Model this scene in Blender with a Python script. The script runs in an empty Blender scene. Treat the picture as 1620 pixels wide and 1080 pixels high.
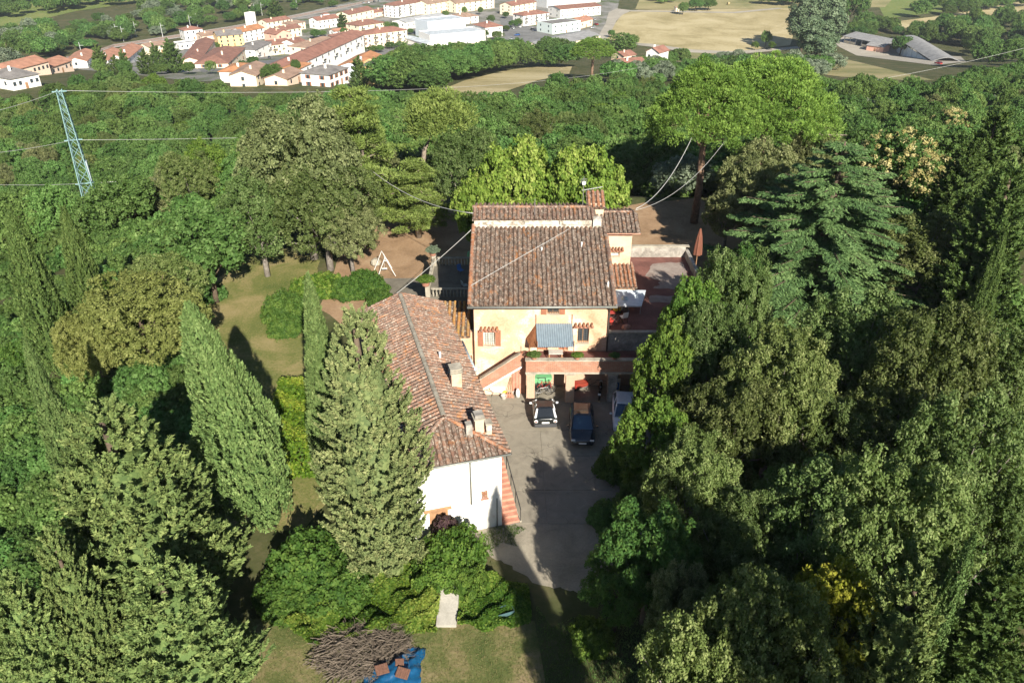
import bpy, bmesh, math, random
import numpy as np
from mathutils import Vector, Matrix

R = math.radians
sc = bpy.context.scene
COL = sc.collection

# ------------------------------------------------------------------ camera
CH, PITCH, F = 32.0, R(30.5), 1224.0
SP, CP = math.sin(PITCH), math.cos(PITCH)
cam_d = bpy.data.cameras.new('camera')
cam_d.lens = 27.2; cam_d.sensor_width = 36.0; cam_d.clip_end = 6000; cam_d.clip_start = 0.5
cam = bpy.data.objects.new('camera', cam_d); COL.objects.link(cam)
cam.location = (0, 0, CH); cam.rotation_euler = (math.pi/2 - PITCH, 0, 0)
sc.camera = cam

# ------------------------------------------------------------------ light
SUN_EL, SUN_AZ = R(30.5), R(18)       # sun behind the camera, to its right
w = bpy.data.worlds.new('World'); sc.world = w; w.use_nodes = True
wn = w.node_tree
sky = wn.nodes.new('ShaderNodeTexSky'); sky.sky_type = 'NISHITA'; sky.sun_disc = False
sky.sun_elevation = SUN_EL; sky.sun_rotation = math.pi - SUN_AZ
sky.air_density = 1.0; sky.dust_density = 0.4; sky.ozone_density = 2.5
bg = wn.nodes['Background']; bg.inputs['Strength'].default_value = 0.048
wn.links.new(sky.outputs[0], bg.inputs[0])
sd = bpy.data.lights.new('sun', 'SUN'); sd.energy = 4.8; sd.angle = R(0.5); sd.color = (1.0, 0.925, 0.80)
sun = bpy.data.objects.new('sun', sd); COL.objects.link(sun)
tosun = Vector((math.sin(SUN_AZ)*math.cos(SUN_EL), -math.cos(SUN_AZ)*math.cos(SUN_EL), math.sin(SUN_EL)))
sun.rotation_euler = (-tosun).to_track_quat('-Z', 'Y').to_euler()
sun.location = (20, -20, 60)
sc.view_settings.view_transform = 'Standard'; sc.view_settings.look = 'None'
sc.view_settings.exposure = 1.12; sc.view_settings.gamma = 1.0
sc.cycles.max_bounces = 5; sc.cycles.diffuse_bounces = 3; sc.cycles.glossy_bounces = 2
sc.cycles.transmission_bounces = 3; sc.cycles.transparent_max_bounces = 4
sc.cycles.use_denoising = True
sc.cycles.use_adaptive_sampling = True; sc.cycles.adaptive_threshold = 0.02
sc.cycles.sample_clamp_indirect = 6

# ------------------------------------------------------------------ helpers
def terrain(y, x=0.0):
    z = float(np.interp(y, [-300, 88, 115, 185, 330, 520, 5000], [0, 0, -9, -18, -37, -62, -62]))
    if x < -30: z += min(1.0, (-30-x)/30)*float(np.interp(y, [45, 75, 105, 150, 220, 300], [0, -5, -13, -14, -9, 0]))
    return z
def ray(px, py):
    b = (540-py)/F
    return Vector(((px-810)/F, CP+SP*b, -SP+CP*b))
def at(px, py, z=0.0):
    d = ray(px, py); t = (z-CH)/d.z
    return Vector((0, 0, CH)) + d*t
def atY(px, py, Y):
    d = ray(px, py); return Vector((0, 0, CH)) + d*(Y/d.y)
def top_at(px, py, h):
    """foot of a thing of height h whose tip shows at this place"""
    d = ray(px, py); a, b = 5.0, 4000.0
    for _ in range(60):
        m = (a+b)/2
        if CH+m*d.z-h > terrain(m*d.y, m*d.x): a = m
        else: b = m
    p = Vector((0, 0, CH))+d*a
    return Vector((p.x, p.y, terrain(p.y, p.x)))
def ground_at(px, py): return top_at(px, py, 0.0)
def to_px(p):
    x, y, z = p[0], p[1], p[2]-CH
    dep = y*CP - z*SP; up = y*SP + z*CP
    return 810+F*x/dep, 540-F*up/dep, dep

def tag(o, label=None, cat=None, group=None, kind=None):
    if label: o['label'] = label
    if cat: o['category'] = cat
    if group: o['group'] = group
    if kind: o['kind'] = kind
    return o
def link(name, data, mat=None, parent=None):
    o = bpy.data.objects.new(name, data); COL.objects.link(o)
    if mat is not None and data is not None and len(data.materials) == 0: data.materials.append(mat)
    if parent is not None: o.parent = parent
    return o
def empty(name, loc=(0, 0, 0), rz=0.0, label=None, cat=None, group=None):
    o = bpy.data.objects.new(name, None); COL.objects.link(o)
    o.location = loc; o.rotation_euler = (0, 0, rz); o.empty_display_size = .3
    return tag(o, label, cat, group)

class MB:
    def __init__(s): s.v = []; s.f = []
    def add(s, vs, fs):
        n = len(s.v); s.v += [tuple(v) for v in vs]; s.f += [tuple(i+n for i in f) for f in fs]; return s
    def box(s, x0, x1, y0, y1, z0, z1):
        return s.add([(x0,y0,z0),(x1,y0,z0),(x1,y1,z0),(x0,y1,z0),(x0,y0,z1),(x1,y0,z1),(x1,y1,z1),(x0,y1,z1)],
                     [(0,3,2,1),(4,5,6,7),(0,1,5,4),(1,2,6,5),(2,3,7,6),(3,0,4,7)])
    def hexa(s, b, t):
        return s.add(list(b)+list(t), [(0,3,2,1),(4,5,6,7),(0,1,5,4),(1,2,6,5),(2,3,7,6),(3,0,4,7)])
    def poly(s, pts): return s.add(pts, [tuple(range(len(pts)))])
    def prism(s, pts, dv):
        n = len(pts); dv = Vector(dv)
        b = [Vector(p) for p in pts]; t = [p+dv for p in b]
        return s.add(b+t, [tuple(range(n-1, -1, -1)), tuple(range(n, 2*n))] + [(i, (i+1) % n, n+(i+1) % n, n+i) for i in range(n)])
    def tube(s, pts, rad, n=6, cap=True):
        pts = [Vector(p) for p in pts]
        if not hasattr(rad, '__len__'): rad = [rad]*len(pts)
        vs = []; fs = []
        for i, p in enumerate(pts):
            d = (pts[min(i+1, len(pts)-1)]-pts[max(i-1, 0)]).normalized()
            a = d.orthogonal().normalized() if abs(d.z) > .9 else d.cross(Vector((0,0,1))).normalized()
            b = d.cross(a)
            for k in range(n):
                t = 2*math.pi*k/n
                vs.append(p+(a*math.cos(t)+b*math.sin(t))*rad[i])
        for i in range(len(pts)-1):
            for k in range(n):
                fs.append((i*n+k, i*n+(k+1) % n, (i+1)*n+(k+1) % n, (i+1)*n+k))
        if cap: fs += [tuple(range(n-1, -1, -1)), tuple((len(pts)-1)*n+k for k in range(n))]
        return s.add(vs, fs)
    def lathe(s, prof, c=(0,0,0), n=10):
        vs = []; fs = []; m = len(prof)
        for r, z in prof:
            for k in range(n):
                t = 2*math.pi*k/n; vs.append((c[0]+r*math.cos(t), c[1]+r*math.sin(t), c[2]+z))
        for i in range(m-1):
            for k in range(n): fs.append((i*n+k, i*n+(k+1) % n, (i+1)*n+(k+1) % n, (i+1)*n+k))
        fs += [tuple(range(n-1, -1, -1)), tuple((m-1)*n+k for k in range(n))]
        return s.add(vs, fs)
    def loft(s, rings, cap=True):
        n = len(rings[0]); vs = [p for r in rings for p in r]; fs = []
        for i in range(len(rings)-1):
            for k in range(n): fs.append((i*n+k, i*n+(k+1) % n, (i+1)*n+(k+1) % n, (i+1)*n+k))
        if cap: fs += [tuple(range(n-1, -1, -1)), tuple((len(rings)-1)*n+k for k in range(n))]
        return s.add(vs, fs)
    def mesh(s, name, smooth=False):
        me = bpy.data.meshes.new(name); me.from_pydata(s.v, [], s.f); me.update()
        if smooth: me.polygons.foreach_set('use_smooth', [True]*len(me.polygons))
        return me
    def build(s, name, mat, parent=None, smooth=False, bevel=0):
        o = link(name, s.mesh(name, smooth), mat, parent)
        if bevel:
            m = o.modifiers.new('b', 'BEVEL'); m.width = bevel; m.segments = 2; m.limit_method = 'ANGLE'
        return o

# ------------------------------------------------------------------ materials
def nmat(name):
    m = bpy.data.materials.new(name); m.use_nodes = True
    nt = m.node_tree; b = nt.nodes['Principled BSDF']
    return m, nt, b
def N(nt, t, **kw):
    n = nt.nodes.new(t)
    for k, v in kw.items():
        if k.startswith('i_'): n.inputs[k[2:].replace('_', ' ')].default_value = v
        else: setattr(n, k, v)
    return n
def ramp(nt, fac, stops):
    r = N(nt, 'ShaderNodeValToRGB'); e = r.color_ramp.elements
    while len(e) < len(stops): e.new(0.5)
    for i, (p, c) in enumerate(stops):
        e[i].position = p; e[i].color = (*c, 1) if len(c) == 3 else c
    nt.links.new(fac, r.inputs[0]); return r.outputs[0]
def mixc(nt, fac, a, b, mode='MIX'):
    m = N(nt, 'ShaderNodeMix', data_type='RGBA', blend_type=mode)
    for s, v in ((m.inputs[0], fac), (m.inputs[6], a), (m.inputs[7], b)):
        if isinstance(v, (int, float)): s.default_value = v
        elif isinstance(v, tuple): s.default_value = (*v, 1) if len(v) == 3 else v
        else: nt.links.new(v, s)
    return m.outputs[2]
def noise(nt, scale, detail=4, rough=.55, coord=None, dist=0):
    n = N(nt, 'ShaderNodeTexNoise'); n.inputs['Scale'].default_value = scale; n.inputs['Detail'].default_value = detail
    n.inputs['Roughness'].default_value = rough; n.inputs['Distortion'].default_value = dist
    if coord is None:
        coord = N(nt, 'ShaderNodeNewGeometry').outputs['Position']
    nt.links.new(coord, n.inputs['Vector']); return n.outputs['Fac']
def bump(nt, b, h, strength=.3, dist=.05):
    n = N(nt, 'ShaderNodeBump'); n.inputs['Strength'].default_value = strength; n.inputs['Distance'].default_value = dist
    nt.links.new(h, n.inputs['Height']); nt.links.new(n.outputs[0], b.inputs['Normal'])
def plain(name, c, rough=.6, metal=0, spec=.4, var=.12, scale=3.0):
    m, nt, b = nmat(name)
    f = noise(nt, scale, 5)
    lo = tuple(max(0, x*(1-var)) for x in c); hi = tuple(min(1, x*(1+var)) for x in c)
    nt.links.new(ramp(nt, f, [(.3, lo), (.7, hi)]), b.inputs['Base Color'])
    b.inputs['Roughness'].default_value = rough; b.inputs['Metallic'].default_value = metal
    b.inputs['Specular IOR Level'].default_value = spec
    return m
def blotch(name, stops, scale=1.0, fine=12.0, rough=.85, bstr=.3, bdist=.03, detail=6):
    """surface of several real colours in patches, plus fine grain"""
    m, nt, b = nmat(name)
    f1 = noise(nt, scale, detail, .6, dist=.4); f2 = noise(nt, fine, 4, .6)
    a = N(nt, 'ShaderNodeMath', operation='MULTIPLY_ADD'); a.inputs[1].default_value = .35; 
    nt.links.new(f2, a.inputs[0]); nt.links.new(f1, a.inputs[2])
    s = N(nt, 'ShaderNodeMath', operation='SUBTRACT'); s.inputs[1].default_value = .175; nt.links.new(a.outputs[0], s.inputs[0])
    nt.links.new(ramp(nt, s.outputs[0], stops), b.inputs['Base Color'])
    b.inputs['Roughness'].default_value = rough; b.inputs['Specular IOR Level'].default_value = .25
    bump(nt, b, f2, bstr, bdist)
    return m
def leafmat(name, dark, mid, light, transl=.34, objvar=.25, rough=.6, spec=.12):
    m, nt, b = nmat(name)
    at_ = N(nt, 'ShaderNodeAttribute', attribute_name='tint')
    c = ramp(nt, at_.outputs['Fac'], [(.05, dark), (.5, mid), (.95, light)])
    oi = N(nt, 'ShaderNodeObjectInfo')
    hsv = N(nt, 'ShaderNodeHueSaturation')
    mr = N(nt, 'ShaderNodeMapRange'); mr.inputs[3].default_value = 1-objvar; mr.inputs[4].default_value = 1+objvar
    nt.links.new(oi.outputs['Random'], mr.inputs[0]); nt.links.new(mr.outputs[0], hsv.inputs['Value'])
    m2 = N(nt, 'ShaderNodeMapRange'); m2.inputs[3].default_value = .5-.035*min(1, objvar*4); m2.inputs[4].default_value = .5+.006*min(1, objvar*4)
    mm = N(nt, 'ShaderNodeMath', operation='MULTIPLY'); mm.inputs[1].default_value = 7.31
    fr = N(nt, 'ShaderNodeMath', operation='FRACT')
    nt.links.new(oi.outputs['Random'], mm.inputs[0]); nt.links.new(mm.outputs[0], fr.inputs[0]); nt.links.new(fr.outputs[0], m2.inputs[0])
    nt.links.new(m2.outputs[0], hsv.inputs['Hue'])
    nt.links.new(c, hsv.inputs['Color']); c = hsv.outputs[0]
    nt.links.new(c, b.inputs['Base Color'])
    b.inputs['Roughness'].default_value = rough; b.inputs['Specular IOR Level'].default_value = spec
    tr = N(nt, 'ShaderNodeBsdfTranslucent')
    tc = mixc(nt, .35, c, (.35, .42, .04))
    nt.links.new(tc, tr.inputs[0])
    mx = N(nt, 'ShaderNodeMixShader'); mx.inputs[0].default_value = transl
    nt.links.new(b.outputs[0], mx.inputs[1]); nt.links.new(tr.outputs[0], mx.inputs[2])
    nt.links.new(mx.outputs[0], nt.nodes['Material Output'].inputs[0])
    return m
def tilemat(name, cols, lichen=.5, orange=.12):
    """fired clay, each tile its own colour (tint), with grey and yellow lichen in patches"""
    m, nt, b = nmat(name)
    at_ = N(nt, 'ShaderNodeAttribute', attribute_name='tint')
    c = ramp(nt, at_.outputs['Fac'], [(i/(len(cols)-1), k) for i, k in enumerate(cols)])
    f1 = noise(nt, 8.0, 6, .75); f2 = noise(nt, .45, 4, .6, dist=.5)
    lm = ramp(nt, f1, [(.53-.10*lichen, (0,0,0)), (.62, (1,1,1))])
    c = mixc(nt, lm, c, mixc(nt, ramp(nt, noise(nt, 3.3, 5, .7), [(.42, (0,0,0)), (.58, (1,1,1))]), (.075, .058, .045), (.46, .40, .33)))
    f3 = noise(nt, 1.1, 5, .7, dist=1)
    om = ramp(nt, f3, [(.64-orange, (0,0,0)), (.74, (1,1,1))])
    c = mixc(nt, om, c, (.42, .17, .05))
    nt.links.new(c, b.inputs['Base Color']); b.inputs['Roughness'].default_value = .9
    b.inputs['Specular IOR Level'].default_value = .2
    bump(nt, b, f1, .4, .02)
    return m
def glassmat(name, c=(.03, .04, .05), rough=.08):
    m, nt, b = nmat(name)
    nt.links.new(ramp(nt, noise(nt, .7, 2), [(.3, c), (.7, tuple(x*1.8 for x in c))]), b.inputs['Base Color'])
    b.inputs['Roughness'].default_value = rough; b.inputs['Specular IOR Level'].default_value = .8
    return m
def paint(name, c, rough=.22, coat=.8, metal=0):
    m, nt, b = nmat(name)
    nt.links.new(ramp(nt, noise(nt, 6, 4), [(.3, tuple(x*.85 for x in c)), (.7, c)]), b.inputs['Base Color'])
    b.inputs['Roughness'].default_value = rough; b.inputs['Coat Weight'].default_value = coat; b.inputs['Metallic'].default_value = metal
    return m
def brickmat(name, c1, c2, mortar, sx=.26, sz=.075):
    m, nt, b = nmat(name)
    g = N(nt, 'ShaderNodeNewGeometry')
    sep = N(nt, 'ShaderNodeSeparateXYZ'); nt.links.new(g.outputs['Position'], sep.inputs[0])
    add = N(nt, 'ShaderNodeMath', operation='ADD'); nt.links.new(sep.outputs[0], add.inputs[0]); nt.links.new(sep.outputs[1], add.inputs[1])
    cmb = N(nt, 'ShaderNodeCombineXYZ'); nt.links.new(add.outputs[0], cmb.inputs[0]); nt.links.new(sep.outputs[2], cmb.inputs[1])
    t = N(nt, 'ShaderNodeTexBrick'); t.inputs['Scale'].default_value = 1.0
    t.inputs['Brick Width'].default_value = sx; t.inputs['Row Height'].default_value = sz; t.inputs['Mortar Size'].default_value = .008
    t.inputs['Color1'].default_value = (*c1, 1); t.inputs['Color2'].default_value = (*c2, 1); t.inputs['Mortar'].default_value = (*mortar, 1)
    nt.links.new(cmb.outputs[0], t.inputs['Vector'])
    f = noise(nt, 1.6, 6, .65, dist=.5)
    c = mixc(nt, ramp(nt, f, [(.52, (0,0,0)), (.72, (.7,.7,.7))]), t.outputs['Color'], (.36, .29, .22))
    nt.links.new(c, b.inputs['Base Color']); b.inputs['Roughness'].default_value = .9
    bump(nt, b, f, .4, .03)
    return m

M = {}
M['bark'] = blotch('bark', [(.3, (.05,.037,.026)), (.7, (.16,.12,.085))], 3, 20)
M['pinebark'] = blotch('pinebark', [(.3, (.10,.065,.045)), (.7, (.26,.17,.115))], 3, 18)
M['brush'] = blotch('brush', [(.3, (.075,.06,.045)), (.7, (.19,.155,.12))], 4, 20)
M['deadwood'] = blotch('deadwood', [(.3, (.13,.105,.08)), (.7, (.30,.25,.20))], 4, 20)
M['leaf_oak'] = leafmat('leaf_oak', (0.043,0.076,0.019), (0.105,0.165,0.049), (0.253,0.316,0.130), objvar=.30)
M['leaf_oakgrey'] = leafmat('leaf_oakgrey', (0.075,0.101,0.038), (0.161,0.195,0.079), (0.338,0.370,0.177), objvar=.12)
M['leaf_oakgold'] = leafmat('leaf_oakgold', (0.086,0.106,0.026), (0.184,0.210,0.060), (0.345,0.362,0.130), objvar=.08)
M['leaf_forest'] = leafmat('leaf_forest', (0.041,0.104,0.024), (0.090,0.187,0.048), (0.184,0.307,0.100), objvar=.3)
M['leaf_linden'] = leafmat('leaf_linden', (0.077,0.147,0.022), (0.189,0.280,0.047), (0.371,0.427,0.117), objvar=.06)
M['leaf_bright'] = leafmat('leaf_bright', (0.035,0.083,0.014), (0.086,0.167,0.028), (0.193,0.287,0.056), objvar=.12, transl=.35)
M['leaf_locust'] = leafmat('leaf_locust', (0.028,0.084,0.022), (0.057,0.140,0.033), (0.123,0.206,0.049), objvar=.08, transl=.35)
M['leaf_ivy'] = leafmat('leaf_ivy', (0.033,0.083,0.013), (0.086,0.165,0.023), (0.231,0.292,0.058), objvar=.1)
M['leaf_hedge'] = leafmat('leaf_hedge', (0.029,0.073,0.015), (0.065,0.134,0.025), (0.137,0.215,0.045), objvar=.06)
M['leaf_laurel'] = leafmat('leaf_laurel', (0.050,0.110,0.011), (0.116,0.204,0.020), (0.264,0.319,0.045), objvar=.05)
M['leaf_cypress'] = leafmat('leaf_cypress', (0.055,0.104,0.032), (0.118,0.193,0.059), (0.202,0.281,0.101), transl=.12, objvar=.12, rough=.7)
M['leaf_cypdark'] = leafmat('leaf_cypdark', (0.040,0.075,0.021), (0.081,0.138,0.036), (0.149,0.213,0.065), transl=.12, objvar=.12, rough=.7)
M['leaf_feather'] = leafmat('leaf_feather', (0.072,0.120,0.039), (0.153,0.217,0.070), (0.255,0.312,0.110), transl=.14, objvar=.1, rough=.7)
M['leaf_brownc'] = leafmat('leaf_brownc', (0.089,0.128,0.050), (0.180,0.225,0.087), (0.297,0.318,0.142), transl=.12, objvar=.05, rough=.7)
M['leaf_stone'] = leafmat('leaf_stone', (0.059,0.119,0.022), (0.141,0.249,0.045), (0.253,0.380,0.083), transl=.2, objvar=.05, rough=.6)
M['leaf_pine'] = leafmat('leaf_pine', (0.071,0.114,0.029), (0.152,0.216,0.052), (0.263,0.333,0.100), transl=.2, objvar=.06, rough=.6)
M['leaf_cedar'] = leafmat('leaf_cedar', (0.046,0.096,0.034), (0.101,0.186,0.064), (0.187,0.285,0.107), transl=.12, objvar=.05, rough=.7)
M['leaf_olive'] = leafmat('leaf_olive', (0.090,0.127,0.083), (0.175,0.226,0.149), (0.310,0.369,0.264), objvar=.12)
M['leaf_poplar'] = leafmat('leaf_poplar', (0.060,0.103,0.055), (0.125,0.190,0.103), (0.235,0.310,0.190), objvar=.12)
M['leaf_gold'] = leafmat('leaf_gold', (.11,.14,.015), (.23,.25,.028), (.38,.36,.06), objvar=.04)
M['leaf_purple'] = leafmat('leaf_purple', (.030,.018,.022), (.070,.040,.046), (.12,.07,.07), objvar=.1)
M['flower_cream'] = leafmat('flower_cream', (.36,.32,.11), (.52,.46,.20), (.68,.61,.33), objvar=.05)
M['tile_old'] = tilemat('tile_old', [(.085,.052,.038), (.16,.092,.064), (.11,.082,.064), (.22,.115,.070), (.20,.155,.125), (.28,.13,.066)], .85, .07)
M['tile_wing'] = tilemat('tile_wing', [(.125,.072,.054), (.215,.122,.088), (.165,.115,.090), (.28,.150,.098), (.23,.165,.125)], .5, .07)
M['tile_new'] = tilemat('tile_new', [(.24,.11,.06), (.36,.15,.075), (.28,.14,.085), (.42,.19,.10)], .45, .10)
M['tile_moss'] = tilemat('tile_moss', [(.30,.15,.06), (.42,.24,.06), (.30,.20,.09), (.48,.26,.07)], .3, .25)
M['cream'] = blotch('cream', [(.30, (.42,.26,.16)), (.42, (.55,.36,.235)), (.54, (.60,.42,.29)), (.63, (.68,.57,.45)), (.75, (.52,.43,.33))], .6, 7, bstr=.2, detail=8)
M['cream_plain'] = blotch('cream_plain', [(.28, (.46,.32,.22)), (.45, (.60,.43,.31)), (.7, (.66,.51,.38))], .7, 7, bstr=.15)
M['whitewash'] = blotch('whitewash', [(.28, (.55,.49,.41)), (.38, (.76,.72,.66)), (.52, (.85,.83,.79)), (.75, (.80,.76,.70))], .7, 7, bstr=.2, detail=8)
M['brick'] = brickmat('brick', (.38,.155,.085), (.28,.115,.07), (.36,.29,.22))
M['brick_pale'] = brickmat('brick_pale', (.50,.30,.19), (.42,.25,.16), (.50,.44,.36))
M['stonewall'] = blotch('stonewall', [(.3, (.16,.15,.13)), (.5, (.28,.26,.23)), (.7, (.42,.40,.35))], 1.5, 9, bstr=.5, bdist=.05)
M['coping'] = blotch('coping', [(.3, (.22,.20,.16)), (.7, (.46,.42,.34))], 1.8, 14)
M['mortar'] = blotch('mortar', [(.34, (.20,.17,.13)), (.46, (.40,.36,.30)), (.56, (.52,.49,.43)), (.7, (.60,.58,.52))], 2.2, 8)
M['terracotta_floor'] = blotch('terracotta_floor', [(.3, (.12,.055,.045)), (.6, (.19,.085,.07)), (.8, (.25,.13,.10))], .8, 8)
M['concrete_floor'] = blotch('concrete_floor', [(.3, (.26,.245,.21)), (.55, (.36,.34,.295)), (.75, (.46,.43,.37))], .9, 10)
M['brickstep'] = blotch('brickstep', [(.3, (.36,.16,.11)), (.7, (.52,.27,.19))], 2, 12)
M['shutter'] = plain('shutter', (.30,.13,.075), .6)
M['rust'] = blotch('rust', [(.3, (.16,.065,.03)), (.7, (.34,.15,.07))], 4, 20)
M['glass'] = glassmat('glass')
M['curtain'] = plain('curtain', (.52,.55,.50), .8)
M['grille'] = plain('grille', (.10,.10,.09), .5, .4)
M['gutter'] = plain('gutter', (.23,.24,.22), .5, .3)
M['pipe'] = plain('pipe', (.10,.085,.07), .5, .3)
M['zinc'] = plain('zinc', (.42,.50,.53), .45, .3)
M['awning'] = plain('awning', (.20,.255,.30), .5, .2)
M['canopy'] = plain('canopy', (.62,.70,.75), .5)
M['white'] = plain('white', (.80,.80,.78), .5)
M['offwhite'] = plain('offwhite', (.72,.68,.60), .6)
M['black'] = plain('black', (.012,.012,.013), .45)
M['rubber'] = plain('rubber', (.018,.018,.018), .8)
M['darkmetal'] = plain('darkmetal', (.06,.06,.06), .45, .5)
M['steel'] = plain('steel', (.5,.5,.5), .35, .8)
M['red'] = plain('red', (.36,.04,.03), .4)
M['orange'] = plain('orange', (.30,.05,.03), .5)
M['yellow'] = plain('yellow', (.75,.55,.05), .5)
M['green'] = plain('green', (.16,.42,.20), .5)
M['blue'] = plain('blue', (.05,.16,.42), .45)
M['wood'] = plain('wood', (.34,.19,.10), .7, var=.25)
M['potgrey'] = plain('potgrey', (.48,.45,.41), .8)
M['wire'] = plain('wire', (.46,.46,.44), .5)
M['pylon'] = plain('pylon', (.22,.36,.37), .5, .2)
M['oakbark'] = blotch('oakbark', [(.3, (.11,.095,.08)), (.7, (.30,.27,.24))], 3, 18)

# ------------------------------------------------------------------ foliage
def unit(a):
    return a/np.maximum(np.linalg.norm(a, axis=-1, keepdims=True), 1e-9)
def rdir(rng, n): return unit(rng.normal(size=(n, 3)))
def leaf_mesh(name, parts, mat):
    """parts: list of (centre, normal, axis or None, half length, half width, tint)"""
    V = []; TI = []
    for C, Nn, T, L, W, ti in parts:
        n = len(C); Nn = unit(Nn)
        if T is None:
            T = np.cross(Nn, rdir(LR, n))
        T = unit(T); B = unit(np.cross(Nn, T))
        L = np.broadcast_to(np.asarray(L, float).reshape(-1, 1), (n, 1)); W = np.broadcast_to(np.asarray(W, float).reshape(-1, 1), (n, 1))
        V.append(np.stack([C-T*L, C+B*W-T*L*.15, C+T*L, C-B*W-T*L*.15], 1).reshape(-1, 3)); TI.append(np.repeat(np.clip(ti, 0, 1), 4))
    V = np.concatenate(V); TI = np.concatenate(TI); nf = len(V)//4
    me = bpy.data.meshes.new(name)
    me.vertices.add(len(V)); me.vertices.foreach_set('co', V.astype(np.float32).ravel())
    me.loops.add(nf*4); me.loops.foreach_set('vertex_index', np.arange(nf*4, dtype=np.int32))
    me.polygons.add(nf); me.polygons.foreach_set('loop_start', np.arange(0, nf*4, 4, dtype=np.int32))
    me.polygons.foreach_set('loop_total', np.full(nf, 4, np.int32))
    a = me.attributes.new('tint', 'FLOAT', 'POINT'); a.data.foreach_set('value', TI.astype(np.float32))
    me.update(calc_edges=True); me.materials.append(mat)
    return me
LR = np.random.default_rng(5)

def clumps(rng, cc, cr, per, L, W, out, upb=.35, tintc=None, squash=1.0, leafout=.55, tight=.5):
    """leaf clumps: centres cc, radii cr; leaves sit on the shell of each clump, more on its outer and upper side"""
    k = len(cc); idx = np.repeat(np.arange(k), per)
    n = len(idx); d = unit(rng.normal(size=(n, 3)) + out[idx]*.75 + np.array([0, 0, upb]))
    rr = cr[idx]*(tight+(1.06-tight)*rng.random(n)**.7)
    off = d*rr[:, None]; off[:, 2] *= squash
    C = cc[idx]+off
    Nn = d*leafout + rng.normal(size=(n, 3))*.36 + np.array([0, 0, .18])
    if tintc is None: tintc = rng.random(k)
    ti = tintc[idx]*.55 + rng.random(n)*.45
    s = .75+.5*rng.random(n)
    return (C, Nn, None, L*s, W*s, ti)

def broad_crown(name, seed, mat, Rr=4.0, Rz=3.2, zc=5.2, ncl=150, per=150, cr=(.7, 1.15), L=.16, W=.09, lob=9, lobamp=.22, low=-.62, leafout=.7, tight=.6, envr=(.70, 1.10)):
    rng = np.random.default_rng(seed)
    i = np.arange(ncl*2)+.5
    ph = np.arccos(1-2*i/len(i)); th = math.pi*(1+5**.5)*i
    d = np.stack([np.cos(th)*np.sin(ph), np.sin(th)*np.sin(ph), np.cos(ph)], 1)
    d = unit(d+rng.normal(size=d.shape)*.16); d = d[d[:, 2] > low][:ncl*2]
    lobes = rdir(rng, lob); env = np.ones(len(d))
    for l in lobes: env += lobamp*np.maximum(0, d@l)**5*rng.uniform(-.9, 1.1)
    env *= rng.uniform(envr[0], envr[1], len(d))
    sel = rng.permutation(len(d))[:ncl]; d = d[sel]; env = env[sel]
    cc = d*env[:, None]*np.array([Rr, Rr, Rz])*.86
    inn = rdir(rng, ncl//4)*rng.uniform(.2, .62, (ncl//4, 1))*np.array([Rr, Rr, Rz])
    cc = np.concatenate([cc, inn]); out = np.concatenate([d, unit(inn)])
    cc[:, 2] += zc
    r = rng.uniform(cr[0], cr[1], len(cc))
    p = [clumps(rng, cc, r, per, L, W, out, leafout=leafout, tight=tight)]
    return leaf_mesh(name, p, mat), cc

def lobed_crown(name, seed, mat, Rr=4., Rz=3.2, zc=5.2, lobes=26, lr=(.9, 1.7), sub=16, per=70, cr=(.24, .48), L=.08, W=.05, low=-.45):
    """crown of rounded boughs, each bough covered with small tufts that stand apart"""
    rng = np.random.default_rng(seed)
    i = np.arange(lobes)+.5; ph = np.arccos(1-1.62*i/lobes); th = math.pi*(1+5**.5)*i
    d = np.stack([np.cos(th)*np.sin(ph), np.sin(th)*np.sin(ph), np.cos(ph)], 1); d = unit(d+rng.normal(size=d.shape)*.2)
    r = rng.uniform(lr[0], lr[1], lobes)
    c = d*rng.uniform(.62, 1.0, (lobes, 1))*(np.array([Rr, Rr, Rz])-r[:, None]*.75); c[:, 2] += zc
    k = np.repeat(np.arange(lobes), (sub*(r/np.mean(r))**2).astype(int)+3); n = len(k)
    u = unit(rng.normal(size=(n, 3))+d[k]*.9+np.array([0, 0, .45]))
    cc = c[k]+u*(r[k]*rng.uniform(.72, 1.12, n))[:, None]
    tl = rng.random(lobes)[k]*.45+rng.random(n)*.55
    p1 = clumps(rng, cc, rng.uniform(cr[0], cr[1], n), per, L, W, u, upb=.6, tintc=tl, leafout=.6, tight=.2)
    m = lobes*60; kk = rng.integers(0, lobes, m); q = rdir(rng, m)
    p2 = (c[kk]+q*(r[kk]*.7)[:, None], q, None, .16, .11, rng.random(m)*.5)
    return leaf_mesh(name, [p1, p2], mat), cc

def trunk_mesh(name, seed, h, r, targets, mat, n=6, lean=(0, 0), limb=.35):
    rng = random.Random(seed); mb = MB()
    pts = [(lean[0]*t*h+rng.uniform(-.1, .1)*t, lean[1]*t*h+rng.uniform(-.1, .1)*t, -.3+t*(h+.3)) for t in (0, .3, .6, .85, 1)]
    mb.tube(pts, [r*1.25, r, r*.8, r*.55, r*.3], n)
    for tg in targets:
        t0 = rng.uniform(.35, .8); b = Vector((lean[0]*t0*h, lean[1]*t0*h, t0*h)); tg = Vector(tg)
        m = (b+tg)/2+Vector((0, 0, -.12*(tg-b).length))
        mb.tube([b, m, tg], [r*limb, r*limb*.6, r*.08], 5)
    return mb.mesh(name, True)

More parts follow.
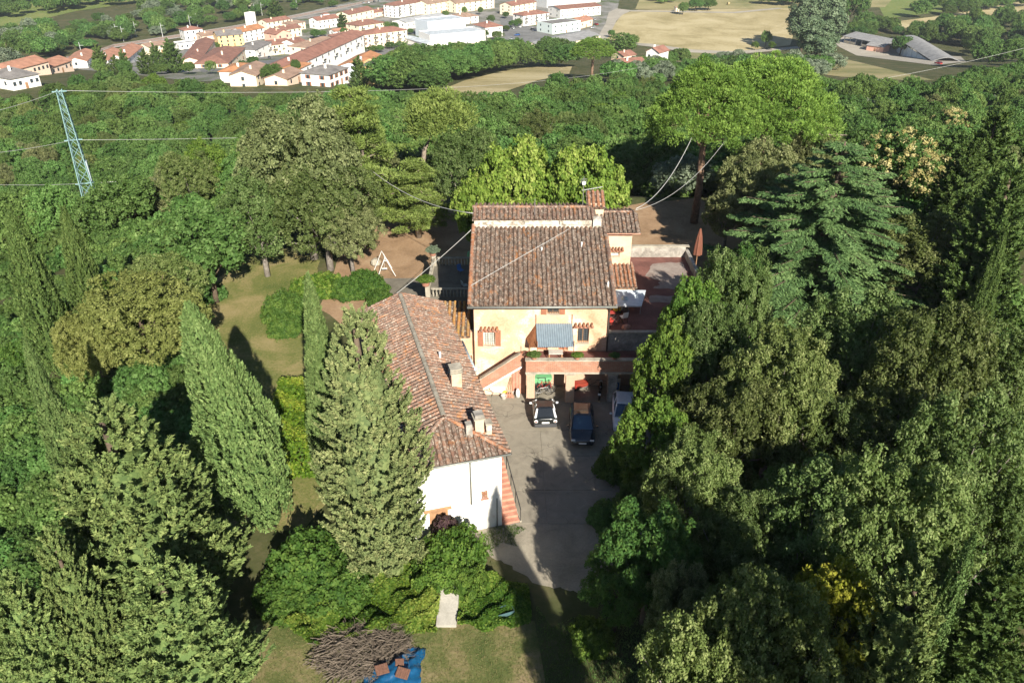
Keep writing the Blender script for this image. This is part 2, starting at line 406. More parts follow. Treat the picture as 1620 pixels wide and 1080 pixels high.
def cypress_crown(name, seed, mat, h=14., r=1.6, strands=900, per=34, peak=.35, tops=1, rag=.12, slen=(.7, 1.9), sr=.13, tilt=.18, L=.13, W=.045, base=.04):
    rng = np.random.default_rng(seed)
    def prof(t):
        lo = np.clip(t/peak, 0, 1)**.55; hi = np.clip((1-t)/(1-peak), 0, 1)**.72
        return r*np.where(t < peak, .45+.55*lo, hi)
    z0 = base+(1-base)*(1-(1-rng.random(strands)**.85))*.97
    z0 = z0*h; th = rng.random(strands)*2*math.pi
    ridge = 1+.16*np.sin(th*5+z0*.5+seed)+.10*np.sin(th*11-z0*.8)
    ln = rng.uniform(slen[0], slen[1], strands)*(1-.35*z0/h)
    tc = rng.random(strands)
    idx = np.repeat(np.arange(strands), per); n = len(idx)
    t = rng.random(n)**.8
    zz = z0[idx]+t*ln[idx]
    rad0 = prof(np.clip(z0/h, 0, 1))*ridge*(.86+rag*rng.standard_normal(strands))
    rad = np.maximum(.02, rad0[idx]*(1-.0*t) + tilt*t*ln[idx] - (prof(np.clip(z0/h, 0, 1))[idx]-prof(np.clip(zz/h, 0, 1)))*.75)
    outd = np.stack([np.cos(th), np.sin(th), np.zeros(strands)], 1)[idx]
    C = outd*rad[:, None]; C[:, 2] = zz
    C += rng.normal(size=(n, 3))*(sr*(1.15-t))[:, None]
    T = np.array([0, 0, 1.])+outd*.35+rng.normal(size=(n, 3))*.35
    Nn = outd*.9+rng.normal(size=(n, 3))*.5+np.array([0, 0, .25])
    s = .7+.6*rng.random(n)
    ti = tc[idx]*.5+rng.random(n)*.5
    # dense inner column so that no sky shows through
    m = strands*8; zi = h*(base+.8*rng.random(m)); ai = rng.random(m)*2*math.pi
    ri = prof(zi/h)*.5*rng.random(m)**.5
    Ci = np.stack([np.cos(ai)*ri, np.sin(ai)*ri, zi], 1)
    return leaf_mesh(name, [(C, Nn, T, L*s, W*s, ti), (Ci, np.stack([np.cos(ai), np.sin(ai), .2+0*ai], 1), None, .2, .14, rng.random(m)*.5)], mat)

def feather_crown(name, seed, mat, h=12., r=3.2, ncl=420, per=90, peak=.22, L=.11, W=.05, top=.62, up=.75, cl=(.5, .95)):
    """broad conifer: many upswept plumes over a cone"""
    rng = np.random.default_rng(seed)
    t = 1-rng.random(ncl)**.70*.99
    th = rng.random(ncl)*2*math.pi
    pr = r*np.where(t < peak, .72+.28*t/peak, np.clip((1-t)/(1-peak), 0, 1)**top)
    pr = pr*(1+.14*np.sin(th*4+t*9+seed)+.10*np.sin(th*7-t*17))
    rr = pr*rng.uniform(.68, 1.0, ncl)
    outd = np.stack([np.cos(th), np.sin(th), 0*th], 1)
    base = outd*rr[:, None]*.86; base[:, 2] = h*(.04+.93*t)
    ax = unit(outd*(1-up*.55)+np.array([0, 0, up])+rng.normal(size=(ncl, 3))*.2)
    ln = rng.uniform(cl[0], cl[1], ncl)*(1.1-.45*t)
    idx = np.repeat(np.arange(ncl), per); n = len(idx)
    s = rng.random(n)
    wd = (.34*(1-s*.85))*ln[idx]
    side = rng.normal(size=(n, 3)); side = side-ax[idx]*np.sum(side*ax[idx], 1, keepdims=True); side = unit(side)
    C = base[idx]+ax[idx]*(s*ln[idx]*1.5-.2)[:, None]+side*(wd*rng.random(n)**.6)[:, None]
    T = ax[idx]*.8+side*.7+rng.normal(size=(n, 3))*.25
    Nn = side*.4+outd[idx]*.75+rng.normal(size=(n, 3))*.33+np.array([0, 0, .35])
    k = .7+.6*rng.random(n); ti = rng.random(ncl)[idx]*.45+rng.random(n)*.55
    m = ncl*14; zi = rng.random(m)*.78; ai = rng.random(m)*2*math.pi
    ri = r*np.where(zi < peak, .8, np.clip((1-zi)/(1-peak), 0, 1)**top)*.50*rng.random(m)**.5
    Ci = np.stack([np.cos(ai)*ri, np.sin(ai)*ri, zi*h], 1)
    return leaf_mesh(name, [(C, Nn, T, L*k, W*k, ti), (Ci, np.stack([np.cos(ai), np.sin(ai), .3+0*ai], 1), None, .16, .11, rng.random(m)*.5)], mat)

def needle_puffs(rng, cc, cr, per, L, W, squash=.8, low=-.15):
    k = len(cc); idx = np.repeat(np.arange(k), per); n = len(idx)
    d = rdir(rng, n); d[:, 2] = np.abs(d[:, 2])*np.where(rng.random(n) < .82, 1, low*3); d = unit(d)
    rr = cr[idx]*(.55+.5*rng.random(n)**.6)
    off = d*rr[:, None]; off[:, 2] *= squash
    T = d+rng.normal(size=(n, 3))*.35+np.array([0, 0, .3])
    Nn = np.cross(T, rng.normal(size=(n, 3)))*.6+d*.5+np.array([0, 0, .35])
    s = .7+.6*rng.random(n)
    return (cc[idx]+off, Nn, T, L*s, W*s, rng.random(k)[idx]*.5+rng.random(n)*.5)

def umbrella_crown(name, seed, mat, Rr=7., dome=3.6, zt=16., ncl=430, per=95, cr=(.55, .95), L=.17, W=.05):
    rng = np.random.default_rng(seed)
    i = np.arange(ncl)+.5; rho = np.sqrt(i/ncl); th = math.pi*(1+5**.5)*i
    lob = 1+.09*np.sin(th*3+seed)+.06*np.sin(th*7+1)
    x = rho*np.cos(th)*Rr*lob; y = rho*np.sin(th)*Rr*lob
    z = zt-dome*rho**2.3-.15+rng.normal(size=ncl)*.36 + .35*np.sin(x*.9+seed)*np.cos(y*.8)
    top = np.stack([x, y, z], 1)
    # the drooping edge and the under side
    m = ncl//2; a = rng.random(m)*2*math.pi; q = rng.uniform(.80, .99, m); l2 = 1+.09*np.sin(a*3+seed)+.06*np.sin(a*7+1)
    zz = zt-dome*q**2.3-rng.random(m)*2.0
    edge = np.stack([np.cos(a)*Rr*q*l2, np.sin(a)*Rr*q*l2, zz], 1)
    u = ncl//4; a = rng.random(u)*2*math.pi; q = np.sqrt(rng.random(u))*.8
    und = np.stack([np.cos(a)*Rr*q, np.sin(a)*Rr*q, zt-dome*q**2.3-rng.uniform(.9, 1.8, u)], 1)
    cc = np.concatenate([top, edge, und])+rng.normal(size=(ncl+m+u, 3))*.12
    r = rng.uniform(cr[0], cr[1], len(cc))
    return leaf_mesh(name, [needle_puffs(rng, cc, r, per, L, W)], mat), top

def layered_pine(name, seed, mat, h=14., r=5.5, levels=9, L=.17, W=.05, per=80, z0=.2):
    rng = np.random.default_rng(seed); cc = []; br = []
    for k in range(levels):
        t = z0+(1-z0)*(k/(levels-1)); z = h*t
        ln = r*(1-.55*(t-z0)/(1-z0))*(.9 if k < levels-1 else .6)
        nb = 5 if k < levels-2 else 4
        for b in range(nb):
            a = rng.random()*.9+b*2*math.pi/nb+k*1.3; l = ln*rng.uniform(.45, 1.1)
            dz = rng.uniform(-.05, .30)*l+rng.uniform(-.7, .7)
            e = np.array([math.cos(a)*l, math.sin(a)*l, z+dz]); br.append(((0, 0, z-.4), tuple(e)))
            for _ in range(int(6+l*1.9)):
                s = rng.uniform(.35, 1.05); q = np.array([math.cos(a)*l*s, math.sin(a)*l*s, z+dz*s])
                cc.append(q+rng.normal(size=3)*np.array([.24*l*.6, .24*l*.6, .24]))
    cc = np.array(cc); cr = rng.uniform(.45, .85, len(cc))
    return leaf_mesh(name, [needle_puffs(rng, cc, cr, per, L, W, .55)], mat), br

def cedar_crown(name, seed, mat, h=14.5, r=7.3):
    rng = np.random.default_rng(seed); parts = []; br = []
    lev = 17
    for k in range(lev):
        t = .10+.87*k/(lev-1); z = h*t
        ln = r*(1-t)**.66+.2
        nb = 7 if t < .75 else 5
        for b in range(nb):
            a = b*2*math.pi/nb+k*.83+rng.uniform(-.25, .25); l = ln*rng.uniform(.68, 1.08)
            zz = z+rng.uniform(-.3, .3)
            o = np.array([math.cos(a), math.sin(a), 0]); sdir = np.array([-math.sin(a), math.cos(a), 0])
            rise = rng.uniform(.02, .16)
            br.append(((0, 0, zz-.2), tuple(o*l*.95+np.array([0, 0, zz+rise*l*.7]))))
            ns = max(4, int(l*3.4)); C = []; T = []; ti = []
            bt = rng.random()
            for i in range(ns*2):
                s = (.14+.86*(i//2+rng.random()*.8)/ns); sg = 1 if i % 2 else -1
                d2 = o*.8+sdir*sg*.75; d2 /= np.linalg.norm(d2)
                l2 = (.30*(1-s)*l+.32)*rng.uniform(.7, 1.2)*min(1, .4+s*2)
                zb = zz+rise*l*s-(.10*l)*s*s*s
                m = int(20+l2*34); q = rng.random(m)
                p = o*l*s+d2*(q*l2)[:, None]; p[:, 2] = zb-.12*q*l2-.06*rng.random(m)
                p += rng.normal(size=(m, 3))*np.array([.07, .07, .035])
                C.append(p); T.append(d2+rng.normal(size=(m, 3))*.45+np.array([0, 0, -.12])); ti.append(np.full(m, bt*.4)+rng.random(m)*.6)
            C = np.concatenate(C); T = np.concatenate(T); ti = np.concatenate(ti); n = len(C)
            parts.append((C, np.array([0, 0, 1.])+rng.normal(size=(n, 3))*.42, T, .135*(.7+.6*rng.random(n)), .042, ti))
    return leaf_mesh(name, parts, mat), br

def dome_bush(name, seed, mat, Rr=1.5, Rz=1.3, ncl=150, per=60, cr=(.14, .32), L=.06, W=.042, leafout=.6):
    rng = np.random.default_rng(seed)
    lob = rdir(rng, 7); d = rdir(rng, ncl); d[:, 2] = np.abs(d[:, 2])
    env = 1+sum(.3*rng.uniform(-.6, 1)*np.maximum(0, d@l)**4 for l in lob)
    cc = d*(env*rng.uniform(.66, 1.0, ncl))[:, None]*np.array([Rr, Rr, Rz])*.9; cc[:, 2] += .1
    m = 900; q = rdir(rng, m); q[:, 2] = np.abs(q[:, 2])
    return leaf_mesh(name, [clumps(rng, cc, rng.uniform(cr[0], cr[1], ncl), per, L, W, d, leafout=leafout, tight=.3), (q*np.array([Rr, Rr, Rz])*.66, q, None, .14, .1, rng.random(m)*.5)], mat)

def box_hedge(name, seed, mat, lx, ly, lz, per=150, L=.10, W=.065, rough=.16):
    """clipped shape: leaves on the rounded faces of a box"""
    rng = np.random.default_rng(seed)
    area = 2*(lx+ly)*lz+lx*ly; n = int(area*per)
    f = rng.random(n)*area; C = np.zeros((n, 3)); Nn = np.zeros((n, 3))
    a = rng.random(n); b = rng.random(n)
    m1 = f < lx*ly; C[m1] = np.stack([(a[m1]-.5)*lx, (b[m1]-.5)*ly, np.full(m1.sum(), lz)], 1); Nn[m1] = (0, 0, 1)
    m2 = (~m1) & (f < lx*ly+2*lx*lz); sg = np.where(rng.random(n) < .5, -1., 1.)
    C[m2] = np.stack([(a[m2]-.5)*lx, sg[m2]*ly/2, b[m2]*lz], 1); Nn[m2] = np.stack([0*sg[m2], sg[m2], 0*sg[m2]], 1)
    m3 = ~(m1 | m2); C[m3] = np.stack([sg[m3]*lx/2, (a[m3]-.5)*ly, b[m3]*lz], 1); Nn[m3] = np.stack([sg[m3], 0*sg[m3], 0*sg[m3]], 1)
    bulge = rough*(np.sin(C[:, 0]*2.3+1)*np.cos(C[:, 1]*1.9)+np.sin(C[:, 1]*3.1+C[:, 2]*2.7))
    C += Nn*bulge[:, None]*.6
    e = np.clip(C[:, 2]/lz, 0, 1)**3; C[:, :2] *= (1-.16*e)[:, None]
    C += rng.normal(size=(n, 3))*.07
    tc = .5+.3*np.sin(C[:, 0]*1.7+C[:, 1]*2.2)+rng.normal(size=n)*.22
    s = .7+.6*rng.random(n)
    return leaf_mesh(name, [(C, Nn*.6+rng.normal(size=(n, 3))*.5+np.array([0, 0, .25]), None, L*s, W*s, tc)], mat)

# prototypes: crown mesh, trunk mesh, radius and height of the prototype
PR = {}
def proto(key, crown, trunk, r, h): PR[key] = (crown, trunk, r, h)
def mk_broad(key, seed, mat, r=4., h=8.4, bark='bark', tr=.24, lobed=False, nl=9, **kw):
    cm, cc = (lobed_crown if lobed else broad_crown)('crown', seed, M[mat], Rr=r, Rz=h*.38, zc=h*.60, **kw)
    idx = np.random.default_rng(seed).permutation(len(cc))[:nl]
    tm = trunk_mesh('trunk', seed, h*.62, tr, cc[idx]*(np.array([1.03, 1.03, 1.01]) if lobed else np.array([.85, .85, .92])), None); tm.materials.append(M[bark])
    proto(key, cm, tm, r, h)
mk_broad('oak_a', 11, 'leaf_oak', lobed=True, nl=26, bark='oakbark', lobes=30, sub=17, per=66)
mk_broad('oak_b', 12, 'leaf_oak', lobed=True, nl=26, bark='oakbark', lobes=24, sub=20, per=66)
mk_broad('oak_c', 13, 'leaf_oak', lobed=True, nl=26, bark='oakbark', lobes=34, sub=15, per=66)
mk_broad('oakgrey', 14, 'leaf_oakgrey', lobed=True, nl=20, bark='oakbark', lobes=34, sub=17, per=66, lr=(.8, 1.5))
mk_broad('oakgold', 15, 'leaf_oakgold', lobed=True, nl=10, lobes=20, sub=26, per=70, lr=(1.1, 1.9))
mk_broad('linden', 16, 'leaf_linden', lobed=True, nl=6, lobes=28, sub=18, per=60, cr=(.25, .5), L=.12, W=.085, tr=.3)
mk_broad('locust', 17, 'leaf_locust', lobed=True, nl=8, lobes=17, sub=18, per=60, cr=(.2, .45), lr=(.6, 1.2), L=.085, W=.045, r=3., h=7, tr=.16)
mk_broad('bright', 18, 'leaf_bright', lobed=True, nl=8, lobes=20, sub=18, per=55, cr=(.2, .42), lr=(.6, 1.2), L=.09, W=.06, r=3., h=7, tr=.16)
mk_broad('goldtree', 19, 'leaf_gold', lobed=True, nl=6, lobes=16, sub=18, per=55, cr=(.14, .3), lr=(.4, .8), L=.06, W=.042, r=2., h=5, tr=.12)
for i in range(4):
    mk_broad('forest_'+'abcd'[i], 30+i, 'leaf_forest', lobed=True, nl=6, lobes=18+4*i, sub=13, per=34, cr=(.3, .6), lr=(1.0, 1.8), L=.16, W=.10)
mk_broad('poplar', 40, 'leaf_poplar', r=4.5, h=15, ncl=110, per=95, cr=(.9, 1.5), L=.28, W=.2, lobamp=.35, tr=.35)
mk_broad('olive', 41, 'leaf_olive', r=2.6, h=4.6, ncl=60, per=90, cr=(.5, .8), L=.16, W=.09, lobamp=.3, tr=.2)
mk_broad('farbush', 42, 'leaf_forest', r=2.2, h=3.4, ncl=40, per=70, cr=(.5, .8), L=.2, W=.13, lobamp=.3, low=-.2, tr=.12)
mk_broad('purple', 43, 'leaf_purple', r=2.6, h=5, ncl=50, per=80, cr=(.5, .8), L=.2, W=.13, lobamp=.2, tr=.15)
def mk_con(key, cm, seed, h, r, tr=.22):
    tm = trunk_mesh('trunk', seed, h*.9, tr, [], None); tm.materials.append(M['bark']); proto(key, cm, tm, r, h)
mk_con('cyp_a', cypress_crown('crown', 51, M['leaf_cypress'], h=14.5, r=2.0, strands=1700, per=26, peak=.42, rag=.05, sr=.085, tilt=.07, slen=(.45, 1.2), L=.105, W=.04), 51, 14.5, 2.0)
mk_con('cyp_b', cypress_crown('crown', 52, M['leaf_cypress'], h=15, r=1.15, strands=1100, per=26, peak=.30, rag=.04, sr=.06, tilt=.05, slen=(.5, 1.3), L=.10, W=.036), 52, 15, 1.15)
mk_con('cyp_c', cypress_crown('crown', 53, M['leaf_cypdark'], h=14, r=1.6, strands=1100, per=28, peak=.32, rag=.11, sr=.09, tilt=.16, slen=(.7, 2.0), L=.11, W=.04), 53, 14, 1.6)
mk_con('broadcone', feather_crown('crown', 54, M['leaf_brownc'], h=16.5, r=3.0, ncl=1500, per=48, peak=.36, top=.50, up=.9, cl=(.32, .6), L=.095, W=.042), 54, 16.5, 3.0, .35)
mk_con('feather_a', feather_crown('crown', 55, M['leaf_feather'], h=13, r=3.5, ncl=1700, per=48, top=.50, up=.85, cl=(.36, .68)), 55, 13, 3.5, .3)
mk_con('feather_b', feather_crown('crown', 56, M['leaf_feather'], h=10, r=2.6, ncl=1000, per=48, top=.58, up=.85, cl=(.34, .64)), 56, 10, 2.6, .25)
mk_con('feather_c', feather_crown('crown', 57, M['leaf_cypdark'], h=14, r=2.4, ncl=560, per=70, top=.7, cl=(.6, 1.1), L=.13, W=.06), 57, 14, 2.4, .25)
mk_con('farcone', feather_crown('crown', 58, M['leaf_cypdark'], h=14, r=3.2, ncl=150, per=60, top=.75, cl=(.9, 1.5), L=.3, W=.16), 58, 14, 3.2, .25)
for key, s_, rr in (('umb_a', 61, 6.6), ('umb_b', 62, 7.4)):
    cm, top = umbrella_crown('crown', s_, M['leaf_stone'], Rr=rr, zt=17.2, dome=5.4, ncl=240 if s_ == 61 else 300, per=170, cr=(.55, .95), L=.15, W=.045)
    g = np.random.default_rng(s_); tg = top[g.permutation(len(top))[:14]]*np.array([.8, .8, 1])-np.array([0, 0, 1.3])
    mb = MB(); mb.tube([(0, 0, -.3), (.25, .1, 4), (.1, .2, 8), (0, 0, 11.2)], [.55, .45, .40, .34], 9)
    for q in tg:
        b = Vector((0, 0, random.Random(int(q[0]*100)).uniform(9.4, 11.2))); q = Vector(q)
        mb.tube([b, b.lerp(q, .45)+Vector((0, 0, -.6)), q], [.24, .16, .05], 6)
    tm = mb.mesh('trunk', True); tm.materials.append(M['pinebark']); proto(key, cm, tm, rr, 17.2)
cm, br = layered_pine('crown', 63, M['leaf_pine'])
mb = MB(); mb.tube([(0, 0, -.3), (.1, 0, 5), (0, .1, 10), (.05, 0, 14.1)], [.42, .34, .22, .07], 8)
for a, b in br: mb.tube([a, (Vector(a)+Vector(b))/2+Vector((0, 0, .15)), b], [.11, .08, .03], 5)
tm = mb.mesh('trunk', True); tm.materials.append(M['deadwood']); proto('layered', cm, tm, 5.5, 14.)
cm, top = umbrella_crown('crown', 64, M['leaf_pine'], Rr=3.2, zt=12.6, dome=1.5, ncl=120, per=80)
mb = MB(); mb.tube([(-2.2, -.5, -.3), (-2.0, -.4, 4), (-1.6, -.3, 7.5), (-.2, 0, 10)], [.36, .30, .24, .16], 8)
for k in range(7):
    q = Vector(top[k*17]); mb.tube([(-.3, 0, 9.8), (q.x*.4, q.y*.4, 10.3), (q.x*.85, q.y*.85, q.z-.5)], [.12, .09, .03], 5)
tm = mb.mesh('trunk', True); tm.materials.append(M['deadwood']); proto('smallumb', cm, tm, 3.2, 12.6)
cm, br = cedar_crown('crown', 65, M['leaf_cedar'])
mb = MB(); mb.tube([(0, 0, -.3), (0, 0, 7), (0, 0, 14.4)], [.45, .3, .04], 8)
for a, b in br: mb.tube([a, b], [.09, .02], 4, False)
tm = mb.mesh('trunk', True); tm.materials.append(M['bark']); proto('cedar', cm, tm, 7.3, 14.5)
for i in range(3):
    cm = dome_bush('foliage', 70+i, M[('leaf_bright', 'leaf_hedge', 'leaf_ivy')[i]], ncl=(150, 190, 130)[i])
    mb = MB(); mb.tube([(0, 0, -.1), (.05, 0, .5), (.1, .05, .9)], [.05, .04, .02], 5)
    tm = mb.mesh('stem'); tm.materials.append(M['bark']); proto('bush_'+'abc'[i], cm, tm, 1.5, 1.75)
cm = dome_bush('foliage', 74, M['leaf_forest'], ncl=110, per=45, L=.085, W=.06)
tm = mb.mesh('stem'); tm.materials.append(M['bark']); proto('underbush', cm, tm, 1.5, 1.75)
cm = dome_bush('foliage', 75, M['leaf_olive'], ncl=100, L=.09, W=.03)
tm = mb.mesh('stem'); tm.materials.append(M['bark']); proto('bush_olive', cm, tm, 1.5, 1.75)

def plant(name, key, loc, r, h, label, cat='tree', group=None, rz=None, lean=(0, 0)):
    cm, tm, r0, h0 = PR[key]
    bush = cat in ('bush', 'shrub', 'plant')
    e = empty(name, loc, random.random()*6.28 if rz is None else rz, label, cat, group)
    e.rotation_euler = (lean[0], lean[1], e.rotation_euler.z)
    for nm, me in (('foliage' if bush else 'crown', cm), ('stem' if bush else 'trunk', tm)):
        o = bpy.data.objects.new(nm, me); COL.objects.link(o); o.parent = e
        o.scale = (r/r0, r/r0, h/h0)
    return e
def plant_top(name, key, px, py, h, r, label, **kw):
    return plant(name, key, top_at(px, py, h), r, h, label, **kw)

def scatter(name, pts, keys, label, cat='woodland'):
    """countless plants: one object, crowns set on points by geometry nodes; pts rows x,y,z,rx,rz_scale,rot,idx"""
    me = bpy.data.meshes.new(name); me.from_pydata([p[:3] for p in pts], [], [])
    a = me.attributes.new('sca', 'FLOAT_VECTOR', 'POINT'); a.data.foreach_set('vector', np.array([(p[3], p[3], p[4]) for p in pts], np.float32).ravel())
    a = me.attributes.new('rot', 'FLOAT_VECTOR', 'POINT'); a.data.foreach_set('vector', np.array([(0, 0, p[5]) for p in pts], np.float32).ravel())
    a = me.attributes.new('idx', 'INT', 'POINT'); a.data.foreach_set('value', [int(p[6]) for p in pts])
    o = link(name, me); tag(o, label, cat, None, 'stuff')
    g = bpy.data.node_groups.new(name, 'GeometryNodeTree')
    g.interface.new_socket('Geometry', in_out='INPUT', socket_type='NodeSocketGeometry')
    g.interface.new_socket('Geometry', in_out='OUTPUT', socket_type='NodeSocketGeometry')
    gi = g.nodes.new('NodeGroupInput'); go = g.nodes.new('NodeGroupOutput')
    iop = g.nodes.new('GeometryNodeInstanceOnPoints'); iop.inputs['Pick Instance'].default_value = True
    jn = g.nodes.new('GeometryNodeJoinGeometry')
    for k in reversed(keys):
        oi = g.nodes.new('GeometryNodeObjectInfo'); oi.transform_space = 'ORIGINAL'
        oi.inputs['Object'].default_value = CROWN_OF[k]; oi.inputs['As Instance'].default_value = True
        g.links.new(oi.outputs['Geometry'], jn.inputs[0])
    def attr(n, t):
        q = g.nodes.new('GeometryNodeInputNamedAttribute'); q.data_type = t; q.inputs['Name'].default_value = n; return q.outputs[0]
    g.links.new(gi.outputs[0], iop.inputs['Points']); g.links.new(jn.outputs[0], iop.inputs['Instance'])
    g.links.new(attr('idx', 'INT'), iop.inputs['Instance Index']); g.links.new(attr('sca', 'FLOAT_VECTOR'), iop.inputs['Scale'])
    g.links.new(attr('rot', 'FLOAT_VECTOR'), iop.inputs['Rotation'])
    g.links.new(iop.outputs[0], go.inputs[0])
    m = o.modifiers.new('scatter', 'NODES'); m.node_group = g
    return o
CROWN_OF = {}

# ------------------------------------------------------------------ ground
def groundmat(name, stops, scale, fine, bstr=.5):
    m, nt, b = nmat(name)
    f1 = noise(nt, scale, 8, .62, dist=.6); f2 = noise(nt, fine, 5, .7)
    a = N(nt, 'ShaderNodeMath', operation='MULTIPLY_ADD'); a.inputs[1].default_value = .45
    nt.links.new(f2, a.inputs[0]); nt.links.new(f1, a.inputs[2])
    s = N(nt, 'ShaderNodeMath', operation='SUBTRACT'); s.inputs[1].default_value = .225; nt.links.new(a.outputs[0], s.inputs[0])
    nt.links.new(ramp(nt, s.outputs[0], stops), b.inputs['Base Color'])
    b.inputs['Roughness'].default_value = .95; b.inputs['Specular IOR Level'].default_value = .1
    bump(nt, b, f2, bstr, .08)
    return m
M['ground'] = groundmat('ground', [(.3, (.045,.060,.020)), (.5, (.075,.080,.034)), (.7, (.13,.11,.06))], .15, 2.0)
M['lawn'] = groundmat('lawn', [(.30, (0.082,0.111,0.029)), (.46, (0.143,0.152,0.049)), (.58, (0.230,0.197,0.086)), (.75, (0.295,0.238,0.123))], .22, 5)
M['drylawn'] = groundmat('drylawn', [(.32, (0.070,0.094,0.029)), (.46, (0.115,0.127,0.045)), (.56, (0.180,0.160,0.074)), (.68, (0.246,0.193,0.111))], .35, 5)
M['dirt'] = groundmat('dirt', [(.3, (0.213,0.139,0.082)), (.55, (0.312,0.209,0.127)), (.75, (0.369,0.271,0.172))], .35, 4)
M['gravel'] = groundmat('gravel', [(.3, (0.205,0.184,0.143)), (.55, (0.287,0.258,0.205)), (.75, (0.344,0.312,0.246))], .5, 7)
M['darkpath'] = groundmat('darkpath', [(.3, (0.123,0.111,0.090)), (.7, (0.213,0.193,0.156))], .6, 6)
M['hay'] = groundmat('hay', [(.3, (.25,.215,.10)), (.46, (.36,.30,.16)), (.58, (.44,.375,.215)), (.75, (.50,.43,.27))], .03, .5)
M['hay2'] = groundmat('hay2', [(.3, (.17,.18,.075)), (.5, (.28,.25,.12)), (.72, (.38,.32,.18))], .03, .5)
M['meadow'] = groundmat('meadow', [(.3, (0.107,0.156,0.041)), (.55, (0.164,0.201,0.061)), (.75, (0.246,0.238,0.098))], .02, .4)
M['track'] = groundmat('track', [(.3, (0.295,0.271,0.221)), (.7, (0.410,0.377,0.320))], .1, 1)
M['asphalt'] = groundmat('asphalt', [(.3, (.13,.13,.13)), (.7, (.22,.22,.215))], .08, 1)
M['townground'] = groundmat('townground', [(.38, (0.082,0.115,0.041)), (.5, (0.180,0.176,0.156)), (.62, (0.279,0.271,0.254))], .035, .3)
M['ballast'] = groundmat('ballast', [(.3, (0.271,0.254,0.230)), (.7, (0.394,0.369,0.336))], .3, 2)

mb = MB(); ys = [-300, 88, 115, 185, 330, 520, 5000]
gy = sorted(set(ys+[45, 60, 75, 105, 150, 220, 300])); gx = [-4000, -60, -50, -40, -30, 4000]
for y in gy:
    for x in gx: mb.v.append((x, y, terrain(y, x)))
for i in range(len(gy)-1):
    for k in range(len(gx)-1): a0 = i*len(gx)+k; mb.f.append((a0, a0+1, a0+1+len(gx), a0+len(gx)))
tag(mb.build('ground', M['ground']), 'wooded ground of the hill and the valley', None, None, 'structure')

def patch(name, pts, mat, dz=.01, world=False, kind='structure', label=None):
    bm = bmesh.new()
    P = [Vector((p[0], p[1], 0)) if world else Vector((*ground_at(*p)[:2], 0)) for p in pts]
    bm.faces.new([bm.verts.new(p) for p in P])
    for y in ys[1:-1]:
        bmesh.ops.bisect_plane(bm, geom=bm.verts[:]+bm.edges[:]+bm.faces[:], plane_co=(0, y, 0), plane_no=(0, 1, 0))
    bmesh.ops.triangulate(bm, faces=bm.faces[:])
    for v in bm.verts: v.co.z = terrain(v.co.y, v.co.x)+dz
    bmesh.ops.recalc_face_normals(bm, faces=bm.faces[:])
    if bm.faces[0].normal.z < 0: bmesh.ops.reverse_faces(bm, faces=bm.faces[:])
    me = bpy.data.meshes.new(name); bm.to_mesh(me); bm.free()
    o = link(name, me, mat); tag(o, label, None, None, kind); return o
def wavy(pts, amp, seed, n=5):
    """outline with uneven edges"""
    g = random.Random(seed); out = []
    for i in range(len(pts)):
        a, b = Vector(pts[i]), Vector(pts[(i+1) % len(pts)])
        for k in range(n):
            q = a.lerp(b, k/n); out.append((q.x+(g.uniform(-amp, amp) if k else 0), q.y+(g.uniform(-amp, amp) if k else 0)))
    return out
# near
patch('lawn', wavy([(-27, 70), (-23, 73), (-19, 70), (-17.5, 60), (-16, 52), (-12.5, 47), (-9.5, 40), (-12, 33), (-20, 33), (-24, 45), (-30, 56)], .4, 1), M['lawn'], .006, True)
patch('dirt_yard', wavy([(-17.5, 84), (-4, 84), (-3, 66), (-3, 50), (-12, 53), (-17, 60)], .4, 2), M['dirt'], .010, True)
patch('dark_path', wavy([(-14, 66), (-3, 66.2), (-3, 53), (-11.4, 53)], .15, 3), M['darkpath'], .014, True)
patch('front_lawn', wavy([(-17, 26.5), (-5, 27.8), (0, 27.2), (1.2, 26), (1.4, 14), (-16, 14)], .4, 4), M['drylawn'], .006, True)
patch('gravel_drive', wavy([(-3.5, 33.6), (8, 34), (6.8, 31), (5.2, 29.2), (3.6, 28.2), (2.2, 28.6), (.6, 29.6), (-.6, 30.6), (-2.4, 31.6)], .22, 5), M['gravel'], .012, True)
patch('right_yard', wavy([(9, 60), (26, 76), (30, 70), (18, 55), (15, 44), (9, 40)], .5, 6), M['dirt'], .005, True)
patch('back_yard', wavy([(6, 62), (8, 84), (22, 88), (27, 74), (15, 62)], .5, 7), M['dirt'], .008, True)

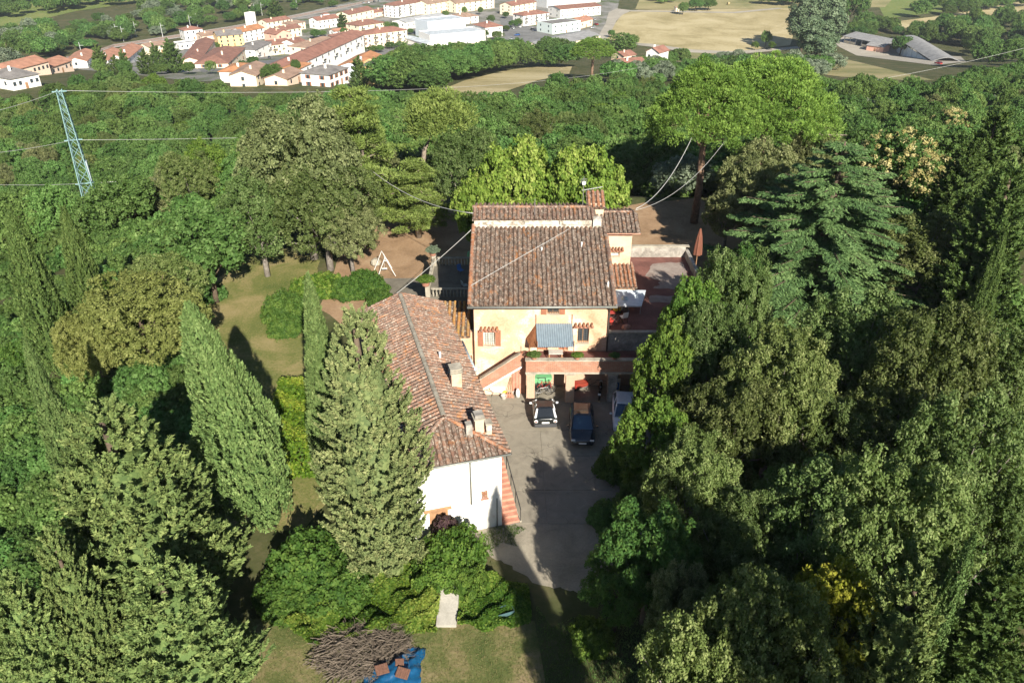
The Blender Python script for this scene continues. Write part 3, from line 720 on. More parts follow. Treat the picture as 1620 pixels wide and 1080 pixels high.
# courtyard of separate concrete slabs
cy = patch('courtyard', [(-7, 48), (12, 48), (12, 44), (9, 33.5), (-3.2, 33.2), (-6, 40)], M['gravel'], .016, True)
xs = [-7.5, -4.6, -1.4, 1.95, 5.1, 8.3, 11.6]; yy = [33.4, 36.3, 39.6, 42.4, 45.6, 48.4]
rg = random.Random(3)
def concretemat():
    m, nt, b = nmat('yard_concrete')
    f1 = noise(nt, .9, 10, .68, dist=.8); f2 = noise(nt, 9, 5, .65)
    c = ramp(nt, f1, [(.3, (0.164,0.148,0.119)), (.45, (0.238,0.215,0.172)), (.58, (0.271,0.246,0.197)), (.72, (0.320,0.291,0.238))])
    c = mixc(nt, ramp(nt, f2, [(.3, (.25,.25,.25)), (.7, (0, 0, 0))]), c, (.20,.18,.14))
    g = N(nt, 'ShaderNodeNewGeometry'); ds = N(nt, 'ShaderNodeVectorMath', operation='ADD')
    wn_ = N(nt, 'ShaderNodeTexNoise'); wn_.inputs['Scale'].default_value = 1.2; nt.links.new(g.outputs['Position'], wn_.inputs['Vector'])
    sc_ = N(nt, 'ShaderNodeVectorMath', operation='SCALE'); sc_.inputs['Scale'].default_value = .9; nt.links.new(wn_.outputs['Color'], sc_.inputs[0])
    nt.links.new(g.outputs['Position'], ds.inputs[0]); nt.links.new(sc_.outputs[0], ds.inputs[1])
    v = N(nt, 'ShaderNodeTexVoronoi', feature='DISTANCE_TO_EDGE'); v.inputs['Scale'].default_value = .85; nt.links.new(ds.outputs[0], v.inputs['Vector'])
    mask = ramp(nt, noise(nt, .35, 3), [(.53, (0,0,0)), (.60, (1,1,1))])
    cr = ramp(nt, v.outputs['Distance'], [(.004, (.75,.75,.75)), (.016, (0,0,0))])
    c = mixc(nt, mixc(nt, 1.0, cr, mask, 'MULTIPLY'), c, (.06,.055,.045))
    nt.links.new(c, b.inputs['Base Color']); b.inputs['Roughness'].default_value = .9; b.inputs['Specular IOR Level'].default_value = .2
    bump(nt, b, f2, .25, .02); return m
M['yard'] = concretemat()
for i in range(len(xs)-1):
    for j in range(len(yy)-1):
        q = .02; x0, x1, y0, y1 = xs[i]+q, xs[i+1]-q, yy[j]+q, yy[j+1]-q
        if x1 < -1 and y1 < 40: continue
        sk = .05*(j-2)
        h = .04+rg.uniform(0, .012)
        MB().hexa([(x0-sk, y0, 0), (x1-sk, y0, 0), (x1-sk-.05, y1, 0), (x0-sk-.05, y1, 0)],
                  [(x0-sk, y0, h), (x1-sk, y0, h), (x1-sk-.05, y1, h), (x0-sk-.05, y1, h)]).build('concrete_slab', M['yard'], cy)

# far fields and roads
patch('mid_field', [(680, 158), (705, 140), (735, 128), (800, 112), (860, 104), (905, 106), (900, 118), (850, 128), (800, 145), (770, 158), (730, 170)], M['hay'], .12)
patch('hay_field', [(955, 62), (985, 22), (1010, 16), (1250, 14), (1260, 40), (1250, 72), (1150, 84), (1090, 80), (1020, 72)], M['hay'], .10)
patch('upper_field', [(1005, 15), (1020, -20), (1290, -30), (1420, -10), (1400, 12), (1250, 14)], M['hay2'], .08)
patch('sloping_field', [(1390, 38), (1500, 24), (1620, 2), (1660, 0), (1660, 30), (1560, 34), (1470, 42), (1420, 46)], M['hay'], .10)
patch('barn_field', [(1085, 82), (1160, 86), (1330, 92), (1480, 128), (1440, 128), (1330, 122), (1240, 110), (1120, 104), (1060, 100)], M['hay2'], .10)
patch('green_field', [(1380, -10), (1640, -40), (1640, -5), (1500, 18), (1400, 30)], M['meadow'], .07)
patch('far_meadow', [(20, 42), (120, 18), (250, 0), (300, -20), (-60, -20), (-60, 40)], M['meadow'], .07)
patch('town_ground', [(105, 108), (270, 70), (420, 34), (560, 2), (640, -25), (985, -25), (975, 25), (945, 70), (900, 95), (860, 96), (760, 100), (640, 122), (560, 138), (400, 142), (300, 128)], M['townground'], .06)
patch('gravel_track', [(938, 75), (945, 60), (958, 38), (963, 20), (975, 14), (1000, 17), (985, 24), (975, 34), (965, 55), (953, 72)], M['track'], .16)
patch('gravel_lane', [(1000, 68), (1030, 70), (1095, 79), (1160, 82), (1240, 76), (1300, 70), (1302, 73), (1240, 80), (1160, 86.5), (1090, 83.5), (1025, 74), (1000, 71)], M['track'], .17)
patch('farm_track', [(985, 16.5), (1100, 18.5), (1160, 19.5), (1230, 13), (1240, 14), (1165, 21.5), (1100, 20.5), (985, 18.5)], M['track'], .17)
patch('town_road', [(395, 98), (470, 92), (538, 86), (645, 72), (660, 62), (690, 76), (735, 86), (738, 90), (690, 84), (655, 80), (600, 88), (520, 98), (400, 104)], M['asphalt'], .13)
patch('side_road', [(290, 77), (302, 75), (330, 100), (345, 112), (320, 115), (300, 95)], M['asphalt'], .13)
patch('car_park', [(690, 79), (760, 70), (800, 58), (790, 30), (800, 20), (835, 40), (860, 45), (868, 56), (850, 78), (790, 84), (735, 92)], M['asphalt'], .12)
patch('barn_yard', [(1318, 68), (1340, 55), (1520, 90), (1528, 98), (1480, 104), (1330, 76)], M['track'], .13)
rail = patch('railway_bed', [(105, 90), (180, 71), (270, 57), (360, 43), (430, 31), (520, 14), (600, -3), (602, 1), (525, 18), (435, 36), (365, 48), (275, 62), (182, 76), (105, 96)], M['ballast'], .25)
for dx in (.35, .65):
    mb = MB(); A = [(105, 90), (180, 71), (270, 57), (360, 43), (430, 31), (520, 14), (600, -3)]; B = [(105, 96), (182, 76), (275, 62), (365, 48), (435, 36), (525, 18), (602, 1)]
    pts = [ground_at(*a).lerp(ground_at(*b), dx)+Vector((0, 0, .4)) for a, b in zip(A, B)]
    mb.tube(pts, .12, 4); mb.build('rail', M['rust'], rail)

# ------------------------------------------------------------------ roofs of clay tiles
def inside2(p, poly):
    c = False; n = len(poly)
    for i in range(n):
        x1, y1 = poly[i]; x2, y2 = poly[(i+1) % n]
        if (y1 > p[1]) != (y2 > p[1]) and p[0] < (x2-x1)*(p[1]-y1)/(y2-y1)+x1: c = not c
    return c
def tiled(parent, polys, mat, matbase, sp=.33, row=.36, seed=1, name='roof_tiles', thick=.10):
    """each polygon: world corners, first edge = eave (seen from outside, left to right); barrel tiles laid row by row"""
    g = random.Random(seed); V = []; Fc = []; TI = []
    base = MB()
    for poly in polys:
        P = [Vector(p) for p in poly]; o = P[0]; u = (P[1]-P[0]).normalized()
        nrm = u.cross(P[-1]-P[0]).normalized(); v = nrm.cross(u)
        q2 = [((p-o).dot(u), (p-o).dot(v)) for p in P]
        base.prism([p-nrm*.02 for p in P][::-1], -nrm*thick)
        u0 = min(a for a, _ in q2); u1 = max(a for a, _ in q2); v1 = max(b for _, b in q2)
        nc = int((u1-u0)/sp); s = (u1-u0)/max(nc, 1)
        for i in range(nc):
            cu = u0+(i+.5)*s; jit = g.uniform(-.02, .02); colt = g.random()
            j = 0
            while j*row < v1:
                b0 = j*row-.06+g.uniform(-.02, .02); b1 = b0+row+.08
                for kind in (0, 1):
                    cx = cu+jit+(0 if kind == 0 else s/2)
                    if not inside2((cx, j*row+row*.5), q2): continue
                    r0, r1 = (s*.34, s*.29); lift0, lift1 = (.055, .02) if kind == 0 else (.0, -.02)
                    lift0 += g.uniform(-.012, .012); sk = g.uniform(-.012, .012)
                    n0 = len(V)
                    for (bv, rr, lf) in ((b0, r0, lift0), (b1, r1, lift1)):
                        for a in (0, 45, 90, 135, 180):
                            ca, sa = math.cos(R(a)), math.sin(R(a))
                            hgt = rr*sa*.85 if kind == 0 else rr*(1-sa)*.5-.05
                            V.append(o+u*(cx+sk+rr*ca*(1 if kind == 0 else .9))+v*bv+nrm*(lf+hgt))
                    for k in range(4): Fc.append((n0+k, n0+k+1, n0+5+k+1, n0+5+k))
                    TI += [min(1, max(0, .65*g.random()+.35*colt))]*10
                j += 1
    me = bpy.data.meshes.new(name); me.from_pydata([tuple(p) for p in V], [], Fc); me.update()
    a = me.attributes.new('tint', 'FLOAT', 'POINT'); a.data.foreach_set('value', np.array(TI, np.float32))
    pm = parent.matrix_world if parent else None
    o = link(name, me, mat, parent); tag(o, None, None, None, 'stuff')
    b = base.build('roof_deck', matbase, parent)
    return o, b
def ridge_tiles(parent, a, b, mat, r=.15, seed=1, ln=.42):
    g = random.Random(seed); a, b = Vector(a), Vector(b); d = (b-a); n = max(1, int(d.length/ln)); d.normalize()
    sd = d.cross(Vector((0, 0, 1))).normalized(); up = sd.cross(d); V = []; Fc = []; TI = []
    for i in range(n):
        s0 = i*ln-.03; s1 = s0+ln+.05; n0 = len(V)
        for s, rr, lf in ((s0, r*1.08, .02), (s1, r*.92, 0)):
            for k in range(6):
                t = math.pi*k/5
                V.append(a+d*s+sd*(rr*math.cos(t))+up*(rr*.8*math.sin(t)+lf+g.uniform(-.006, .006)))
        for k in range(5): Fc.append((n0+k, n0+k+1, n0+7+k, n0+6+k))
        TI += [g.random()]*12
    me = bpy.data.meshes.new('ridge_tiles'); me.from_pydata([tuple(p) for p in V], [], Fc); me.update()
    at_ = me.attributes.new('tint', 'FLOAT', 'POINT'); at_.data.foreach_set('value', np.array(TI, np.float32))
    return tag(link('ridge_tiles', me, mat, parent), None, None, None, 'stuff')
def wall_open(x0, x1, z0, z1, y, th, ops):
    """wall facing -Y with real openings ops=(xa,xb,za,zb)"""
    mb = MB(); X = sorted({x0, x1, *[v for o in ops for v in o[:2]]}); Z = sorted({z0, z1, *[v for o in ops for v in o[2:]]})
    for i in range(len(X)-1):
        for j in range(len(Z)-1):
            cx, cz = (X[i]+X[i+1])/2, (Z[j]+Z[j+1])/2
            if any(o[0] < cx < o[1] and o[2] < cz < o[3] for o in ops): continue
            mb.box(X[i], X[i+1], y, y+th, Z[j], Z[j+1])
    bm = bmesh.new(); me = mb.mesh('wall'); bm.from_mesh(me)
    bmesh.ops.remove_doubles(bm, verts=bm.verts[:], dist=1e-4)
    # drop the inner faces shared by two cells
    seen = {}
    for f in bm.faces: seen.setdefault(tuple(sorted(v.index for v in f.verts)), []).append(f)
    dead = [f for fs in seen.values() if len(fs) > 1 for f in fs]
    bmesh.ops.delete(bm, geom=dead, context='FACES'); bm.to_mesh(me); bm.free()
    return me

# ------------------------------------------------------------------ the villa
villa = empty('villa', (0, 0, 0), 0, 'cream two-storey farmhouse with weathered tile roof and small side tower', 'house')
X0, X1, YF, YB, ZE = -2.7, 6.9, 48.0, 60.0, 6.85
def wrect(a, b, c, d, Y=YF):
    p, q = atY(a, b, Y), atY(c, d, Y); return (p.x, q.x, q.z, p.z)
ops = [wrect(765, 523, 783, 546), wrect(866, 478.5, 884, 496), wrect(914, 517, 931, 542), wrect(850, 536, 866, 556), wrect(884, 536, 898, 556)]
ops[3] = (ops[3][0], ops[3][1], 2.95, ops[3][3]); ops[4] = (ops[4][0], ops[4][1], 2.95, ops[4][3])
ops[1] = (ops[1][0], ops[1][1], ops[1][2], 6.62)
me = wall_open(X0, X1, 0, ZE, YF, .45, ops); link('wall', me, M['cream'], villa)
MB().box(X0, X0+.4, YF+.45, YB-.4, 0, ZE+.2).build('wall', M['cream'], villa)
MB().box(X1-.4, X1, YF+.45, YB-.4, 0, ZE+.2).build('wall', M['cream'], villa)
MB().box(X0, X1, YB-.4, YB, 0, ZE+1.2).build('wall', M['cream'], villa)
SL = .30
YT = 55.85; ZT = ZE+.05+SL*(YT-47.4)
rp = [[(X0-.35, 47.4, ZE+.05), (X1+.35, 47.4, ZE+.05), (X1+.35, YT, ZT), (X0-.35, YT, ZT)]]
for s in (0, 1):   # gable walls under the verge
    x = X0 if s == 0 else X1-.4
    MB().prism([(x, YF+.1, ZE-.05), (x, YT, ZE-.05), (x, YT, ZT-.22)], (.4, 0, 0)).build('gable_wall', M['cream'], villa)
tiled(villa, rp, M['tile_old'], M['tile_old'], sp=.335, row=.34, seed=2)
# low step wall on the roof, then the upper slope and the ridge behind it
st = MB().box(X0-.2, X1-.75, YT-.03, YT+.22, ZT-.35, ZT+.42).build('step_wall', M['mortar'], villa)
for x in (.9, 3.6): MB().box(x, x+.07, YT-.06, YT-.032, ZT-.2, ZT+.40).build('crack', M['pipe'], st)
MB().box(X0-.3, X1-.8, YT-.22, YT-.02, ZT-.14, ZT+.14).build('mortar_fillet', M['mortar'], villa)
MB().box(X1-.7, X1-.05, YT-.25, YT+.5, ZT-.3, ZT+.62).build('vent_box', M['mortar'], villa, bevel=.03)
YR = YT+1.5; ZR = ZT+.48+SL*1.45
tiled(villa, [[(X0-.35, YT+.02, ZT+.46), (X1-.5, YT+.02, ZT+.46), (X1-.5, YR, ZR), (X0-.35, YR, ZR)],
              [(X1-.5, YB+.5, ZR-SL*3.1), (X0-.35, YB+.5, ZR-SL*3.1), (X0-.35, YR+.01, ZR), (X1-.5, YR+.01, ZR)]], M['tile_wing'], M['tile_old'], sp=.335, row=.36, seed=3)
ridge_tiles(villa, (X0-.35, YR, ZR+.03), (X1-.5, YR, ZR+.03), M['tile_wing'], .17, 4)
MB().box(X0+.02, X1-.5, YT+.2, YB-.4, ZE+.4, ZR-SL*3.1-.1).build('attic_wall', M['cream'], villa)
# verge tiles along the left edge, gutters and pipes
ridge_tiles(villa, (X0-.27, 47.4, ZE+.14), (X0-.27, YT, ZT+.09), M['tile_new'], .14, 5)
ridge_tiles(villa, (X1+.27, 47.4, ZE+.14), (X1+.27, YT-1, ZT-.21), M['tile_wing'], .14, 6)
MB().tube([(X0-.4, 47.32, ZE-.02), (X1+.4, 47.32, ZE+.03)], .085, 8).build('gutter', M['gutter'], villa, True)
MB().tube([(X1-.02, 47.36, ZE-.05), (X1-.05, 47.80, ZE-.4), (X1-.05, 47.88, ZE-.9), (X1-.05, 47.88, 2.95)], .06, 8).build('downpipe', M['pipe'], villa, True)
MB().box(X0-.3, X1+.3, 47.5, 48.0, ZE-.14, ZE-.06).build('eaves_board', M['wood'], villa)
for x, y, h in ((X0+4.9, YT-2.9+0, .35), (X0+7.9, YT-2.4, .4), (X1-.1, 49.2, .45)):
    z = ZE+.05+SL*(y-47.4); MB().tube([(x, y, z), (x, y, z+h)], .055, 8).build('vent_pipe', M['white'], villa, True)

def window(op, Y, parent, shutters=True, grille=True, lintel=False, pane='curtain'):
    xa, xb, za, zb = op; w = xb-xa
    wd = empty('window', (0, 0, 0)); wd.parent = parent
    MB().box(xa, xb, Y+.24, Y+.27, za, zb).build('pane', M[pane], wd)
    fr = MB()
    for a, b, c, d in ((xa, xa+.06, za, zb), (xb-.06, xb, za, zb), (xa+.06, xb-.06, zb-.06, zb), (xa+.06, xb-.06, za, za+.06), ((xa+xb)/2-.03, (xa+xb)/2+.03, za+.06, zb-.06)):
        fr.box(a, b, Y+.19, Y+.235, c, d)
    fr.build('frame', M['offwhite'] if pane == 'curtain' else M['wood'], wd)
    MB().box(xa-.06, xb+.06, Y-.08, Y+.18, za-.07, za-.002).build('sill', M['coping'], wd)
    if grille:
        g = MB()
        for k in range(1, 5): g.box(xa+w*k/5-.012, xa+w*k/5+.012, Y+.03, Y+.05, za, zb)
        for k in range(1, 7): g.box(xa, xb, Y+.052, Y+.07, za+(zb-za)*k/7-.012, za+(zb-za)*k/7+.012)
        g.build('grille', M['grille'], wd)
    if shutters:
        for sx in (-1, 1):
            x = (xa-.04-w*.48) if sx < 0 else xb+.04
            s = MB().box(x, x+w*.48, Y-.06, Y-.012, za-.05, zb+.05)
            n = 11
            for k in range(n):
                z = za+(zb-za)*(k+.5)/n; s.box(x+.05, x+w*.48-.05, Y-.075, Y-.06, z-.02, z+.02)
            s.build('shutter', M['shutter'], wd)
    if lintel:
        ro = MB(); V = empty('hood', (0, 0, 0)); V.parent = wd
        n = 5; 
        for k in range(n):
            x = xa-.3+(w+.6)*(k+.5)/n
            MB().tube([(x, Y-.02, zb+.30), (x, Y-.36, zb+.16)], .085, 8).build('tile', M['tile_new'], V, True)
        MB().box(xa-.3, xb+.3, Y-.32, Y-.005, zb+.06, zb+.12).build('slab', M['brickstep'], V)
    return wd
window(ops[0], YF, villa, lintel=True)
window(ops[1], YF, villa, pane='glass')
window(ops[2], YF, villa, shutters=False, pane='glass', lintel=True)
for o_ in ops[3:]:
    d = empty('door', (0, 0, 0)); d.parent = villa
    MB().box(o_[0], o_[1], YF+.2, YF+.26, o_[2], o_[3]).build('panel', M['shutter'], d)
    MB().box(o_[0]+.1, o_[1]-.1, YF+.185, YF+.199, o_[2]+1.0, o_[3]-.15).build('pane', M['glass'], d)
MB().box(2.55, 3.2, 47.93, 47.995, 4.1, 4.7).build('notice_board', M['offwhite'], villa)

# tower with lean-to roof
TX0, TX1, TY = 7.02, 9.35, 56.0
tw = [wrect(968, 397, 980, 405, TY)]
link('tower_wall', wall_open(TX0, TX1, 4.2, 9.0, TY, .4, tw), M['cream_plain'], villa)
MB().box(TX0, TX0+.3, TY+.4, 59.5, 4.2, 9.1).build('tower_wall', M['cream_plain'], villa)
MB().box(TX1-.3, TX1, TY+.4, 59.5, 4.2, 9.1).build('tower_wall', M['cream_plain'], villa)
MB().box(TX0, TX1, 59.5, 59.8, 4.2, 9.1).build('tower_wall', M['cream_plain'], villa)
window(tw[0], TY, villa, shutters=False, lintel=True, pane='curtain', grille=False)
tiled(villa, [[(6.55, 55.55, 8.95), (9.85, 55.55, 8.95), (9.85, 58, 9.7), (6.55, 58, 9.7)], [(9.85, 60.3, 9.05), (6.55, 60.3, 9.05), (6.55, 58.01, 9.7), (9.85, 58.01, 9.7)]], M['tile_old'], M['tile_old'], seed=7, sp=.32)
ridge_tiles(villa, (6.55, 58, 9.73), (9.85, 58, 9.73), M['tile_wing'], .15, 8)
MB().tube([(6.5, 55.5, 8.9), (9.9, 55.5, 8.9)], .05, 6).build('gutter', M['brickstep'], villa)
tiled(villa, [[(6.75, 53.4, 5.35), (9.65, 53.4, 5.35), (9.65, 55.99, 6.12), (6.95, 55.99, 6.12)]], M['tile_new'], M['tile_old'], seed=9, sp=.32)
MB().box(7.0, 9.5, 53.7, 55.99, 4.2, 5.3).build('lean_to_wall', M['cream_plain'], villa)
# tiled chimney hood between roof and tower
ch = MB().box(6.0, 7.2, 57.6, 58.6, 9.2, 10.55).build('chimney', M['cream_plain'], villa)
tiled(ch, [[(5.85, 57.3, 10.35), (7.3, 57.3, 10.35), (7.3, 58.9, 11.15), (5.85, 58.9, 11.15)]], M['tile_new'], M['tile_old'], seed=10, sp=.30, row=.3)

# loggia: brick parapet on pillars, terracotta terrace above
LX0, LX1, LY = atY(832, 575, 45.6).x, 12.2, 45.6
log = empty('loggia', (0, 0, 0), 0, 'brick loggia on pillars with a terrace and parapet in front of the farmhouse', 'loggia')
MB().box(LX0+.02, LX1, LY+.3, YF-.003, 2.62, 2.93).build('terrace_floor', M['terracotta_floor'], log)
MB().box(LX0, LX1, LY, LY+.28, 2.62, 3.55).build('parapet', M['brick'], log)
MB().box(LX0, LX0+.28, LY+.282, 46.3, 2.935, 3.55).build('parapet', M['brick'], log)
MB().box(LX0-.05, LX1, LY-.05, LY+.33, 3.552, 3.64).build('coping', M['coping'], log)
MB().box(LX0-.03, LX1, LY-.06, LY-.002, 2.52, 2.66).build('string_course', M['coping'], log)
for a, b in ((833, 846), (895, 909), (962, 976), (1030, 1044)):
    xa, xb = atY(a, 610, LY).x, atY(b, 610, LY).x
    pl = MB().box(xa, xb, LY+.02, LY+.5, 0, 2.615).build('pillar', M['brick_pale'] if a < 900 else M['stonewall'], log)
    MB().box(xa-.05, xb+.05, LY-.03, LY+.55, 2.40, 2.52).build('capital', M['coping'], pl)
MB().box(LX0, LX1, YF-.14, YF-.004, 0.05, 2.6).build('back_wall', M['brick_pale'], log)
MB().box(LX1-.3, LX1, LY+.55, YF-.15, 0.05, 2.6).build('end_wall', M['stonewall'], log)
for x in (1.9, 3.8, 5.6, 7.4, 9.2): MB().box(x, x+.18, LY+.3, YF-.15, 2.44, 2.612).build('beam', M['wood'], log)

# outside stair up to the loggia, with sloping brick parapet
stair = empty('outside_stair', (0, 0, 0), 0, 'outside stair with sloping brick parapet rising to the loggia terrace', 'stairs')
SX0, SX1, SY = -2.3, LX0-.02, 46.55
def sz(x): return .35+(x-SX0)/(SX1-SX0)*2.55
MB().prism([(SX0, SY, sz(SX0)+.15), (SX1, SY, sz(SX1)-.15), (SX1, SY, sz(SX1)+.72), (SX1-.35, SY, sz(SX1-.35)+.92), (SX0, SY, sz(SX0)+1.0)], (0, .25, 0)).build('parapet', M['brick'], stair)
MB().prism([(SX0-.04, SY-.05, sz(SX0)+1.002), (SX1-.35, SY-.05, sz(SX1-.35)+.922), (SX1-.35, SY-.05, sz(SX1-.35)+1.0), (SX0-.04, SY-.05, sz(SX0)+1.08)], (0, .35, 0)).build('coping', M['coping'], stair)
MB().prism([(SX0, SY-.03, sz(SX0)), (SX1-.2, SY-.03, sz(SX1-.2)-.3), (SX1-.2, SY-.03, sz(SX1-.2)-.16), (SX0, SY-.03, sz(SX0)+.15)], (0, .26, 0)).build('stringer', M['whitewash'], stair)
MB().box(SX0, SX0+.3, SY-.02, SY+.27, .04, sz(SX0)+.15).build('end_post', M['brick'], stair)
MB().prism([(SX0+.3, SY+.08, .03), (SX1-1.0, SY+.08, .03), (SX1-1.0, SY+.08, sz(SX1-1.0)-.2), (SX0+.3, SY+.08, sz(SX0+.3)-.05)], (0, .12, 0)).build('under_wall', M['cream_plain'], stair)
n = 14
for k in range(n):
    x = SX0+(SX1-SX0)*k/n; MB().box(x, x+(SX1-SX0)/n+.02, SY+.252, YF-.005, .03, .2+2.72*(k+1)/n-.01*k/n).build('step', M['brickstep'], stair)

# corrugated awning over the terrace door
aw = empty('awning', (0, 0, 0), 0, 'blue-grey corrugated sheet awning on thin rusty poles over the terrace door', 'awning')
A0, A1 = atY(848, 512, 47.9), atY(905, 512, 47.9); B0, B1 = atY(850, 549, 46.3), atY(908, 549, 46.3)
mb = MB(); nn = 64; ring = []
for k in range(nn+1):
    t = k/nn; c = .035*math.sin(k*math.pi/2+.4) if True else 0
    a = A0.lerp(A1, t)+Vector((0, 0, c)); b = B0.lerp(B1, t)+Vector((0, 0, c)); mb.v += [tuple(a), tuple(b), tuple(a+Vector((0,0,.012))), tuple(b+Vector((0,0,.012)))]
for k in range(nn):
    i = 4*k; mb.f += [(i, i+1, i+5, i+4), (i+2, i+6, i+7, i+3), (i+1, i+3, i+7, i+5), (i, i+4, i+6, i+2)]
mb.build('sheet', M['awning'], aw)
for p in (B0, B1, B0+Vector((-.55, -.1, -.3))): MB().tube([(p.x, p.y+.05, 2.95), (p.x, p.y+.05, p.z+.45)], .025, 6).build('pole', M['rust'], aw)
for p in (A0, A1): MB().tube([(p.x, 47.95, p.z-.1), (p.x, 47.9, p.z+.75)], .02, 5).build('bracket', M['rust'], aw)
MB().poly([tuple(A0+Vector((-.02, -.05, -.1))), tuple(B0+Vector((-.02, .1, -.1))), (B0.x-.5, B0.y+.6, B0.z-.35), (A0.x-.7, 47.9, A0.z-1.2)]).build('side_cloth', M['rust'], aw)
MB().tube([tuple(A0+Vector((0, 0, -.06))), tuple(B0+Vector((0, 0, -.06)))], .025, 5).build('rafter', M['rust'], aw)
MB().tube([tuple(A1+Vector((0, 0, -.06))), tuple(B1+Vector((0, 0, -.06)))], .025, 5).build('rafter', M['rust'], aw)

M['wornfloor'] = blotch('wornfloor', [(.3, (.20,.15,.13)), (.6, (.29,.245,.215)), (.8, (.33,.30,.27))], 1.2, 8)
# right terrace on a retaining wall
ter = empty('raised_terrace', (0, 0, 0), 0, 'raised terracotta terrace with stone walls beside the farmhouse tower', 'terrace')
RX1, RYB, RZ = 15.0, 61.6, 4.2
MB().box(X1+.003, RX1, YF+.26, RYB, 0, RZ).build('floor', M['terracotta_floor'], ter)
MB().box(X1+.003, RX1, YF, YF+.255, 2.94, 4.42).build('retaining_wall', M['stonewall'], ter)
MB().box(LX1+.003, RX1, YF, YF+.255, 0, 2.935).build('retaining_wall', M['stonewall'], ter)
MB().box(X1+.01, RX1, YF-.04, YF+.30, 4.425, 4.50).build('coping', M['coping'], ter)
MB().box(RX1, RX1+.3, YF, RYB+.3, 0, 4.85).build('side_wall', M['stonewall'], ter)
MB().box(9.6, RX1-.003, RYB, RYB+.3, 0, 5.15).build('back_wall', M['stonewall'], ter)
MB().box(9.6, RX1+.3, RYB-.03, RYB+.33, 5.155, 5.24).build('coping', M['coping'], ter)
MB().poly([(x_, y_, RZ+.006) for x_, y_ in wavy([(11.3, 55.6), (14.4, 55.2), (14.6, 60.6), (12.0, 60.2), (11.0, 57.8), (12.2, 56.9)], .15, 9)]).build('worn_patch', M['wornfloor'], ter)
MB().poly([(x_, y_, RZ+.006) for x_, y_ in wavy([(10.6, 53.1), (14.2, 53.0), (14.2, 54.2), (10.9, 54.3)], .12, 8)]).build('worn_patch', M['wornfloor'], ter)

cn = empty('slatted_canopy', (0, 0, 0), 0, 'pale blue flat canopy beside the farmhouse over the terrace clutter', 'canopy')
c0, c1, c2, c3 = atY(966, 483, 51.2), atY(1015, 485, 51.2), atY(1022, 459, 53.3), atY(968, 457, 53.3)
c0.z = c1.z = (c0.z+c1.z)/2; c2.z = c3.z = c0.z+.25
for k in range(14):
    t0, t1 = k/14, (k+.88)/14
    MB().prism([c0.lerp(c3, t0), c1.lerp(c2, t0), c1.lerp(c2, t1), c0.lerp(c3, t1)], (0, 0, .03)).build('slat', M['canopy'], cn)
for p in (c1, c2, c0): MB().tube([(p.x-.06, p.y+.05, RZ), (p.x-.06, p.y+.05, p.z)], .03, 6).build('pole', M['steel'], cn)
MB().tube([tuple(c0-Vector((0, 0, .04))), tuple(c1-Vector((0, 0, .04)))], .035, 6).build('front_beam', M['steel'], cn)
MB().tube([tuple(c3-Vector((0, 0, .04))), tuple(c2-Vector((0, 0, .04)))], .035, 6).build('back_beam', M['steel'], cn)

# link building between wing and villa
lk = empty('link_building', (0, 0, 0), 0, 'low cream connecting building with mossy orange tile roof left of the farmhouse', 'building')
link('wall', wall_open(-5.6, X0-.003, 0, 4.15, 48.6, .35, [(-3.75, -2.95, .02, 2.2)]), M['cream'], lk)
MB().box(-5.6, X0-.01, 51.3, 51.6, 0, 4.9).build('wall', M['cream'], lk)
MB().box(-3.74, -2.96, 48.8, 48.86, .02, 2.19).build('door', M['wood'], lk)
tiled(lk, [[(-5.9, 48.1, 4.05), (X0-.3, 48.1, 4.05), (X0-.45, 51.6, 5.1), (-5.9, 51.6, 5.1)]], M['tile_moss'], M['tile_old'], seed=12, sp=.33)

# ------------------------------------------------------------------ the long wing with hipped end
wing = empty('long_wing', (0, 0, 0), 0, 'long whitewashed outbuilding with hipped tile roof and two chimneys', 'building')
O = Vector((-.12, 33.25, 0)); U = Vector((-.276, .961, 0)).normalized(); W = Vector((-.961, -.276, 0)).normalized()
WE, WR, WW, WLN, HIP = 5.35, 6.5, 6.1, 18.6, 2.7
def wl(a, b, z): return O+U*a+W*b+Vector((0, 0, z))
hh = WW/2
tiled(wing, [[wl(WLN, 0, WE)*1, wl(0, 0, WE), wl(HIP, hh, WR), wl(WLN, hh, WR)][0:0] or
             [wl(0, 0, WE), wl(WLN, 0, WE), wl(WLN, hh, WR), wl(HIP, hh, WR)]], M['tile_wing'], M['tile_old'], sp=.34, row=.36, seed=21)
tiled(wing, [[wl(WLN, WW, WE), wl(0, WW, WE), wl(HIP, hh, WR), wl(WLN, hh, WR)]], M['tile_wing'], M['tile_old'], sp=.34, row=.36, seed=22)
tiled(wing, [[wl(0, WW, WE), wl(0, 0, WE), wl(HIP, hh, WR)]], M['tile_wing'], M['tile_old'], sp=.34, row=.36, seed=23)
ridge_tiles(wing, wl(HIP, hh, WR+.04), wl(WLN, hh, WR+.04), M['coping'], .15, 24)
ridge_tiles(wing, wl(.1, .1, WE+.10), wl(HIP, hh, WR+.05), M['tile_new'], .12, 25)
ridge_tiles(wing, wl(.1, WW-.1, WE+.10), wl(HIP, hh, WR+.05), M['tile_wing'], .12, 26)
ov = .42
def wbox(a0, a1, b0, b1, z0, z1):
    return MB().hexa([wl(a0, b0, z0), wl(a1, b0, z0), wl(a1, b1, z0), wl(a0, b1, z0)], [wl(a0, b0, z1), wl(a1, b0, z1), wl(a1, b1, z1), wl(a0, b1, z1)])
wbox(.2, .6, ov, WW-ov, 0, WE-.02).build('end_wall', M['whitewash'], wing)
wbox(.6, WLN-.3, ov, ov+.4, 0, WE-.02).build('side_wall', M['whitewash'], wing)
wbox(.6, WLN-.3, WW-ov-.4, WW-ov, 0, WE-.02).build('side_wall', M['whitewash'], wing)
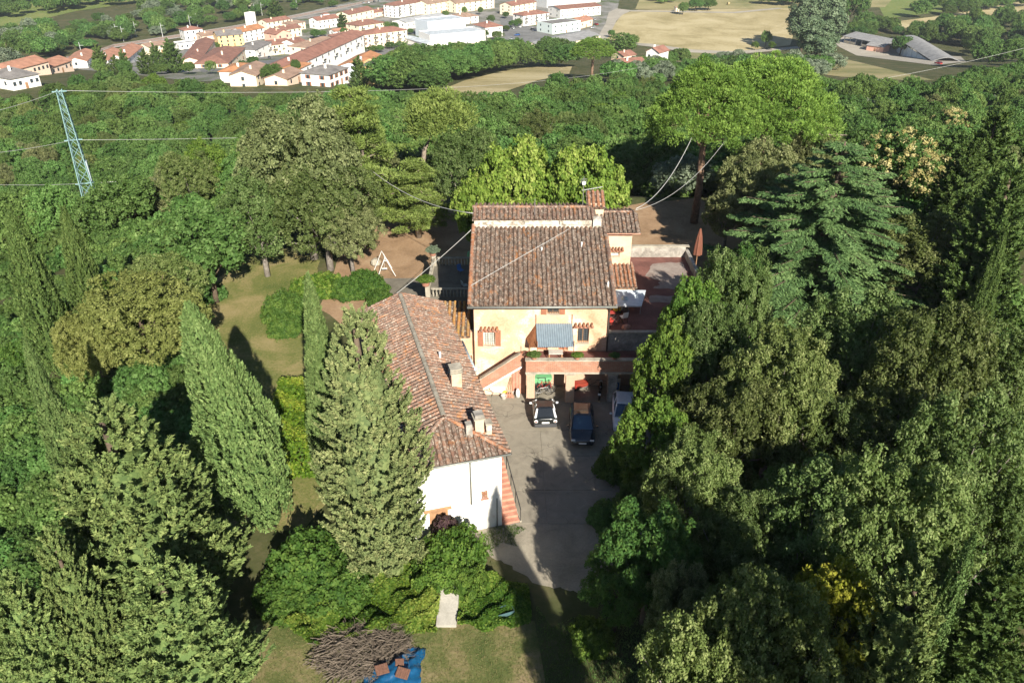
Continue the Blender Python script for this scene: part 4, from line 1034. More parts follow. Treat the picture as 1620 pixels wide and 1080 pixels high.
wbox(WLN-.7, WLN-.3, ov+.4, WW-ov-.4, 0, WE+.3).build('end_wall', M['whitewash'], wing)
MB().prism([wl(WLN-.7, ov, WE), wl(WLN-.7, WW-ov, WE), wl(WLN-.7, hh, WR-.18)], U*.4).build('gable_wall', M['whitewash'], wing)
MB().tube([wl(-.06, -.05, WE-.03), wl(-.06, WW, WE-.03)], .06, 6).build('gutter', M['gutter'], wing, True)
MB().tube([wl(-.05, -.06, WE-.03), wl(WLN, -.06, WE-.03)], .06, 6).build('gutter', M['pipe'], wing, True)
MB().tube([wl(8.6, -.16, WE-.02), wl(12.4, -.16, WE-.02)], .11, 8).build('gutter_length', M['zinc'], wing, True)
MB().tube([wl(-.0, 2.2, WE-.1), wl(.14, 2.2, WE-.5), wl(.14, 2.2, 2.1)], .05, 6).build('downpipe', M['gutter'], wing, True)
MB().tube([wl(.14, .72, WE-3.2), wl(.14, .72, .05)], .04, 6).build('downpipe', M['gutter'], wing, True)
hd = wbox(.02, .199, 3.35, 4.9, 2.15, 2.24).build('door_hood', M['wood'], wing)
wbox(.15, .199, 3.55, 4.6, .02, 2.1).build('door', M['wood'], wing)
wbox(.16, .199, 1.25, 1.6, 2.35, 2.85).build('small_window', M['tile_new'], wing)
wbox(.08, .159, 1.2, 1.65, 2.27, 2.33).build('sill', M['brickstep'], wing)
def chimney(a, b, w, d, h, matn, fins=True):
    zr = WE+(WR-WE)*min(1, min(b, WW-b)/hh)
    c = empty('chimney', (0, 0, 0)); c.parent = wing
    wbox(a, a+d, b, b+w, zr-.4, zr+h).build('stack', M[matn], c)
    if fins:
        for k in range(3): wbox(a-.06, a+d+.06, b-.06, b+w+.06, zr+h+.002+k*.15, zr+h+.06+k*.15).build('cap_slab', M['coping'], c)
        for q in (0.02, d-.14): wbox(a+q, a+q+.12, b+.02, b+w-.02, zr+h+.06, zr+h+.30).build('cap_pier', M['coping'], c)
    return c
chimney(6.1, 1.25, .62, .62, 1.15, 'cream_plain')
c = chimney(1.5, 1.05, .5, .55, 1.0, 'cream_plain', False)
wbox(1.42, 2.13, .98, 1.62, 6.80, 6.88).build('cap_slab', M['coping'], c); wbox(1.5, 2.0, 1.05, 1.55, 6.881, 7.1).build('cap_hood', M['stonewall'], c)
c = chimney(1.45, .62, .32, .4, .75, 'mortar', False); wbox(1.4, 1.9, .58, .98, 6.40, 6.48).build('cap_slab', M['coping'], c)
chimney(1.3, 1.75, .35, .4, .7, 'stonewall', False)
p = wl(9.5, 1.9, 6.05); MB().tube([p, p+Vector((0, 0, .55))], .07, 8).build('vent_pipe', M['white'], wing, True)
# brick steps along the wing's yard side, with a dark handrail
ws = empty('brick_steps', (0, 0, 0), 0, 'narrow red brick steps along the whitewashed wall with dark handrail', 'stairs')
for k in range(13):
    wbox(.15+k*.3, .15+(k+1)*.3+.02, -.62, ov-.003, 0, .17*(k+1)).build('step', M['brickstep'], ws)
wbox(.1, 4.3, -.74, -.64, 0, .12).build('kerb', M['coping'], ws)
MB().tube([wl(.1, -.68, 1.0), wl(4.2, -.68, 3.1)], .03, 6).build('handrail', M['darkmetal'], ws)
for k in range(5): MB().tube([wl(.15+k, -.68, .1+.5*k), wl(.15+k, -.68, 1.0+.51*k)], .022, 5).build('post', M['darkmetal'], ws)

# ------------------------------------------------------------------ balustraded terrace on the left
bt = empty('balustrade_terrace', (0, 0, 0), 0, 'stone terrace with baluster railings left of the farmhouse', 'terrace')
BZ = 1.6; f0 = at(690, 470, BZ); f1 = at(741, 470, BZ); b0 = at(683, 418, BZ)
BX0, BX1, BY0, BY1 = -7.4, X0-.05, f0.y, b0.y
MB().box(BX0, BX1, BY0, BY1, 0, BZ).build('platform', M['darkpath'], bt)
bal = MB().lathe([(.07, 0), (.07, .05), (.045, .10), (.085, .28), (.05, .5), (.04, .58), (.07, .62), (.07, .68)], n=8).mesh('baluster', True); bal.materials.append(M['coping'])
def balustrade(xa, ya, xb, yb):
    d = Vector((xb-xa, yb-ya, 0)); n = int(d.length/.28)
    for k in range(n):
        o = link('baluster', bal, None, bt); o.location = (xa+d.x*(k+.5)/n, ya+d.y*(k+.5)/n, BZ)
    nx = d.normalized().cross(Vector((0, 0, 1)))*.11
    A, B = Vector((xa, ya, BZ+.68)), Vector((xb, yb, BZ+.68))
    MB().hexa([A-nx, A+nx, B+nx, B-nx], [q+Vector((0, 0, .11)) for q in (A-nx, A+nx, B+nx, B-nx)]).build('handrail', M['coping'], bt)
balustrade(BX0+.5, BY0+.15, BX1, BY0+.15); balustrade(BX0+.5, BY1-.15, BX1, BY1-.15); balustrade(BX0+.15, BY0+.45, BX0+.15, BY1-.45)
for x, y in ((BX0, BY0), (BX0, BY1-.4)): MB().box(x, x+.4, y, y+.4, BZ, BZ+1.0).build('pier', M['coping'], bt)

# ------------------------------------------------------------------ vehicles
def shared_wheel(r, wd):
    t = MB().lathe([(r*.62, -wd/2), (r*.93, -wd/2), (r, -wd*.3), (r, wd*.3), (r*.93, wd/2), (r*.62, wd/2)], n=18).mesh('tyre', True); t.materials.append(M['rubber'])
    m = MB().lathe([(.02, -wd*.3), (r*.62, -wd*.36), (r*.64, wd*.36), (r*.2, wd*.42), (.02, wd*.42)], n=14).mesh('rim', True); m.materials.append(M['steel'])
    return t, m
def car(name, loc, rz, L, W_, H_, body, label, roofm=None, pillar=None, style='hatch', glass=None, group=None, plate=True, simple=False):
    """front of the car at +Y"""
    e = empty(name, loc, rz, label, 'car', group)
    hl, hw = L/2, W_/2; gl = glass or M['carglass']; pm = pillar or body
    belt = H_*.60; gr = .17
    if style == 'smart': S = [(-hl, .32, .86, .84), (-hl+.10, .22, .98, .95), (-hl*.5, gr, 1.0, 1.0), (0, gr, .98, 1.0), (hl*.45, gr, .95, 1.0), (hl*.72, .2, .84, .98), (hl*.95, .25, .66, .9), (hl, .34, .55, .82)]
    else: S = [(-hl, .34, .80, .84), (-hl+.12, .24, .92, .94), (-hl*.6, gr, .96, 1.0), (0, gr, .95, 1.0), (hl*.42, gr, .93, 1.0), (hl*.62, .2, .86, .98), (hl*.92, .24, .70, .92), (hl, .32, .56, .80)]
    rings = []
    for y, zb, zs, k in S:
        w = hw*k; zs *= H_/1.5
        rings.append([(-w*.9, y, zb), (-w, y, zb+.3*(zs-zb)), (-w*.985, y, zs-.10), (-w*.86, y, zs), (-w*.4, y, zs+.025), (w*.4, y, zs+.025), (w*.86, y, zs), (w*.985, y, zs-.10), (w, y, zb+.3*(zs-zb)), (w*.9, y, zb)])
    MB().loft(rings).build('body', body, e, True)
    if style == 'smart': rb, rr, fr, fb = -hl+.16, -hl+.55, .18, .78
    else: rb, rr, fr, fb = -hl+.10, -hl+.62, .12, hl*.52
    zb = H_*.62; zr = H_-.05; wb = hw*.86; wr = hw*.68
    q = [(-wb, rb, zb), (wb, rb, zb), (wb, fb, zb), (-wb, fb, zb)]; t = [(-wr, rr, zr), (wr, rr, zr), (wr, fr, zr), (-wr, fr, zr)]
    MB().hexa(q, t).build('glasshouse', gl, e)
    mx = .03
    MB().loft([[(-wr-.02, rr-.03, zr-.01), (wr+.02, rr-.03, zr-.01), (wr+.02, fr+.04, zr-.01), (-wr-.02, fr+.04, zr-.01)],
               [(-wr+.02, rr, zr+.025), (wr-.02, rr, zr+.025), (wr-.02, fr, zr+.025), (-wr+.02, fr, zr+.025)],
               [(-wr*.7, rr+.12, zr+.05), (wr*.7, rr+.12, zr+.05), (wr*.7, fr-.12, zr+.05), (-wr*.7, fr-.12, zr+.05)]]).build('roof', roofm or body, e)
    if simple:
        for sx in (-1, 1):
            for y in (-hl*.62, hl*.62): MB().tube([(sx*(hw-.2), y, .3), (sx*(hw+.01), y, .3)], .3, 10).build('wheel', M['rubber'], e)
        return e
    pw = .06 if style == 'smart' else .035
    for a, b in zip(q, t): MB().tube([a, b], [pw*1.5, pw], 6).build('pillar', pm, e)
    for sx in (-1, 1): MB().tube([(sx*wb, (rb+fb)/2-.05, zb), (sx*wr, (rr+fr)/2-.05, zr)], pw, 6).build('pillar', pm, e)
    tm, rm = shared_wheel(.30, .19)
    for sx in (-1, 1):
        for y in (-hl*.62, hl*.62):
            wh = empty('wheel', (sx*(hw-.14), y, .30)); wh.parent = e; wh.rotation_euler = (0, sx*math.pi/2, 0)
            link('tyre', tm, None, wh); link('rim', rm, None, wh)
            MB().tube([(sx*(hw-.25), y, .33), (sx*(hw-.03), y, .33)], .33, 16).build('wheel_arch', M['black'], e)
        MB().box(sx*(hw+.11)-.09, sx*(hw+.11)+.09, fb-.32, fb-.2, zb, zb+.13).build('mirror', pm, e, bevel=.03)
        if style == 'smart':
            o = MB().lathe([(.02, 0), (.12, 0), (.13, .05), (.02, .05)], n=14).build('tail_light', M['white'], e, True)
            o.location = (sx*hw*.80, -hl+.04, .76); o.rotation_euler = (math.pi/2, 0, 0)
            q_ = MB().lathe([(.02, 0), (.06, 0), (.06, .05), (.02, .05)], n=12).build('lens', M['red'], o, True); q_.location = (0, 0, .012)
        else:
            MB().box(sx*hw*.72-.14, sx*hw*.72+.14, hl-.14, hl-.045, .56, .68).build('headlight', M['carlight'], e, bevel=.03)
            MB().box(sx*hw*.78-.1, sx*hw*.78+.1, -hl-.005, -hl+.1, .62, .82).build('tail_light', M['red'], e, bevel=.02)
    if plate:
        if style == 'smart': MB().box(-.25, .25, -hl-.02, -hl+.06, .60, .71).build('number_plate', M['white'], e)
        else: MB().box(-.25, .25, hl-.02, hl+.02, .40, .51).build('number_plate', M['white'], e)
    if style == 'smart':
        MB().loft([[(-hw*.92, -hl-.06, .30), (hw*.92, -hl-.06, .30), (hw*.98, -hl+.25, .30), (-hw*.98, -hl+.25, .30)], [(-hw*.92, -hl-.07, .56), (hw*.92, -hl-.07, .56), (hw*1.0, -hl+.25, .56), (-hw*1.0, -hl+.25, .56)]]).build('bumper', M['bumper'], e, bevel=.03)
        MB().hexa([(-wb*.86, rb-.015, zb+.02), (wb*.86, rb-.015, zb+.02), (wb*.86, rb+.01, zb+.02), (-wb*.86, rb+.01, zb+.02)],
                  [(-wr*.9, rr-.05, zr-.05), (wr*.9, rr-.05, zr-.05), (wr*.9, rr-.02, zr-.05), (-wr*.9, rr-.02, zr-.05)]).build('rear_window', M['carglass'], e)
        q_ = MB().lathe([(.01, 0), (.045, 0), (.045, .02), (.01, .02)], n=10).build('badge', M['steel'], e); q_.location = (0, -hl+.03, .87); q_.rotation_euler = (math.pi/2, 0, 0)
    else:
        MB().box(-.42, .42, hl-.03, hl+.012, .54, .60).build('grille', M['black'], e)
        MB().box(-.012, .012, fb-.02, fb+.3, zb+.035, zb+.05).build('wiper', M['black'], e)
    return e
M['carglass'] = glassmat('carglass', (.008, .010, .012), .06)
M['skyglass'] = glassmat('skyglass', (.02, .05, .09), .06)  # blue of the reflected sky put into the glass colour
M['carlight'] = plain('carlight', (.65, .68, .70), .15)
M['bumper'] = plain('bumper', (.055, .057, .062), .5)
M['paint_black'] = paint('paint_black', (.012, .014, .014))
M['paint_navy'] = paint('paint_navy', (.010, .016, .030))
M['paint_white'] = paint('paint_white', (.72, .74, .76))
M['paint_silver'] = paint('paint_silver', (.45, .47, .49), metal=.3)
M['paint_red'] = paint('paint_red', (.35, .03, .025))
M['paint_blue'] = paint('paint_blue', (.03, .09, .28))
p = at(861, 650, .7)
car('two_seat_car', (p.x, p.y, .045), R(2), 2.70, 1.62, 1.50, M['paint_black'], 'small black two-seat car with white frame, parked before the loggia', M['carglass'], M['paint_white'], 'smart')
p = at(921, 672, .7)
car('hatchback_car', (p.x, p.y+.2, .045), R(177), 3.9, 1.70, 1.46, M['paint_navy'], 'dark navy hatchback with its bonnet toward the drive', glass=M['skyglass'])
p = at(980, 652, .7)
car('white_car', (p.x+.35, p.y+.1, .045), R(174), 3.9, 1.68, 1.46, M['paint_white'], 'white car mostly hidden by the tree at the yard edge', glass=M['skyglass'])

# ------------------------------------------------------------------ under the loggia and around the yard
def bicycle(loc, rz, tilt, frame, label):
    e = empty('bicycle', loc, rz, label, 'bicycle', 'bicycles under the loggia'); e.rotation_euler = (tilt, 0, rz)
    for x in (-.52, .52):
        wv = MB(); pts = [(x+.33*math.cos(a*math.pi/10), 0, .34+.33*math.sin(a*math.pi/10)) for a in range(21)]
        wv.tube(pts, .022, 5, False); wh = wv.build('wheel', M['rubber'], e, True)
        sp_ = MB()
        for a in range(6): sp_.tube([(x-.31*math.cos(a*math.pi/6), 0, .34-.31*math.sin(a*math.pi/6)), (x+.31*math.cos(a*math.pi/6), 0, .34+.31*math.sin(a*math.pi/6))], .006, 3)
        sp_.build('spokes', M['steel'], wh)
    f = MB()
    for a, b in (((-.52,0,.34),(-.12,0,.30)), ((-.12,0,.30),(-.22,0,.82)), ((-.20,0,.74),(.36,0,.78)), ((-.12,0,.30),(.38,0,.70)), ((-.52,0,.34),(-.2,0,.74)), ((.52,0,.34),(.36,0,.88))): f.tube([a, b], .022, 6)
    f.build('frame', M[frame], e)
    MB().tube([(.36,0,.88), (.33,0,.98)], .018, 5).tube([(.30,-.28,.98), (.34,-.1,1.0), (.34,.1,1.0), (.30,.28,.98)], .016, 5).build('handlebar', M['darkmetal'], e)
    MB().loft([[(-.36,-.09,.86),(-.36,.09,.86),(-.36,.07,.90),(-.36,-.07,.90)], [(-.12,-.03,.86),(-.12,.03,.86),(-.12,.02,.90),(-.12,-.02,.90)]]).build('saddle', M['black'], e)
    MB().tube([(-.12,-.14,.30), (-.12,.14,.30)], .02, 5).build('pedals', M['darkmetal'], e)
    return e
bicycle((2.2, 46.5, .045), R(12), R(8), 'steel', 'grey bicycle leaning in the first loggia bay, nearer the small black car')
bicycle((2.35, 47.0, .045), R(-8), R(-9), 'red', 'reddish bicycle behind the grey one in the first loggia bay')
e = empty('garden_cart', (2.15, 47.5, .045), R(4), 'green tub garden cart at the back of the first loggia bay', 'cart')
MB().hexa([(-.6,-.28,.55),(.6,-.28,.55),(.6,.28,.55),(-.6,.28,.55)], [(-.78,-.36,1.05),(.78,-.36,1.05),(.78,.36,1.05),(-.78,.36,1.05)]).build('tub', M['green'], e, bevel=.05)
for x in (-.45, .45): MB().tube([(x,-.3,.28), (x,.3,.28)], .28, 12).build('wheel', M['rubber'], e)
MB().tube([(-.3,-.37,.6), (-.25,-.5,1.2), (.25,-.5,1.2), (.3,-.37,.6)], .025, 6).build('handle', M['darkmetal'], e)
MB().tube([(-.45,0,.3), (.45,0,.3)], .03, 6).build('axle', M['darkmetal'], e)
def barrow(loc, rz, mat, label, wheelm='rubber'):
    e = empty('wheelbarrow', loc, rz, label, 'wheelbarrow')
    MB().hexa([(-.25,-.2,.30),(.35,-.2,.30),(.35,.2,.30),(-.25,.2,.30)], [(-.45,-.34,.62),(.62,-.30,.66),(.62,.30,.66),(-.45,.34,.62)]).build('tray', M[mat], e, bevel=.03)
    MB().tube([(.62,-.06,.19), (.62,.06,.19)], .19, 14).build('wheel', M[wheelm], e)
    for s in (-1, 1):
        MB().tube([(.62,s*.1,.19), (-.2,s*.24,.33), (-1.0,s*.30,.62)], .02, 6).build('handle', M['darkmetal'], e)
        MB().tube([(-.2,s*.24,.33), (-.32,s*.26,.0)], .02, 6).build('leg', M['darkmetal'], e)
    return e
barrow((4.3, 46.9, .045), R(35), 'red', 'red wheelbarrow in the shade of the second loggia bay')
barrow((5.15, 47.3, .045), R(200), 'orange', 'orange-red wheelbarrow behind the middle loggia pillar')
p = at(788, 618, .3); barrow((p.x-.1, p.y-.1, .045), R(-10), 'white', 'white wheelbarrow with a yellow wheel under the outside stair', 'yellow')
e = empty('motorcycle', (6.4, 46.6, .045), R(80), 'black motorcycle standing in the dark loggia bay', 'motorcycle')
for x in (-.68, .68):
    wv = MB(); wv.tube([(x+.29*math.cos(a*math.pi/10), 0, .31+.29*math.sin(a*math.pi/10)) for a in range(21)], .055, 7, False); wv.build('wheel', M['rubber'], e, True)
MB().loft([[(-.35,-.12,.35),(-.35,.12,.35),(-.35,.1,.62),(-.35,-.1,.62)], [(.3,-.14,.30),(.3,.14,.30),(.3,.12,.66),(.3,-.12,.66)]]).build('engine', M['darkmetal'], e, bevel=.04)
MB().loft([[(-.2,-.12,.66),(-.2,.12,.66),(-.2,.08,.80),(-.2,-.08,.80)], [(.1,-.17,.68),(.1,.17,.68),(.1,.10,.95),(.1,-.10,.95)], [(.38,-.12,.72),(.38,.12,.72),(.38,.08,.92),(.38,-.08,.92)]]).build('tank', M['paint_black'], e, True)
MB().loft([[(-.85,-.09,.80),(-.85,.09,.80),(-.85,.07,.88),(-.85,-.07,.88)], [(-.2,-.14,.68),(-.2,.14,.68),(-.2,.1,.78),(-.2,-.1,.78)]]).build('seat', M['black'], e)
for s in (-1, 1): MB().tube([(.68,s*.1,.31), (.42,s*.1,.98)], .03, 6).build('fork', M['steel'], e)
MB().tube([(.30,-.36,1.02), (.42,-.1,1.0), (.42,.1,1.0), (.30,.36,1.02)], .02, 6).build('handlebar', M['darkmetal'], e)
q_ = MB().lathe([(.02,0),(.09,.02),(.1,.1),(.02,.12)], n=10).build('headlight', M['carlight'], e, True); q_.location = (.5, 0, .86); q_.rotation_euler = (0, R(80), 0)
MB().box(-.90, -.87, -.1, .1, .55, .70).build('number_plate', M['white'], e)
e = empty('water_dispenser', (7.55, 46.9, .045), 0, 'white cabinet with a blue panel in the third loggia bay', 'cabinet')
MB().box(-.28, .28, -.25, .25, 0, 1.35).build('body', M['offwhite'], e, bevel=.02)
MB().box(-.2, .2, -.275, -.252, .45, 1.05).build('panel', M['blue'], e); MB().box(-.08, .08, -.29, -.276, .6, .95).build('handle', M['white'], e)
e = empty('rag', (5.0, 45.2, .046), R(20), 'crumpled pale sheet on the ground by the middle pillar', 'sheet')
rg = random.Random(8); mb = MB(); n = 7
for i in range(n):
    for j in range(n): mb.v.append((i*.1-.3, j*.1-.3, .02+rg.random()*.12))
for i in range(n-1):
    for j in range(n-1): mb.f.append((i*n+j, (i+1)*n+j, (i+1)*n+j+1, i*n+j+1))
mb.build('cloth', M['potgrey'], e)
# brooms and pots by the stair
for k, (dx, tx, lb) in enumerate(((0, -.22, 'leftmost'), (.16, .02, 'middle'), (.34, .25, 'rightmost'))):
    e = empty('broom', (-.35+dx, 46.25, .045), 0, 'wooden-handled broom, %s of three leaning under the stair' % lb, 'broom', 'brooms under the stair')
    MB().tube([(0, 0, .35), (.12-tx*.5, .32, 1.55)], .022, 6).build('handle', M['wood'], e)
    MB().loft([[(-.16,-.05,0),(.16,-.05,0),(.16,.05,0),(-.16,.05,0)], [(-.04,-.02,.4),(.04,-.02,.4),(.04,.04,.4),(-.04,.04,.4)]]).build('bristles', M['brickstep'], e)
for k, (px, py, lb) in enumerate(((795, 622, 'leftmost grey plant pot under the outside stair'), (802, 620, 'grey plant pot between the others at the stair foot'), (810, 619, 'rightmost grey plant pot under the outside stair'), (797, 628, 'grey plant pot standing in front of the row by the stair'))):
    p = at(px, py, .2)
    MB().lathe([(.14, 0), (.17, .12), (.21, .28), (.23, .30), (.19, .31), (.16, .2)], n=14).build('plant_pot', M['potgrey'], None, True)
    o = bpy.data.objects['plant_pot' if k == 0 else 'plant_pot.%03d' % k]; o.location = (p.x, p.y, .045); tag(o, lb, 'pot', 'pots under the stair')
p = at(820, 600, .9)
o = MB().loft([[(-.13,-.1,0),(.13,-.1,0),(.13,.1,0),(-.13,.1,0)], [(-.14,-.12,.5),(.14,-.12,.5),(.12,.1,.5),(-.12,.1,.5)], [(-.06,-.05,.75),(.06,-.05,.75),(.05,.04,.75),(-.05,.04,.75)]]).build('feed_sack', M['white'], None, True)
o.location = (.42, 46.3, .045); tag(o, 'upright white sack beside the brooms under the stair', 'sack')
# things on the loggia terrace
def potplant(px, py, z, r, key, label, name='potted_plant', Y=None):
    p = atY(px, py, Y) if Y else at(px, py, z)
    e = empty(name, (p.x, p.y, z), 0, label, 'plant')
    MB().lathe([(r*.5, 0), (r*.6, .1), (r*.75, r*.9), (r*.8, r*.95), (r*.6, r*.96)], n=12).build('pot', M['brickstep'], e, True)
    o = bpy.data.objects.new('foliage', PR[key][0]); COL.objects.link(o); o.parent = e; o.location = (0, 0, r*.9); s = r/1.1; o.scale = (s*1.25, s*1.0, s*.7)
    return e
potplant(845, 566, 3.65, .32, 'underbush', 'dark leafy plant on the parapet corner above the first pillar', Y=45.72)
potplant(913, 568, 3.65, .30, 'bush_a', 'green trailing plant on the parapet above the middle pillar', Y=45.72)
potplant(972, 569, 3.65, .26, 'underbush', 'small weedy plant on the shaded parapet end', Y=45.72)
e = empty('terrace_table', (3.1, 46.9, 2.935), 0, 'small low table under the corrugated awning', 'table')
MB().box(-.5, .5, -.3, .3, .55, .60).build('top', M['potgrey'], e)
for x in (-.45, .45):
    for y in (-.25, .25): MB().box(x-.03, x+.03, y-.03, y+.03, 0, .549).build('leg', M['wood'], e)
# clutter on the raised terrace
def chair(loc, rz, mat, label):
    e = empty('terrace_chair', loc, rz, label, 'chair')
    MB().box(-.23, .23, -.23, .23, .42, .46).build('seat', M[mat], e, bevel=.02)
    MB().hexa([(-.23,.2,.462),(.23,.2,.462),(.23,.24,.462),(-.23,.24,.462)], [(-.21,.30,.92),(.21,.30,.92),(.21,.33,.92),(-.21,.33,.92)]).build('backrest', M[mat], e)
    for x in (-.2, .2):
        for y in (-.2, .2): MB().tube([(x*1.1, y*1.1, 0), (x, y, .419)], .018, 5).build('leg', M['darkmetal'], e)
    return e
TZ = RZ
p = at(986, 509, TZ); chair((p.x, p.y, TZ), R(200), 'white', 'white chair standing in front of the pale canopy')
p = at(990, 500, TZ); chair((p.x, p.y, TZ), R(160), 'darkmetal', 'dark chair behind the white one on the raised terrace')
p = at(968, 502, TZ); chair((p.x, p.y, TZ), R(90), 'red', 'red chair against the downpipe on the raised terrace')
e = empty('terrace_table', (*at(978, 494, TZ)[:2], TZ), R(10), 'round pale table under the edge of the blue canopy', 'table')
MB().lathe([(.02, .70), (.45, .70), (.46, .74), (.02, .75)], n=18).build('top', M['offwhite'], e); MB().tube([(0,0,0), (0,0,.7)], .04, 8).build('stem', M['darkmetal'], e); MB().lathe([(.25, 0), (.25, .03), (.05, .06)], n=12).build('base', M['darkmetal'], e)
e = empty('kettle_barbecue', (*at(987, 488, TZ)[:2], TZ), 0, 'round grey kettle barbecue under the canopy', 'barbecue')
MB().lathe([(.05, .55), (.22, .62), (.30, .78), (.29, .84), (.2, 1.0), (.04, 1.06)], n=16).build('bowl', M['zinc'], e, True)
for a in range(3): MB().tube([(.1*math.cos(a*2.1), .1*math.sin(a*2.1), .6), (.28*math.cos(a*2.1), .28*math.sin(a*2.1), 0)], .018, 5).build('leg', M['darkmetal'], e)
e = empty('drying_rack', (*at(972, 512, TZ)[:2], TZ), R(30), 'folded dark metal frame lying near the terrace edge', 'rack')
for k in range(4): MB().tube([(-.7, -.3+.2*k, .05+.1*k), (.7, -.1+.2*k, .12+.1*k)], .018, 5).build('bar', M['darkmetal'], e)
for x in (-.6, .6): MB().tube([(x, -.35, .0), (x, .5, .5)], .018, 5).build('rail', M['darkmetal'], e)
e = empty('clay_jar', (*at(990, 522, TZ)[:2], TZ), 0, 'terracotta jar lying by the terrace front coping', 'jar')
MB().lathe([(.1,-.3),(.2,-.2),(.24,.0),(.18,.22),(.1,.28),(.12,.34)], n=14).build('body', M['brickstep'], e, True); e.children[0].rotation_euler = (0, R(88), R(20)); e.children[0].location = (0, 0, .24)
for px, py, mt, lb in ((964, 507, 'red', 'red crate by the downpipe under the canopy'), (976, 487, 'yellow', 'yellow crate beneath the canopy slats'), (982, 485, 'offwhite', 'pale box beneath the canopy beside the yellow crate')):
    q = at(px, py, TZ+.2); e = empty('storage_crate', (q.x, q.y, TZ), R(15), lb, 'crate')
    for a, b, c, d in ((-.25,.25,-.18,-.16), (-.25,.25,.16,.18), (-.25,-.23,-.159,.159), (.23,.25,-.159,.159)): MB().box(a, b, c, d, .02, .32).build('side', M[mt], e)
    MB().box(-.25, .25, -.18, .18, 0, .018).build('base', M[mt], e)
M['rustcloth'] = plain('rustcloth', (.16,.06,.035), .8)
# closed parasol at the back corner of the terrace
p = at(1091, 424, RZ); e = empty('parasol', (15.9, 61.0, 0), 0, 'closed rust-brown parasol standing at the terrace corner', 'parasol')
mb = MB(); rings = []
for k, (r_, z_) in enumerate(((.10, 4.6), (.34, 4.75), (.30, 5.5), (.20, 6.4), (.06, 7.1))):
    rings.append([(r_*(1+.18*(i % 2))*math.cos(i*math.pi/8), r_*(1+.18*(i % 2))*math.sin(i*math.pi/8), z_) for i in range(16)])
mb.loft(rings); mb.build('canopy', M['rustcloth'], e); MB().tube([(0,0,0), (0,0,4.62)], .035, 8).build('pole', M['wood'], e)
# left terrace: chairs, pots
p = at(736, 458, BZ); chair((p.x, p.y, BZ), R(120), 'zinc', 'pale blue chair in the house shadow on the balustraded terrace')
p = at(731, 434, BZ); chair((p.x-.1, p.y, BZ), R(40), 'blue', 'blue chair deeper in the shadow of the balustraded terrace')
potplant(674, 460, BZ+1.0, .55, 'bush_a', 'bright yellow-green plant on the near balustrade pier', Y=BY0+.2)
potplant(685, 410, BZ+1.0, .48, 'bush_olive', 'pale spiky plant in a tub on the far balustrade pier', Y=BY1-.2)
e = empty('water_butt', (-3.9, BY1+.9, .0), 0, 'pale green barrel in the shade behind the balustrade', 'barrel')
MB().lathe([(.3, 0), (.36, .4), (.36, 1.6), (.3, 2.4), (.26, 2.45)], n=14).build('body', M['green'], e, True)
# swing frame
e = empty('swing_frame', (*ground_at(609, 432)[:2], .02), R(12), 'white metal A-frame child swing on the path', 'swing')
T0, T1 = Vector((-.1, .8, 1.95)), Vector((.1, -.8, 1.95))
MB().tube([T0, T1], .028, 6).build('top_bar', M['white'], e)
for q, dx in ((T0, -.85), (T0, .85), (T1, -.85), (T1, .85)): MB().tube([q, (q.x+dx, q.y*1.15, 0)], .026, 6).build('leg', M['white'], e)
MB().tube([(-.05, .8, .9), (.35+.1, .8, .9)], .025, 5).build('brace', M['white'], e)
MB().box(-.25, .25, -.15, .15, .45, .50).build('seat', M['offwhite'], e)
for y in (-.14, .14): MB().tube([(0, y, .5), (0, y, 1.95)], .012, 4).build('rope', M['wire'], e)
p = ground_at(600, 420); o = MB().lathe([(.3, 0), (.5, .2), (.45, .55), (.2, .75)], n=9).build('rock', M['coping']); o.location = (p.x-.3, p.y, 0); tag(o, 'pale boulder beside the white swing frame', 'rock')

# ------------------------------------------------------------------ aerials, wires
e = empty('aerial_mast', (5.6, 58.3, 9.9), 0, 'tall television aerial mast behind the orange chimney hood', 'aerial')
MB().tube([(0,0,-.4), (0,0,2.6)], .035, 6).build('mast', M['steel'], e)
MB().tube([(-.1,0,1.5), (1.5,.1,1.75)], .025, 5).build('boom', M['steel'], e)
for k in range(7): MB().tube([(.1+k*.2,-.3,1.55+k*.03), (.1+k*.2,.3,1.55+k*.03)], .012, 4).build('element', M['steel'], e)
for k in range(4): MB().tube([(-.25,-.12*k+.2,2.0+k*.15), (.25,-.1*k+.2,2.0+k*.15)], .015, 4).build('element', M['steel'], e)
q_ = MB().lathe([(.02, 0), (.08, .02), (.14, .06), (.13, .065), (.02, .02)], n=14).build('dish', M['steel'], e, True); q_.location = (0, -.1, 2.1); q_.rotation_euler = (R(70), 0, 0)
e = empty('aerial_rod', (1.75, 56.4, 9.5), 0, 'thin vertical rod standing on the roof step', 'aerial'); MB().tube([(0,0,0), (0,0,1.9)], .03, 5).build('rod', M['steel'], e); MB().box(-.06, .06, -.06, .06, -.05, .05).build('foot', M['steel'], e)
def cable(name, a, b, sag, r, label, n=14, mat='wire', group=None):
    a, b = Vector(a), Vector(b); mb = MB()
    mb.tube([a.lerp(b, k/n)-Vector((0, 0, sag*4*(k/n)*(1-k/n))) for k in range(n+1)], r, 5)
    return tag(mb.build(name, M[mat], None, True), label, 'cable', group)
def rz_(y): return ZE+.05+SL*(y-47.4)+.17
cable('house_cable', (X0-.3, 55.3, rz_(55.3)), (-10.8, 56.5, 2.2), .2, .025, 'grey cable slanting from the roof edge down past the balustraded terrace')
mb = MB(); q0, q1 = (X0-.3, 49.1), (4.35, 55.2)
mb.tube([(q0[0]+(q1[0]-q0[0])*t, q0[1]+(q1[1]-q0[1])*t, rz_(q0[1]+(q1[1]-q0[1])*t)+.02) for t in [k/12 for k in range(13)]], .02, 5)
